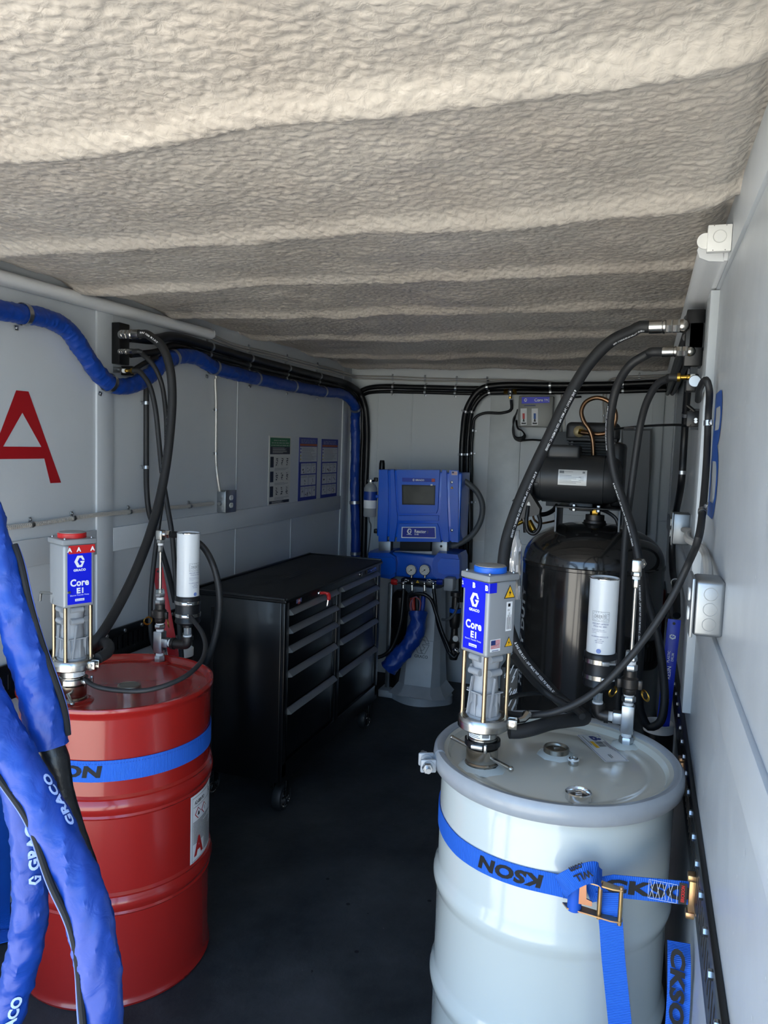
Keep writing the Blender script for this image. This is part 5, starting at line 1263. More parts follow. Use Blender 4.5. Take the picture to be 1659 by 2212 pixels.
# loose strap tail at the far left
ts = thing('tie_strap', 'loose blue strap tail hanging against the left wall', 'strap', (-2.0, 1.62, .3))
pt = [onX(0, 1640, -2.0), onX(4, 1720, -1.99), onX(8, 1800, -1.985), onX(10, 1900, -1.98), onX(8, 1980, -1.97), onX(10, 2040, -1.93), onX(12, 2100, -1.90)]
ribbon('webbing', [V((p_.x, p_.y, max(p_.z, .0075))) for p_ in catmull(pt, 6)], (0, 1, 0), .052, ts)
q = onX(12, 2045, -1.925); G().text('O', 0, 0, plane(q+V((.006, -.004, 0)), (.25, .97, 0), (0, 0, 1)), h=.032, bold=.05).build('strap_print', INK, ts, smooth=False)

# ratchet strap on the pale drum
r_ = DR+.0028; sb = thing('ratchet_strap', 'blue ratchet strap around the pale grey drum with a brass-coloured buckle', 'strap', (CB.x, CB.y-.3, .68))
yf = CB.y-r_
path = [V((.140, 2.235, .795)), V((.05, 2.24, .79))]
a0, a1 = math.radians(85), math.radians(270)
path += [V((CB.x+r_*math.cos(a0+(a1-a0)*i/60), CB.y+r_*math.sin(a0+(a1-a0)*i/60), .780-.052*min(1, i/46))) for i in range(61)]
path += [V((CB.x+.05, yf-.001, .728)), V((CB.x+.10, yf-.004, .728))]
ribbon('webbing', path, (0, 0, 1), .050, sb)
zr = onY(1492, 1931, yf).z
path = [V((-.065, yf-.006, .731)), onY(1330, 1914, yf-.004), onY(1400, 1921, yf-.003), V((.138, yf+.002, zr))]
ribbon('webbing', path, (0, 0, 1), .050, sb)
aL_ = ang_of((1036, 1862), CB, r_)
f = cylmap(CB, r_, aL_, .728, .002); wN = .205
g = G(); vs, fs, tw, th = text_geo('KSON', .05); kx = .152/tw; ky = .032/th     # printed the other way up
g.add([f((tw-a)*kx+.2*(th/2-b)*ky, (th/2-b)*ky) for a, b in vs if True], fs)
mx = (.36-.175)
g.build('strap_print', INK, sb, smooth=False)
fR = plane((0, yf-.0035, .735), (1, -.012, 0), (0, 0, 1))
xR0 = onY(1312, 1910, yf).x
o0_ = onY(1303, 1912, yf-.0075); u0_ = (onY(1485, 1931, yf-.0035)-o0_).normalized()
G().text('CKSO', 0, 0, plane(o0_, u0_, V((0, 0, 1))-u0_*u0_.z), h=.031, w=.178, bold=.05, align='L', shear=.15).build('strap_print', INK, sb, smooth=False)
q = onY(1475, 1930, yf-.005)
G().rect(-.008, -.023, .008, .023, plane(q, (1, 0, 0), (0, 0, 1), .0012)).build('sewn_label', PRINTK, sb, smooth=False)
G().text('ERICKSON', 0, 0, plane(q, (0, 0, 1), (-1, 0, 0), .0022), h=.007, w=.036, bold=.04).build('label_print', RED, sb, smooth=False)
g = G(); fz = plane(onY(1430, 1925, yf-.006), (1, 0, 0), (0, 0, 1), .0005)
for k in range(4):
    x = -.024+k*.012; g.flat([(x, -.018), (x+.0007, -.018), (x+.0087, .018), (x+.008, .018)], fz); g.flat([(x+.008, -.018), (x+.0087, -.018), (x+.0007, .018), (x, .018)], fz)
outline(g, -.027, -.0205, .030, .0205, .0007, fz, 1); g.build('stitching', PRINTW, sb, smooth=False)['kind'] = 'stuff'
def efit(t, x, y, z):
    G().bx(x-.010, x+.006, y-.008, y+.024, z-.036, z+.036, bev=.003).build('rail_fitting', YZINC, t)
    for s_ in (-1, 1): G().bx(x-.014, x+.004, y-.012, y+.012, z+s_*.040-.007, z+s_*.040+.007, bev=.003).build('fitting_tab', YZINC, t)
efit(sb, .147, yf-.004, zr); efit(sb, .147, 2.22, .80)
# ratchet buckle
xa, xb2 = onY(1215, 1930, yf-.02).x, onY(1345, 1930, yf-.02).x; zt_, zb_ = .764, .694
for z, nm in ((zt_, 'side_plate'), (zb_, 'side_plate')):
    poly = [(xa, -.004), (xa+.012, -.022), (xa+.05, -.026), (xb2-.02, -.034), (xb2, -.032), (xb2+.003, -.022), (xb2-.012, -.016), (xa+.07, -.006), (xa+.02, .002)]
    G().prism([(a, b+yf-.006) for a, b in poly], (0, 0, z), (1, 0, 0), (0, 1, 0), .0030).build(nm, YZINC, sb)
for x, y, r0 in ((xb2-.003, yf-.033, .0045), (xa+.078, yf-.026, .005)):
    G().cyl((x, y, zb_-.006), (x, y, zt_+.008), r0, n=14).build('cross_bar', YZINC, sb)
def pxz_(pts, Y): return [(q_.x, q_.z) for q_ in (onY(x_, y_, Y) for x_, y_ in pts)]
G().prism(pxz_([(1250, 1950), (1279, 1956), (1279, 1946), (1267, 1940), (1267, 1900), (1253, 1900)], yf-.030), (0, yf-.030, 0), (1, 0, 0), (0, 0, 1), .004).build('pawl', mat('copper_zinc', '#b9866a', .3, .9), sb)
G().cyl((xa+.026, yf-.018, zb_-.002), (xa+.026, yf-.018, zt_+.002), .015, n=20).build('spool', WEB, sb)
# folded webbing above the spool
pf = [onY(1300, 1900, yf-.018), onY(1285, 1885, yf-.034), onY(1262, 1888, yf-.046), onY(1238, 1898, yf-.050), onY(1218, 1910, yf-.044), onY(1212, 1916, yf-.030), onY(1222, 1912, yf-.020), onY(1250, 1904, yf-.016)]
pth = catmull(pf, 6); ribbon('webbing_fold', pth, V((-.42, 0, .9)), .044, sb)
qq = onY(1252, 1893, yf-.0505)
uu = (onY(1290, 1878, yf)-onY(1215, 1908, yf)).normalized()
vv = (V((0, 0, 1))-uu*uu.z).normalized()
for st_, pq, h_, w_ in (('.com', (1245, 1873), .011, .032), ('WLL', (1260, 1892), .016, .040)):
    G().text(st_, 0, 0, plane(onY(pq[0], pq[1], yf-.0535), -uu, -vv), h=h_, w=w_, bold=.035).build('strap_print', INK, sb, smooth=False)
# tail hanging down the drum front
pt = [onY(1312, 1928, yf-.008), onY(1314, 1945, yf-.012), onY(1316, 1965, yf-.018), onY(1320, 2000, yf-.020), onY(1324, 2060, yf-.016), onY(1332, 2140, yf-.014), onY(1340, 2220, yf-.014), onY(1348, 2320, yf-.014)]
ribbon('webbing_tail', catmull(pt, 7), (1, 0, .05), .049, sb)
# second tail beside the wall
s2 = thing('tie_strap', 'blue strap tail lettered in black hanging between the pale drum and the right wall', 'strap', (.13, 1.62, .3))
pt = [onY(1466, 2035, 1.70), onY(1467, 2080, 1.66), onY(1466, 2150, 1.65), onY(1462, 2220, 1.645), onY(1455, 2330, 1.64), onY(1445, 2450, 1.66)]
ribbon('webbing', catmull(pt, 6), (1, -.15, 0), .046, s2)
q = onY(1464, 2060, 1.6475)
d_ = (onY(1462, 2220, 1.64)-onY(1466, 2080, 1.655)).normalized(); n2 = V((1, 0, 0))
G().text('CKSON', 0, 0, plane(onY(1465, 2045, 1.655)+V((0, -.004, 0)), d_, V((1, -.05, 0))), h=.030, w=.205, bold=.05, align='L', shear=.15).build('strap_print', INK, s2, smooth=False)
# ------------------------------------------------------------------ proportioner machine at the back
def pxz(pts, Y): return [(q.x, q.z) for q in (onY(x, y, Y) for x, y in pts)]
def plate(pts, Y, h, inset=.0):
    """pixel outline on the plane y=Y raised by h towards the viewer with sloping edges"""
    P_ = pxz(pts, Y); P_ = P_ if sum(a[0]*b[1]-b[0]*a[1] for a, b in zip(P_, P_[1:]+P_[:1])) > 0 else P_[::-1]
    n_ = len(P_); g = G(); top = []
    for i in range(n_):     # offset every edge inward by inset
        a, b, c = P_[i-1], P_[i], P_[(i+1) % n_]
        d1 = V((b[0]-a[0], b[1]-a[1])).normalized(); d2 = V((c[0]-b[0], c[1]-b[1])).normalized(); n1 = V((-d1.y, d1.x)); n2 = V((-d2.y, d2.x)); bi = (n1+n2); k = max(.3, bi.length_squared/2); top.append((b[0]+bi.x/2*inset/k*1.0, b[1]+bi.y/2*inset/k*1.0))
    vs = [V((a, Y, b)) for a, b in P_]+[V((a, Y-h, b)) for a, b in top]
    g.add(vs, [tuple(range(n_, 2*n_))]+[(k, (k+1) % n_, n_+(k+1) % n_, n_+k) for k in range(n_)])
    return g
YM = 4.76
mc = thing('spray_proportioner', 'blue spray foam proportioner cabinet on a silver pedestal', 'machine', (-1.34, 4.85, 0))
a_, b_ = onY(818, 1014, YM), onY(992, 1171, YM)
G().bx(a_.x, b_.x, YM, YM+.24, b_.z, a_.z, bev=.008, seg=3).build('cabinet', MBLUE, mc)
dr_ = G()
for pts, h in (([(819, 1014), (839, 1014), (841, 1090), (837, 1170), (818, 1170)], .012),
               ([(844, 1014), (853, 1014), (858, 1100), (860, 1112), (860, 1126), (858, 1140), (853, 1170), (841, 1170), (845, 1095)], .012),
               ([(955, 1014.5), (966, 1015), (968, 1095), (971, 1171), (958, 1171), (953, 1140), (951, 1126), (951, 1112), (952, 1100)], .012),
               ([(862.5, 1113), (949, 1113), (949, 1125), (862.5, 1125)], .012),
               ([(857, 1014), (951.5, 1014.5), (947.5, 1100), (944, 1109), (867, 1109), (863, 1100)], .014),
               ([(864, 1130), (946, 1130), (950, 1140), (954, 1171), (857, 1170), (861, 1140)], .014),
               ([(970.5, 1015), (991.5, 1016), (991, 1172), (975, 1171), (972, 1095)], .012)):
    g = plate(pts, YM+.002, h, .0045); dr_.add(g.v, g.f)
dr_.build('door', MBLUE, mc, angle=25)
YS = YM-.0125
scr = plate([(868.5, 1047), (940.5, 1048.5), (939.5, 1091), (869, 1090)], YS, .006, .001).build('screen_frame', BLACK, mc)
plate([(871, 1049.5), (938, 1051), (937, 1088.5), (871.5, 1087.5)], YS-.006, .0008).build('screen', mat('dark_screen', '#3a3c38', .12, noise=(12, .9, '#4b4c46')), scr)
q = onY(903, 1036, YS-.001)
plate([(869, 1032), (940, 1033.5), (940, 1041.5), (869, 1040.5)], YS, .0012).build('brand_strip', mat('strip_blue', '#1f3fb0', .4), mc)
g = G(); F = plane(onY(903, 1037, YS-.0016), (1, 0, .025), (0, 0, 1)); logo(g, -.030, 0, .014, F); g.text('GRACO', .012, 0, F, h=.010, w=.060, bold=.06); g.build('brand_print', PRINTW, mc, smooth=False)
plate([(932.5, 1034), (939.5, 1034.2), (939.5, 1041), (932.5, 1041)], YS-.0013, .001).build('red_mark', mat('dull_red', '#c2574e', .5), mc)
plate([(930, 1046), (934.5, 1046), (934.5, 1049), (930, 1049)], YS-.0065, .001).build('white_sticker', PRINTW, mc)
bg_ = plate([(868, 1138), (941, 1138), (942, 1163), (867, 1162)], YS, .004, .001).build('badge', PRINTW, mc)
plate([(870, 1140), (939, 1140), (940, 1161), (869, 1160)], YS-.004, .001).build('badge_panel', mat('badge_blue', '#0f2a9c', .35), bg_)
F = plane(onY(904, 1150, YS-.0056), (1, 0, .02), (0, 0, 1)); g = G(); logo(g, -.062, .004, .036, F); g.rect(-.080, -.019, -.044, -.016, F)
g.text('Reactor', -.006, .006, F, h=.024, w=.076, bold=.035, align='L') if False else g.text('Reactor', .012, .007, F, h=.022, w=.078, bold=.035); g.text('E-30', -.012, -.013, F, h=.011, w=.027, bold=.03); g.mi(1); g.text('3', .060, .005, F, h=.018, bold=.02)
g.build('badge_print', [PRINTW, PRINTG], bg_, smooth=False)
fl_ = plate([(975.5, 1018), (988, 1018.5), (988, 1026.5), (975.5, 1026)], YS+.002, .001).build('flag_sticker', PRINTW, mc)
Ff = plane(onY(981.7, 1022.3, YS+.0008), (1, 0, .02), (0, 0, 1)); Ff2 = plane(onY(981.7, 1022.3, YS+.0003), (1, 0, .02), (0, 0, 1)); g = G()
for i in range(5): g.rect(-.017, .0075-.0042*i, .017, .0095-.0042*i, Ff)
g.mi(1); g.rect(-.017, .000, -.003, .0098, Ff2); g.build('flag_print', [mat('flag_red', '#b8555a', .5), mat('flag_navy', '#2a3a74', .5)], fl_, smooth=False)
for y in (1041.5, 1145.5):
    q = onY(976, y, YS+.002); G().lathe(q, [(.009, 0), (.009, .003), (.006, .005), (0, .005)], 18, (0, -1, 0)).build('door_latch', ZINC, mc)
Fw = [plane(onY(976.3, 1053, YS+.001-.0006*k), (1, 0, 0), (0, 0, 1)) for k in range(3)]; g = G(); warn_tri(g, 0, 0, .010, *Fw, (0, 1)); g.build('warning_sticker', [PRINTK, YELLOW], mc, smooth=False)
for y in (1036, 1147):
    q = onY(812, y, YM+.05); G().box(q, (.022, .03, .028), None, .004).build('hinge', BLACK, mc)
q = onY(825, 1014, YM+.12); G().lathe(q, [(.020, -.01), (.019, .04), (.015, .06), (.014, .0615), (0, .0615)], 20).build('antenna_cap', BLACK, mc)
q = onY(993, 1068, YM+.06); G().box(q, (.012, .02, .022), None, .003).build('switch', mat('orange_switch', '#b04a28', .4), mc)
# neck bracket
for xs in ((820, 845), (935, 967)):
    p0, p1 = onY(xs[0], 1173, YM+.05), onY(xs[1], 1193, YM+.05); G().bx(p0.x, p1.x, YM+.03, YM+.09, p1.z-.02, p0.z+.02, bev=.003).build('neck_bracket', GALV, mc)
q = onY(953, 1180, YM+.028); G().lathe(q, [(.008, 0), (.008, .003), (0, .003)], 16, (0, -1, 0)).build('bracket_bolt', BLACK, mc)
g = plate([(850, 1190), (960, 1191), (945, 1198), (862, 1197)], YM+.06, .010).build('bracket_tray', GALV, mc)
p0, p1 = onY(868, 1172, YM+.16), onY(932, 1200, YM+.16); G().bx(p0.x, p1.x, YM+.12, YM+.18, p1.z, p0.z+.03).build('neck', BLACK, mc)
# lower shroud with two faceted cheeks
p0, p1 = onY(862, 1196, YM+.02), onY(940, 1252, YM+.02)
G().bx(p0.x-.05, p1.x+.05, YM-.01, YM+.20, p1.z, p0.z+.01, bev=.02, seg=4).build('shroud', MBLUE_D, mc)
for sgn, pts in ((-1, [(800, 1190), (846, 1190), (861, 1200), (863, 1214), (860, 1244), (848, 1250), (826, 1246), (812, 1244), (800, 1230)]), (1, [(950, 1190), (994, 1194), (998, 1206), (998, 1248), (985, 1252), (948, 1250), (938, 1240), (936, 1214), (941, 1200)])):
    g = plate(pts, YM+.02, .055, .012); P_ = pxz(pts, YM+.02)
    g.prism(P_ if sgn > 0 or True else P_, (0, YM+.019, 0), (1, 0, 0), (0, 0, 1), -.17); ck = g.build('shroud_cheek', MBLUE_D, mc, angle=20)
    sub = [(806, 1203), (848, 1203), (856, 1212), (856, 1236), (846, 1242), (806, 1240)] if sgn < 0 else [(953, 1205), (994, 1208), (994, 1240), (960, 1242), (947, 1236), (945, 1215)]
    plate(sub, YM-.034, .010, .004).build('cheek_panel', MBLUE, ck, angle=20)
for x in (889, 918):
    q = onY(x, 1231, YM-.035)
    gg = G().lathe(q, [(.030, -.012), (.034, -.004), (.036, .004), (.036, .012), (.033, .014), (.032, .012)], 32, (0, -1, 0)).build('pressure_gauge', CHROME, mc)
    G().lathe(q, [(.0325, .010), (0, .010)], 32, (0, -1, 0)).build('gauge_face', mat('gauge_face', '#d7d6cf', .4), gg)
    F = plane(q+V((0, -.0108, 0)), (1, 0, 0), (0, 0, 1)); g = G()
    for k in range(25):
        a = math.radians(-45+270*k/24); g.flat([(r_k*math.cos(a+s_*.02), r_k*math.sin(a+s_*.02)) for r_k, s_ in ((.023, -1), (.028, -1), (.028, 1), (.023, 1))], F)
    g.flat([(-.016, -.012), (-.014, -.014), (.018, .014)], F); g.flat([(.005*math.cos(t_), .005*math.sin(t_)) for t_ in np.linspace(0, 2*PI, 9)[:-1]], F)
    g.build('gauge_print', PRINTK, gg, smooth=False)
    G().cyl(q-V((0, -.005, .034)), q-V((0, -.005, .052)), .008, n=12).build('gauge_stem', STEEL, mc)
p0, p1 = onY(866, 1250, YM-.05), onY(938, 1268, YM-.05)
mf = G().bx(p0.x, p1.x, YM-.05, YM+.03, p1.z, p0.z, bev=.003).build('fluid_manifold', BLACK, mc)
Fw = [plane(onY(902, 1256, YM-.0506-.0006*k), (1, 0, 0), (0, 0, 1)) for k in range(3)]; g = G(); warn_tri(g, 0, 0, .013, *Fw, (0, 1)); g.build('warning_sticker', [PRINTK, YELLOW], mf, smooth=False)
for x, s_ in ((877, 1), (928, -1)):
    F = plane(onY(x, 1254, YM-.0508), (1, 0, 0), (0, 0, 1)); g = G()
    for a0_ in (0.3, 3.4):
        for k in range(6):
            a1_ = a0_+k*.38; g.flat([(r_k*math.cos(b__), r_k*math.sin(b__)) for r_k, b__ in ((.007, a1_), (.010, a1_), (.010, a1_+.38), (.007, a1_+.38))], F)
    g.flat([(s_*.016, .007), (s_*.016+.004, .001), (s_*.016-.004, .001)], F); g.rect(s_*.016-.0012, -.004, s_*.016+.0012, .001, F); g.build('valve_symbol', PRINTW, mf, smooth=False)
for x, m_ in ((852, RED), (950, mat('knob_blue', '#0c2a96', .4))):
    q = onY(x, 1257, YM-.04); G().lathe(q-V((.020, 0, 0)), [(0, 0), (.016, 0), (.020, .006), (.020, .034), (.016, .040), (0, .040)], 8, (1, 0, 0)).build('valve_knob', m_, mc)
    s_ = 1 if x < 900 else -1; G().cyl(q+V((s_*.015, 0, 0)), q+V((s_*.06, 0, 0)), .007, n=10).build('valve_stem', STEEL, mc)
for x, dy in ((871, 0), (890, 0), (917, 0), (936, 0)):
    q = onY(x, 1260, YM-.06); G().ball(q, .014, 12).cyl(q, q+V((0, .03, 0)), .010, n=12).tube([q, q+V((.004, -.004, -.05))], .009, 10).hexn(q+V((.004, -.004, -.045)), q+V((.004, -.004, -.065)), .0115).build('outlet_elbow', CHROME, mc)
# pedestal
PEDM = mat('brushed_silver_pedestal', '#c0c5ca', .36, .3, noise=(6, .8, '#a6abb0'))
zt, zm = onY(900, 1268, 4.80).z, onY(900, 1382, 4.76).z
def ped_sec(z, hw, hf, yf_, d):  # half width, half width of the front face, front y, depth
    cx = -1.325; return [(cx-hw, yf_+d, z), (cx-hw, yf_+.045, z), (cx-hf, yf_, z), (cx+hf, yf_, z), (cx+hw, yf_+.045, z), (cx+hw, yf_+d, z)]
secs = [ped_sec(zt, .105, .080, 4.80, .16), ped_sec(zm, .118, .086, 4.772, .18), ped_sec(zm-.004, .120, .084, 4.768, .18), ped_sec(.24, .130, .088, 4.745, .20), ped_sec(.115, .142, .090, 4.720, .22), ped_sec(.075, .170, .098, 4.690, .26), ped_sec(.050, .195, .12, 4.670, .28)]
g = G(); vs = [p for s_ in secs for p in s_]; fs = [(i*6+k, (i+1)*6+k, (i+1)*6+(k+1) % 6, i*6+(k+1) % 6) for i in range(len(secs)-1) for k in range(6)]+[tuple(range(6))]
g.add(vs, [tuple(reversed(f)) for f in fs]); pd = g.build('pedestal', PEDM, mc, angle=22)
base = [(-1.325+.205*math.cos(a)*(1+.05*math.cos(4*a)), 4.815+.155*math.sin(a)*(1+.05*math.cos(4*a))) for a in np.linspace(0, 2*PI, 41)[:-1]]
G().prism(base, (0, 0, 0.0), (1, 0, 0), (0, 1, 0), .052).build('base_plate', PEDM, mc, angle=50)
def pedmap(o): return lambda a, b: V((-1.315+a, 4.768-.0015-o-max(0, zm-.004-.36-b)*.023/(zm-.244), .36+b))
g = G(); L2 = [[(a*.052, b*.055+.02) for a, b in p] for p in LOGO]
for p in L2:
    for i in range(len(p)):
        a, b = V((p[i][0], p[i][1])), V((p[(i+1) % len(p)][0], p[(i+1) % len(p)][1])); d = (b-a).normalized(); n2 = V((-d.y, d.x))*.0016; g.flat([tuple(a-n2), tuple(b-n2), tuple(b+n2), tuple(a+n2)], pedmap(.002))
g.text('GRACO', 0, -.055, pedmap(.002), h=.020, w=.092, bold=.03); g.build('embossed_logo', mat('emboss_grey', '#63676b', .4, .3), pd, smooth=False)
# machine whips: black fluid hoses from the manifold
for pts, r, in (([(872, 1272, 4.68), (870, 1300, 4.67), (866, 1340, 4.66), (855, 1380, 4.66), (842, 1405, 4.65), (828, 1416, 4.62), (815, 1420, 4.60), (795, 1422, 4.6)], .0125), ([(937, 1272, 4.68), (940, 1300, 4.67), (946, 1345, 4.65), (960, 1385, 4.62), (972, 1412, 4.6), (982, 1420, 4.6), (990, 1408, 4.62)], .0125)):
    G().tube(catmull([onY(*p) for p in pts], 7), r, 10).build('fluid_hose', RUBBERD, mc)
G().tube(catmull([onY(*p) for p in [(893, 1279, 4.640), (882, 1285, 4.636), (880.5, 1304, 4.636), (881.5, 1320, 4.640)]], 6), .008, 8).build('sensor_lead', RUBBERD, mc)
G().tube(catmull([onY(*p) for p in [(886, 1288, 4.632), (900, 1283, 4.622), (916, 1284, 4.622), (931, 1295, 4.63), (942, 1325, 4.635), (955, 1365, 4.62), (967, 1393, 4.60), (973, 1408, 4.595)]], 7), .012, 10).build('fluid_hose', RUBBERD, mc)
# grey conduit loop at the right of the cabinet
G().tube(catmull([onY(*p) for p in [(990, 1032, YM+.10), (1008, 1042, YM+.11), (1030, 1062, YM+.11), (1042, 1090, YM+.11), (1038, 1125, YM+.11), (1020, 1155, YM+.11), (995, 1173, YM+.10), (975, 1180, YM+.09)]], 7), .0185, 14).build('conduit_loop', GRUB, mc)
G().tube(catmull([onY(*p) for p in [(1004, 1040, YM+.3), (1006, 1085, YM+.3), (1000, 1130, YM+.28), (985, 1160, YM+.25)]], 6), .006, 8).build('control_lead', GRUB, mc)
# lubricant bottle at the left
bo_ = thing('lubricant_bottle', 'clear lubricant bottle with a blue and white label beside the blue cabinet', 'bottle', onY(800, 1118, YM+.06))
cx = onY(800, 1075, YM+.06); zt_, zb_ = onY(800, 1044, YM+.06).z, onY(800, 1116, YM+.06).z
h_ = zt_-zb_; r_b = .043
G().lathe((cx.x, cx.y, zb_), [(0, 0), (r_b*.94, 0), (r_b, .006), (r_b, h_*.86), (r_b*.8, h_*.95), (r_b*.42, h_), (r_b*.40, h_+.014), (0, h_+.014)], 28).build('bottle', mat('frosted_plastic', '#b9bec0', .3, trans=.35), bo_)
G().lathe((cx.x, cx.y, zb_+h_), [(.020, .010), (.024, .010), (.024, .024), (0, .024)], 20).build('cap', STEEL, bo_)
G().lathe((cx.x, cx.y, zb_), [(r_b+.0008, h_*.26), (r_b+.001, h_*.50)], 28).build('white_label', PRINTW, bo_)
G().lathe((cx.x, cx.y, zb_), [(r_b+.001, h_*.50), (r_b+.003, h_*.50), (r_b+.003, h_*.76), (r_b+.001, h_*.76)], 28).build('blue_band', mat('band_blue', '#1b3f94', .4), bo_)
G().lathe((cx.x, cx.y, zb_), [(r_b*.5, -.002), (r_b*.5, .03), (0, .03)], 6).build('blue_fitting', mat('band_blue2', '#153a9c', .4), bo_)
G().box(V((cx.x+.05, cx.y, zb_+h_*.62)), (.05, .03, .02), None, .003).build('holder', MBLUE_D, bo_)
G().tube(catmull([V((cx.x, cx.y-.02, zb_)), V((cx.x+.01, cx.y-.03, zb_-.03)), V((cx.x+.016, cx.y-.02, zb_-.05)), V((cx.x+.008, cx.y-.01, zb_-.16)), V((cx.x-.01, cx.y, zb_-.28)), V((cx.x-.03, cx.y+.02, zb_-.34))], 6), .0045, 8).build('drain_tube', GRUB, bo_)
# jacketed hose bundle in front of the pedestal
jm = thing('hose_jacket', 'short blue hose jacket hanging open in front of the silver pedestal', 'hose cover', onY(845, 1450, 4.6))
pth = resample(catmull([onY(*p) for p in [(903, 1320, 4.66), (902, 1350, 4.64), (893, 1378, 4.62), (876, 1402, 4.60), (855, 1425, 4.58), (838, 1444, 4.57)]], 6), .008)
fm_ = folds(12, .14)
G().tube(pth, .056, 28, caps=False, mod=lambda i, k, a: fm_(i, k, a)*(1.0 if abs(math.cos(a)) > .0 else 1)).build('jacket', JACKET, jm)
for dx, m_, r in ((-12, mat('red_hose', '#9c2a22', .45), .016), (-2, RUBBERD, .014), (12, mat('blue_hose', '#15358f', .45), .015)):
    G().tube([onY(903+dx, 1284, 4.66), onY(903+dx*.9, 1305, 4.66), onY(903+dx*.6, 1335, 4.65)], r, 12).build('inner_hose', m_, jm)
for k, m_ in enumerate((mat('red_wire', '#a8453c', .5), mat('grey_wire', '#596084', .5))):
    G().tube(catmull([onY(*p) for p in [(888+k, 1322, 4.64), (886+k*2, 1302, 4.635), (897, 1290-k*2, 4.63), (908-k*2, 1298, 4.635), (906-k, 1322, 4.64)]], 6), .0032, 6).build('wire', m_, jm)
# inlet strainer with gauge on the right of the pedestal
st = thing('inlet_strainer', 'steel inlet strainer with a small gauge beside the pedestal', 'strainer', onY(985, 1425, 4.64))
q0 = onY(985, 1285, 4.64); z1_ = onY(985, 1425, 4.64).z
G().lathe((q0.x, 4.64, z1_), [(0, 0), (.024, 0), (.030, .02), (.030, .07), (.036, .075), (.036, .11), (.026, .12), (.022, .17), (.022, .20), (.030, .21), (.036, .25), (.036, .30), (.026, .31), (.024, .40), (.034, .405), (.034, .43), (0, .43)], 20).build('body', IRON, st)
G().lathe((q0.x, 4.64, z1_), [(.034, .30), (.037, .302), (.037, .325), (.034, .327)], 20).build('blue_band', MBLUE_D, st)
q = onY(985, 1379, 4.58); G().lathe(q, [(0, -.006), (.018, -.004), (.021, .004), (.021, .010), (.019, .012), (.018, .010), (0, .010)], 24, (0, -1, 0)).build('gauge', CHROME, st)
G().lathe(q, [(.018, .0108), (0, .0108)], 24, (0, -1, 0)).build('gauge_face', mat('gauge_face', '#d7d6cf', .4), st)
G().tube(catmull([onY(990, 1302, 4.60), onY(982, 1325, 4.59), onY(968, 1338, 4.6), onY(955, 1338, 4.63)], 6), .008, 8).build('braided_line', GRUB, st)
G().ball(onY(984, 1404, 4.58), .016, 10).tube([onY(984, 1404, 4.58), onY(989, 1412, 4.56)], .008, 8).build('drain_valve', CHROME, st)
p0 = onY(975, 1262, 4.72); G().bx(p0.x-.03, p0.x+.03, 4.64, 4.72, p0.z-.03, p0.z+.05, bev=.006).build('inlet_block', CAST, st)
# silver leg and black motor cover at the left of the pedestal
G().lathe((-1.50, 4.86, .05), [(.055, 0), (.055, .40), (.07, .42), (.07, .62), (.03, .66), (0, .66)], 20).build('motor_cover', BLACK, mc)
G().bx(-1.575, -1.545, 4.80, 4.84, .05, .76, bev=.004).build('support_leg', GALV, mc)
G().bx(-1.60, -1.50, 4.74, 4.88, 0, .05, bev=.006).build('leg_foot', PEDM, mc)

# ------------------------------------------------------------------ temperature control box on the back wall
tp = thing('control_box', 'grey wall box with a blue header and two slide switches on the back wall', 'control box', onY(1155, 925, 5.2))
p0, p1 = onY(1121, 854.5, 5.18), onY(1192, 923, 5.18)
G().bx(p0.x, p1.x, 5.18, YB-.012, p1.z, p0.z, bev=.006).build('box', mat('control_box_grey', '#8a8b88', .45, .2), tp)
plate([(1127, 858), (1187, 857), (1187, 870), (1127, 872)], 5.18, .001).build('header', GBLUE, tp)
F = plane(onY(1157, 864, 5.1784), (1, 0, .02), (0, 0, 1)); g = G(); logo(g, -.066, .0, .022, F); g.text('Core', .020, 0, F, h=.020, w=.056, bold=.03); g.text('TPC', .072, -.001, F, h=.015, w=.034, bold=.0); g.build('header_print', PRINTW, tp, smooth=False)
F = plane(onY(1145, 876, 5.1790), (1, 0, .02), (0, 0, 1)); G().text('A AND B ZONES', 0, 0, F, h=.008, w=.075, bold=.03).build('caption', mat('print_blue', '#26357a', .5), tp, smooth=False) if False else G().rect(-.040, -.004, .036, .004, F).build('caption', mat('caption_blue', '#33406f', .5), tp, smooth=False)
for x, m_ in ((1131, RED), (1155, mat('slide_blue', '#2b5fb0', .5))):
    pl = plate([(x-6.5, 882.5), (x+7, 882), (x+7, 918), (x-6.5, 919)], 5.18, .0015).build('switch_plate', PRINTW, tp)
    plate([(x-2, 893), (x+2.5, 893), (x+2.5, 905), (x-2, 905)], 5.1785, .004).build('slide', m_, pl)
    plate([(x-1, 905), (x+1.5, 905), (x+2.5, 911), (x-2, 911)], 5.1785, .003).build('slide_tip', PRINTK, pl)
    plate([(x-4.5, 913), (x+5, 913), (x+5, 916), (x-4.5, 916)], 5.1785, .0005).build('switch_caption', PRINTK, pl)
cb = thing('coiled_cable', 'bundle of thin black cables coiled under the control box', 'cable', onY(1120, 950, 5.22))
for k in range(4):
    G().tube(catmull([onY(1118-k*.6, 884+3*k, 5.225-.006*k), onY(1112-k, 904, 5.22-.006*k), onY(1107+k, 930, 5.215-.006*k), onY(1113, 949-2*k, 5.21-.006*k), onY(1127, 953-3*k, 5.205-.006*k), onY(1135-k, 942-k, 5.205-.006*k), onY(1128, 931, 5.21-.006*k), onY(1118, 926-k, 5.215-.006*k), onY(1114+k*.5, 908, 5.23-.006*k)], 6), .0042, 6).build('cable_turn', RUBBERD, cb)
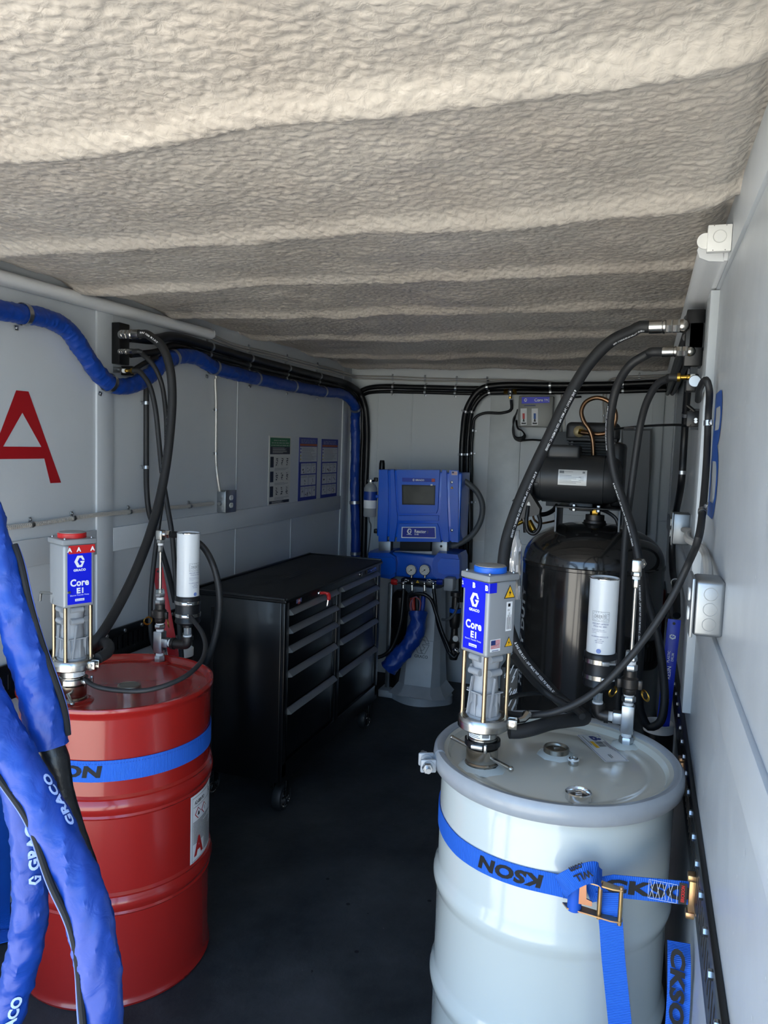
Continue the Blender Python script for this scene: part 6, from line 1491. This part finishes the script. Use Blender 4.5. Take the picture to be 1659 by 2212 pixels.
G().tube(catmull([onY(1124, 952, 5.19), onY(1150, 950, 5.20), onY(1172, 951, 5.20), onY(1187.5, 947, 5.20)], 6), .0065, 8).build('feed_cable', RUBBERD, cb)
G().tube(catmull([onY(1256, 857, 5.205), onY(1230, 861, 5.20), onY(1215, 878, 5.20), onY(1208, 908, 5.20), onY(1206, 933, 5.20)], 6), .0065, 8).build('feed_cable', RUBBERD, cb)

# grey cover panel on the back wall, right
gp = thing('cover_panel', 'tall grey metal cover panel with a black edge behind the compressor', 'panel', onY(1375, 1154, 5.1))
pts = [(1346, 930), (1405, 930), (1402, 1040), (1394, 1154), (1343, 1142)]
plate([(1342, 926), (1409, 926), (1408, 1010), (1402, 1060), (1398, 1158), (1340, 1145)], 5.20, .015).build('edge_gasket', BLACK, gp)
plate(pts, 5.186, .03, .002).build('panel_face', mat('panel_grey', '#797c80', .5), gp)
# junction box behind the motor
jb2 = thing('disconnect_box', 'dark grey electrical box on the back wall behind the motor', 'electrical box', onY(1210, 1090, 5.15))
p0, p1 = onY(1187, 932, 5.15), onY(1222, 1095, 5.15); G().bx(p0.x, p1.x, 5.15, YB-.001, p1.z, p0.z, bev=.004).build('box', mat('dark_grey_enamel', '#50555a', .45), jb2)
G().lathe(onY(1195, 940, 5.149), [(.006, 0), (.006, .003), (0, .004)], 10, (0, -1, 0)).build('screw', ZINC, jb2)
# ------------------------------------------------------------------ air compressor
TK = mat('gloss_black_tank', '#242322', .13, coat=.6, bump=(4, .06, .01)); MT = mat('satin_black_motor', '#2a2c2e', .42, bump=(300, .1, .0005)); PBK = mat('black_pump_casting', '#1e1f21', .5, bump=(80, .3, .002))
cc = V((-.195, 3.46, 0)); tr = .30
cm = thing('air_compressor', 'black upright air compressor with a glossy tank by the right wall', 'compressor', cc)
prof = [(tr*.55, .06), (tr*.86, .10), (tr-.006, .17), (tr, .20), (tr, 1.185), (tr+.003, 1.188), (tr+.003, 1.200), (tr-.001, 1.204)]
for k in range(1, 13):
    a = PI/2*k/12; prof.append((max(0, (tr-.001)*math.cos(a)**.82), 1.204+.165*math.sin(a)))
prof[-1] = (0, 1.369)
G().lathe(cc, prof, 96).build('tank', TK, cm)
G().lathe(cc, [(.24, 0), (.27, 0), (.27, .012), (.262, .014), (.262, .13), (.24, .13)], 64).build('foot_ring', TK, cm)
# lettering up the left of the tank
at_ = math.radians(204); f = cylmap(cc, tr, at_, .80, .0012)
g = G(); vs, fs, tw, th = text_geo('HEAVY DUTY', .04); L_ = .44; hh = .048
g.add([f((th-b)*hh/th-hh/2, a*L_/tw-L_*.35) for a, b in vs], fs); g.build('tank_lettering', mat('lettering_grey', '#a9adb0', .4), cm, smooth=False)
G().rect(-.040, -.20, .040, .34, cylmap(cc, tr, at_, .80, .0006), 4).build('lettering_panel', mat('decal_black', '#1b1c1e', .4), cm, smooth=False)
# port on top
zp = 1.36
G().lathe((cc.x+.0, cc.y-.02, zp-.01), [(.062, 0), (.060, .014), (.048, .020), (.046, .030), (.040, .032), (.040, .055), (0, .055)], 28).build('tank_port', IRON, cm)
G().hexn((cc.x, cc.y-.02, zp+.042), (cc.x, cc.y-.02, zp+.075), .022).build('port_nut', BRASS, cm)
# motor platform and legs
zpl = onY(1270, 1096, 3.35).z; xl, xr = onY(1203, 1096, 3.35).x, onY(1340, 1097, 3.35).x
G().bx(xl, xr, 3.30, 3.66, zpl-.004, zpl+.002, bev=.001).build('platform', BLACK, cm)
for x, sg in ((xl, -1), (xr, 1)):
    G().bx(x-.003, x+.003, 3.33, 3.60, 1.235, zpl, bev=.001).build('platform_leg', BLACK, cm)
    G().bx(x-.005, x+.004, 3.327, 3.335, 1.225, zpl, bev=.002).build('leg_edge', mat('worn_edge', '#5a5c5e', .4, .6), cm)
# motor (axis along x)
m0, m1 = onY(1146, 1035, 3.36), onY(1342, 1036, 3.36); zc_ = (m0.z+m1.z)/2; mr_ = .104; ax = V((1, 0, 0)); Lm = m1.x-m0.x
G().lathe((m0.x, 3.40, zc_), [(0, .002), (.050, .000), (.074, .006), (.094, .020), (.100, .034), (.100, .048), (mr_, .050), (mr_, Lm-.070), (.100, Lm-.068), (.098, Lm-.03), (.086, Lm-.010), (.050, Lm), (0, Lm)], 48, (1, 0, 0)).build('motor', MT, cm)
G().lathe((m0.x-.006, 3.40, zc_), [(0, 0), (.040, 0), (.046, .006), (.046, .014)], 32, (1, 0, 0)).build('motor_end_cap', MT, cm)
for k in range(6):
    a = 2*PI*k/6+.3; e_ = V((0, math.cos(a), math.sin(a))); G().box(V((m0.x+.026, 3.40, zc_))+e_*.095, (.036, .016, .022), Matrix((V((1, 0, 0)), e_, V((1, 0, 0)).cross(e_))).transposed(), .005).build('vent_lug', MT, cm)
p0, p1 = onY(1185, 960, 3.38), onY(1254, 986, 3.38); G().bx(p0.x, p1.x, 3.34, 3.44, p1.z-.012, p0.z, bev=.012, seg=3).build('capacitor_cover', MT, cm)
# rating plate curved on the motor
def mmap(off):
    def fn(u_, v_): a = math.radians(168)-0+ -v_/mr_*1.0; aa = math.radians(190)-v_/mr_; return V((u_, 3.40+(mr_+off)*math.cos(aa), zc_+(mr_+off)*math.sin(aa)))
    return fn
u0, u1 = onY(1206, 1024, 3.30).x, onY(1268, 1024, 3.30).x; f1_, f2_ = mmap(.0008), mmap(.0014)
def mrect(g, a, b, c, d, f):
    n_ = 6; vs = []; fs = []
    for i in range(n_+1):
        v_ = b+(d-b)*i/n_; vs += [f(a, v_), f(c, v_)]
    for i in range(n_): fs.append((2*i, 2*i+1, 2*i+3, 2*i+2))
    g.add(vs, fs)
g = G(); mrect(g, u0, -.005, u1, .060, f1_); rp = g.build('rating_plate', mat('plate_silver', '#c9cbcb', .35, .2), cm)
g = G(); mrect(g, u0+.005, .044, u0+.024, .055, f2_); mrect(g, u1-.018, .046, u1-.008, .054, f2_)
for i in range(6): mrect(g, u0+.006, .034-i*.006, u0+.055+.02*((i*5) % 3), .0355-i*.006, f2_)
for i in range(3): mrect(g, u0+.085+.006*(i % 2), .030-i*.007, u0+.105, .0315-i*.007, f2_)
mrect(g, u0+.026, .050, u0+.06, .0515, f2_); g.build('plate_print', PRINTG, rp, smooth=False)['kind'] = 'stuff'
for x in (1240, 1293):
    q = onY(x, 1092, 3.33); G().hexn(V((q.x, 3.33, zpl+.001)), V((q.x, 3.33, zpl+.012)), .009).build('motor_bolt', ZINC, cm); G().hexn(V((q.x, 3.33, zpl-.018)), V((q.x, 3.33, zpl-.005)), .009).build('motor_bolt', ZINC, cm)
G().box(V(((m0.x+m1.x)/2+.03, 3.40, zc_-mr_-.012)), (.10, .08, .036), None, .008).build('motor_foot', MT, cm)
# pump: finned cylinder and head
p0, p1 = onY(1226, 912, 3.62), onY(1338, 950, 3.62)
hd = G().bx(p0.x, p1.x, 3.56, 3.74, p1.z-.012, p0.z, bev=.022, seg=4).build('cylinder_head', PBK, cm)
G().bx(p0.x+.006, p1.x-.006, 3.552, 3.748, p1.z-.012, p1.z+.004, bev=.004).build('head_gasket', PBK, hd)
cyb = G().bx(p0.x+.03, p1.x-.03, 3.59, 3.71, zpl, p1.z-.01, bev=.01).build('pump_block', PBK, cm)
for k in range(8):
    z = onY(1270, 958+k*6, 3.57).z; G().bx(p0.x+.010, p1.x-.010, 3.565, 3.735, z-.003, z+.003, bev=.001).build('cooling_fin', PBK, cyb)
q = onY(1251, 932, 3.56); G().lathe(q, [(.026, -.012), (.026, .0), (.018, .006), (0, .006)], 12, (0, -1, 0)).build('head_boss', mat('tan_casting', '#9a8a66', .45, .5), hd)
G().hexn(q+V((0, -.006, 0)), q+V((.030, -.012, -.006)), .014).build('brass_nut', BRASS, hd)
# belt guard / flywheel at the right
p0, p1 = onY(1310, 955, 3.5), onY(1346, 1095, 3.5); G().bx(p0.x+.03, p1.x-.004, 3.40, 3.80, p1.z, p0.z, bev=.02).build('belt_guard', BLACK, cm)
# copper delivery tube
cp_ = [(1256, 934, 3.54), (1272, 936, 3.53), (1291, 938, 3.52), (1313, 934, 3.52), (1326, 918, 3.52), (1330, 895, 3.52), (1318, 870, 3.52), (1290, 859, 3.52), (1266, 868, 3.515), (1256, 888, 3.51), (1261, 910, 3.505), (1273, 928, 3.50), (1280, 950, 3.50), (1282, 990, 3.50)]
G().tube(catmull([onY(*p) for p in cp_], 8), .0095, 12).build('copper_tube', COPPER, cm)
# pressure switch, valves and cable
ps = [(1108, 1083), (1136, 1056), (1143, 1063), (1166, 1100), (1164, 1112), (1121, 1121)]
G().prism(pxz(ps[::-1] if False else ps[::-1], 3.26), (0, 3.34, 0), (1, 0, 0), (0, 0, 1), .08).build('pressure_switch', mat('switch_grey', '#3b3835', .5), cm)
plate([(1106, 1082), (1135, 1053), (1138, 1054), (1112, 1084)], 3.259, .006).build('switch_seam', BLACK, cm)
G().tube([onY(1130, 1118, 3.30), onY(1136, 1130, 3.30), onY(1137, 1150, 3.30)], .013, 12).build('switch_manifold', IRON, cm)
G().tube([onY(1134, 1124, 3.30), onY(1112, 1134, 3.29), onY(1100, 1140, 3.28)], [.008, .010, .009], 10).ball(onY(1107, 1136, 3.285), .015, 10).build('brass_valve', BRASS, cm)
G().tube([onY(1104, 1128, 3.28), onY(1102, 1120, 3.28)], .011, 10).build('valve_handle', BLACK, cm)
G().tube([onY(1142, 1126, 3.29), onY(1153, 1146, 3.28)], .013, 12).build('brass_valve', BRASS, cm)
G().tube(catmull([onY(1151, 1112, 3.28), onY(1154, 1122, 3.28), onY(1164, 1130, 3.29), onY(1185, 1128, 3.32), onY(1202, 1124, 3.36)], 5), .0045, 8).build('copper_tube', COPPER, cm)
G().tube(catmull([onY(1150, 1042, 3.30), onY(1146, 1070, 3.28), onY(1140, 1100, 3.26), onY(1137, 1130, 3.25), onY(1142, 1148, 3.25), onY(1153, 1153, 3.25), onY(1164, 1143, 3.25), onY(1167, 1125, 3.26), onY(1162, 1108, 3.27)], 7), .0085, 10).build('motor_lead', RUBBERD, cm)
G().cyl(onY(1143, 1084, 3.27), onY(1142, 1093, 3.265), .010, n=12).build('lead_gland', WHITE, cm)
G().tube(catmull([onY(1166, 1112, 3.30), onY(1180, 1110, 3.33), onY(1195, 1102, 3.4), onY(1202, 1092, 3.48)], 5), .010, 10).build('motor_lead', RUBBERD, cm)
G().tube(catmull([onY(1296, 1100, 3.40), onY(1315, 1108, 3.38), onY(1330, 1120, 3.37), onY(1336, 1135, 3.37)], 5), .008, 8).build('drain_line', RUBBERD, cm)

# papers in a clear bag hung on the compressor
pb = thing('document_bag', 'clear plastic bag of folded papers hanging from the compressor valve', 'bag', onY(1110, 1290, 3.22))
gb = G(); n_ = 10; rs = random.Random(9); vs = []; fs = []
for i in range(n_+1):
    for s_, x0, x1 in ((0, 1098, 1126),):
        y = 1146+150*i/n_; pinch = max(0, 1-i*.45)
        for k in range(7):
            x = (1096 if i > 1 else 1101)+(30 if i > 1 else 20)*k/6-.6*i*.4; vs.append(onY(x, y, 3.21+.012*math.sin(k*1.7+i*.6)))
for i in range(n_):
    for k in range(6): fs.append((i*7+k, i*7+k+1, (i+1)*7+k+1, (i+1)*7+k))
back = len(vs); vs += [p+V((0, .022, 0)) for p in vs]; fs += [tuple(back+j for j in reversed(f_)) for f_ in fs]
gb.add(vs, fs).build('bag_film', mat('clear_film', '#e6e9ec', .15, trans=.75), pb)
for k in range(3):
    xs_ = 1103+k*6; g = G(); P_ = [onY(xs_, 1160+k*3, 3.222+k*.004), onY(xs_+10, 1158+k*4, 3.222+k*.004), onY(xs_+8, 1290, 3.222+k*.004), onY(xs_-2, 1290, 3.222+k*.004)]
    g.add(P_+[p+V((0, .002, 0)) for p in P_], [(0, 1, 2, 3), (7, 6, 5, 4), (0, 4, 5, 1), (1, 5, 6, 2), (2, 6, 7, 3), (3, 7, 4, 0)]).build('paper', mat('paper_lilac_white', '#dcdae4', .6), pb, smooth=False)
# printed carton standing beside the tank
cx_ = thing('carton', 'black carton with white brush-stroke print standing beside the compressor tank', 'box', (-.60, 3.75, 0))
p0, p1 = onY(1082, 1440, 3.62), onY(1131, 1440, 3.62)
G().bx(p0.x, p1.x, 3.62, 3.82, 0, p0.z, bev=.003).build('box', BLACK, cx_)
g = G(); F = plane((0, 3.6192, 0), (1, 0, 0), (0, 0, 1)); rs = random.Random(4)
for k in range(16):
    x = p0.x+.008+.055*rs.random(); z = p0.z-.03-.22*rs.random(); l = .02+.05*rs.random(); g.flat([(x, z), (x+.006, z+.002), (x+.006+l*.35, z+l), (x+l*.35, z+l*.95)], F)
g.build('brush_print', PRINTW, cx_, smooth=False)['kind'] = 'stuff'
G().bx(p1.x+.004, p1.x+.014, 3.60, 3.64, 0, 1.1, bev=.002).build('corner_post', ZINC, tag(thing('upright_post', 'thin zinc upright post between the carton and the compressor tank', 'post', (p1.x+.009, 3.62, 0))))

# fire extinguisher, far right
fe = thing('fire_extinguisher', 'small red fire extinguisher on the right wall behind the compressor', 'fire extinguisher', (.092, 4.05, .70))
G().lathe((.092, 4.05, .70), [(0, 0), (.042, 0), (.046, .008), (.046, .27), (.040, .30), (.018, .32), (.016, .34), (0, .34)], 28).build('cylinder', mat('extinguisher_red', '#8f1414', .3), fe)
G().bx(.072, .112, 4.03, 4.07, 1.035, 1.075, bev=.004).bx(.03, .11, 4.04, 4.06, 1.075, 1.09, bev=.003).build('valve', BLACK, fe)
G().bx(.132, XR, 4.02, 4.08, .93, .98).build('bracket', BLACK, fe)

# ------------------------------------------------------------------ measuring sticks in their holders
def stick(label, base, top, m, tube_c, tube_r, tube_z, tlabel, words, wm):
    t = thing('stick_holder', tlabel, 'tube', (tube_c[0], tube_c[1], 0))
    G().lathe((tube_c[0], tube_c[1], 0), [(0, .002), (tube_r, .002), (tube_r, tube_z-.012), (tube_r-.004, tube_z-.012), (tube_r-.006, .02), (0, .02)], 36).build('tube', BLACK, t)
    G().lathe((tube_c[0], tube_c[1], 0), [(tube_r+.001, tube_z-.03), (tube_r+.001, tube_z), (tube_r-.003, tube_z+.001), (tube_r-.005, tube_z-.002), (tube_r-.006, tube_z-.09), (tube_r-.002, tube_z-.03)], 36).build('white_rim', WHITE, t)
    s_ = thing('measuring_stick', label, 'measuring stick', base)
    a, b = V(base), V(top); d = (b-a); L_ = d.length; d.normalize(); nrm = (V((0, 0, CAMH))-a); nrm.z = 0; nrm = (nrm-d*nrm.dot(d)).normalized(); u_ = d.cross(nrm)*-1
    u_ = nrm.cross(d)*-1; w2 = .021; R = Matrix((u_, nrm, d)).transposed()
    G().box((a+b)/2, (w2*2, .003, L_), R, .001).build('blade', m, s_)
    F = plane(b+nrm*.0022, d, nrm.cross(d))      # u runs up the stick
    hole = [(-.014+.005*math.cos(t_), .005*math.sin(t_)) for t_ in np.linspace(0, 2*PI, 13)[:-1]]
    G().flat(hole, F).build('hole', PRINTK, s_, smooth=False)
    g = G()
    for (st_, u0_, h_, w_, v0_) in words:
        if st_ == 'LOGO': logo(g, u0_, v0_, h_, F)
        else: g.text(st_, u0_, v0_, F, h=h_, w=w_, bold=.01)
    g.build('stick_print', wm, s_, smooth=False)
    return s_
tB = (.0965, 2.76); b0 = onY(1431, 1575, 2.745); t0 = onY(1457, 1338, 2.745)
d0 = (b0-t0).normalized(); b0 = t0+d0*((t0.z-.06)/-d0.z) if False else b0+d0*.12
stick('blue drum measuring stick standing in a white-rimmed tube', b0, t0, mat('stick_blue', '#0c2fb8', .35), tB, .0498, .755, 'black tube with a white rim holding the blue measuring stick', [('LOGO', -.060, .020, 0, 0), ('PLASTIC', -.130, .008, .040, .006), ('DRUM', -.130, .008, .028, -.007), ('RESIN', -.185, .013, .044, 0), ('Gallons', -.285, .006, .024, .006), ('Liters', -.285, .006, .018, -.008)], PRINTW)
b1 = onY(372, 1400, 2.62); t1 = onY(340, 1227, 2.62); d1 = (b1-t1).normalized(); tA_ = onY(384, 1402, 2.66)
stick('red drum measuring stick standing behind the red drum', b1+d1*.08, t1, mat('stick_red', '#b51f24', .35), (tA_.x, tA_.y+.02), .052, tA_.z, 'black tube with a white rim holding the red measuring stick', [('ISO', -.055, .012, .026, 0)], PRINTK)

# ------------------------------------------------------------------ posters on the left wall
def poster(label, c4, build_print, frame):
    """c4 pixel corners TL TR BR BL on the left wall"""
    tl, tr_, br_, bl = [onX(x, y, XL+.0105) for x, y in c4]; y0, y1 = (tl.y+bl.y)/2, (tr_.y+br_.y)/2; z1_, z0_ = (tl.z+tr_.z)/2, max(1.3035, (bl.z+br_.z)/2)
    if True:
        t = thing('poster', label, 'poster', (XL+.004, (y0+y1)/2, z0_)); Wp, Hp = y1-y0, z1_-z0_
        G().bx(XL, XL+.0025, y0, y1, z0_, z1_).build('sheet', frame, t, smooth=False)
        f = lambda k: (lambda a, b: V((XL+.0030+.0006*k, y0+a*Wp, z0_+b*Hp)))
        g = G(); mats = build_print(g, f); g.build('poster_print', mats, t, smooth=False)['kind'] = 'stuff'
    return t
def lines(g, f, u0, u1, v0, v1, n_, seed=1):
    rs = random.Random(seed)
    for i in range(n_):
        v = v1-(v1-v0)*(i+.5)/n_; g.rect(u0, v-.0022, u0+(u1-u0)*rs.uniform(.6, 1), v+.0022, f)
def words(g, f, cu, w_, v_, h_, seed):
    """a line too small to read: short strokes in word-like runs"""
    rs = random.Random(seed); u_ = cu-w_/2
    while u_ < cu+w_/2:
        for k in range(rs.randint(3, 8)):
            g.rect(u_, v_-h_/2, u_+.006, v_+h_/2*rs.choice((.4, 1, 1)), f); g.rect(u_+.006, v_+h_*rs.uniform(-.4, .3), u_+.014, v_+h_*.42, f); u_ += .022
            if u_ > cu+w_/2: break
        u_ += .022
def printA(g, f):
    g.mi(0); g.rect(.04, .845, .96, .975, f(0)); g.mi(1); g.rect(.04, .735, .96, .845, f(0)); g.mi(1); g.rect(.04, .012, .96, .055, f(0))
    g.mi(2)
    for i in range(3): words(g, f(1), .5, (.6, .78, .82)[i], .935-.036*i, .017, i)
    lines(g, f(1), .15, .92, .75, .835, 6, 3); lines(g, f(1), .15, .85, .016, .05, 3, 4)
    for r in range(3):
        v0 = .545-.215*r; g.mi(1); g.rect(.06, v0, .21, v0+.155, f(0))
        for c in range(3):
            u0 = .26+.24*c; g.mi(2); g.rect(u0, v0, u0+.21, v0+.155, f(0)); g.mi(3)
            for k in range(4): g.flat([(u0+.04+.03*((k*7+c*3+r) % 5), v0+.02+.03*k), (u0+.10+.02*((k*5+r) % 4), v0+.03+.03*k), (u0+.09+.02*(k % 3), v0+.05+.028*k), (u0+.05, v0+.04+.028*k)], f(1))
        g.mi(4); lines(g, f(1), .26, .95, v0-.05, v0-.008, 4, r)
    return [mat('poster_green', '#1f6b43', .5), mat('poster_navy', '#20242f', .5), mat('poster_paper', '#c9c8c2', .5), mat('poster_ink', '#34373c', .5), mat('poster_grey', '#8e9092', .5)]
def printB(sd, ori):
    def pr(g, f):
        rs = random.Random(sd); g.mi(1); g.rect(.03, .615, .97, .855, f(0)); g.mi(2); g.rect(.03, .868, .97, .900, f(0)); g.mi(1)
        for i in range(3): words(g, f(0), .5, .8, .962-.022*i, .011, i+sd)
        g.mi(3); lines(g, f(1), .14, .95, .63, .845, 16, sd)
        for k in range(4): g.mi(0 if k < 2 else 4); g.rect(.05, .81-.055*k, .10, .835-.055*k, f(1))
        for r in range(3):
            v0 = .425-.185*r-(.0 if ori else .0); cols = ((4, 3, 3), (3, 2, 4))[sd % 2][r]; x = .10 if not ori else .05
            for c in range(cols):
                wd = (.94-x)/cols if c == 0 else wd; u0 = x+wd*c; g.mi(1); g.rect(u0+.006, v0, u0+wd-.008, v0+.165, f(0)); g.mi(3); lines(g, f(1), u0+.02, u0+wd-.02, v0+.12, v0+.155, 3, r*5+c)
                g.mi(5 if (r+c+sd) % 3 == 0 else 3); cx, cy = u0+wd*.5, v0+.06
                for k in range(3):
                    a, b = rs.uniform(-.06, .06), rs.uniform(-.04, .04); g.flat([(cx+a-.022, cy+b-.012), (cx+a+.022, cy+b-.012), (cx+a+.018, cy+b+.012), (cx+a-.018, cy+b+.012)], f(1))
        return [mat('poster_blue', '#27348c', .5), mat('poster_paper2', '#c3c6cc', .45), mat('poster_orange', '#a4502a', .5), mat('poster_grey2', '#7d828a', .5), mat('poster_yellow', '#b3a33c', .5), mat('poster_dark', '#3c3430', .5)]
    return pr
poster('white safety poster with a green and black header on the left wall', ((584.3, 941), (631, 943.5), (628.5, 1088), (582, 1094)), printA, mat('poster_white', '#cfcfca', .5))
poster('blue-bordered instruction poster beside the green-headed poster', ((649, 944), (689, 947), (685, 1080.6), (647, 1085)), printB(3, False), mat('poster_blue', '#27348c', .5))
poster('blue-bordered instruction poster nearest the corner of the left wall', ((698, 948), (733, 950), (729, 1073), (694.5, 1078)), printB(8, True), mat('poster_blue', '#27348c', .5))

# ------------------------------------------------------------------ groups of repeats
GROUPS = {'clipped_hose': 'black hoses clipped to the walls', 'supply_hose': 'black hoses hanging from the manifolds', 'jacketed_hose': 'blue jacketed hoses', 'steel_drum': 'steel drums', 'transfer_pump': 'transfer pumps on the drums', 'desiccant_breather': 'desiccant breathers on the drums', 'outlet_box': 'wall outlet boxes', 'armoured_conduit': 'armoured conduits on the walls', 'poster': 'posters on the left wall', 'manifold_block': 'manifold blocks', 'tie_rail': 'cargo rails', 'strip_light': 'strip lights', 'measuring_stick': 'drum measuring sticks', 'stick_holder': 'measuring stick tubes', 'tie_strap': 'blue webbing straps', 'power_cable': 'black power cables', 'sensor_cable': 'thin black cables by the pale drum'}
for o in list(COL.objects):
    if o.parent is None and 'category' in o:
        k = o.name.split('.')[0]
        if k in GROUPS: o['group'] = GROUPS[k]
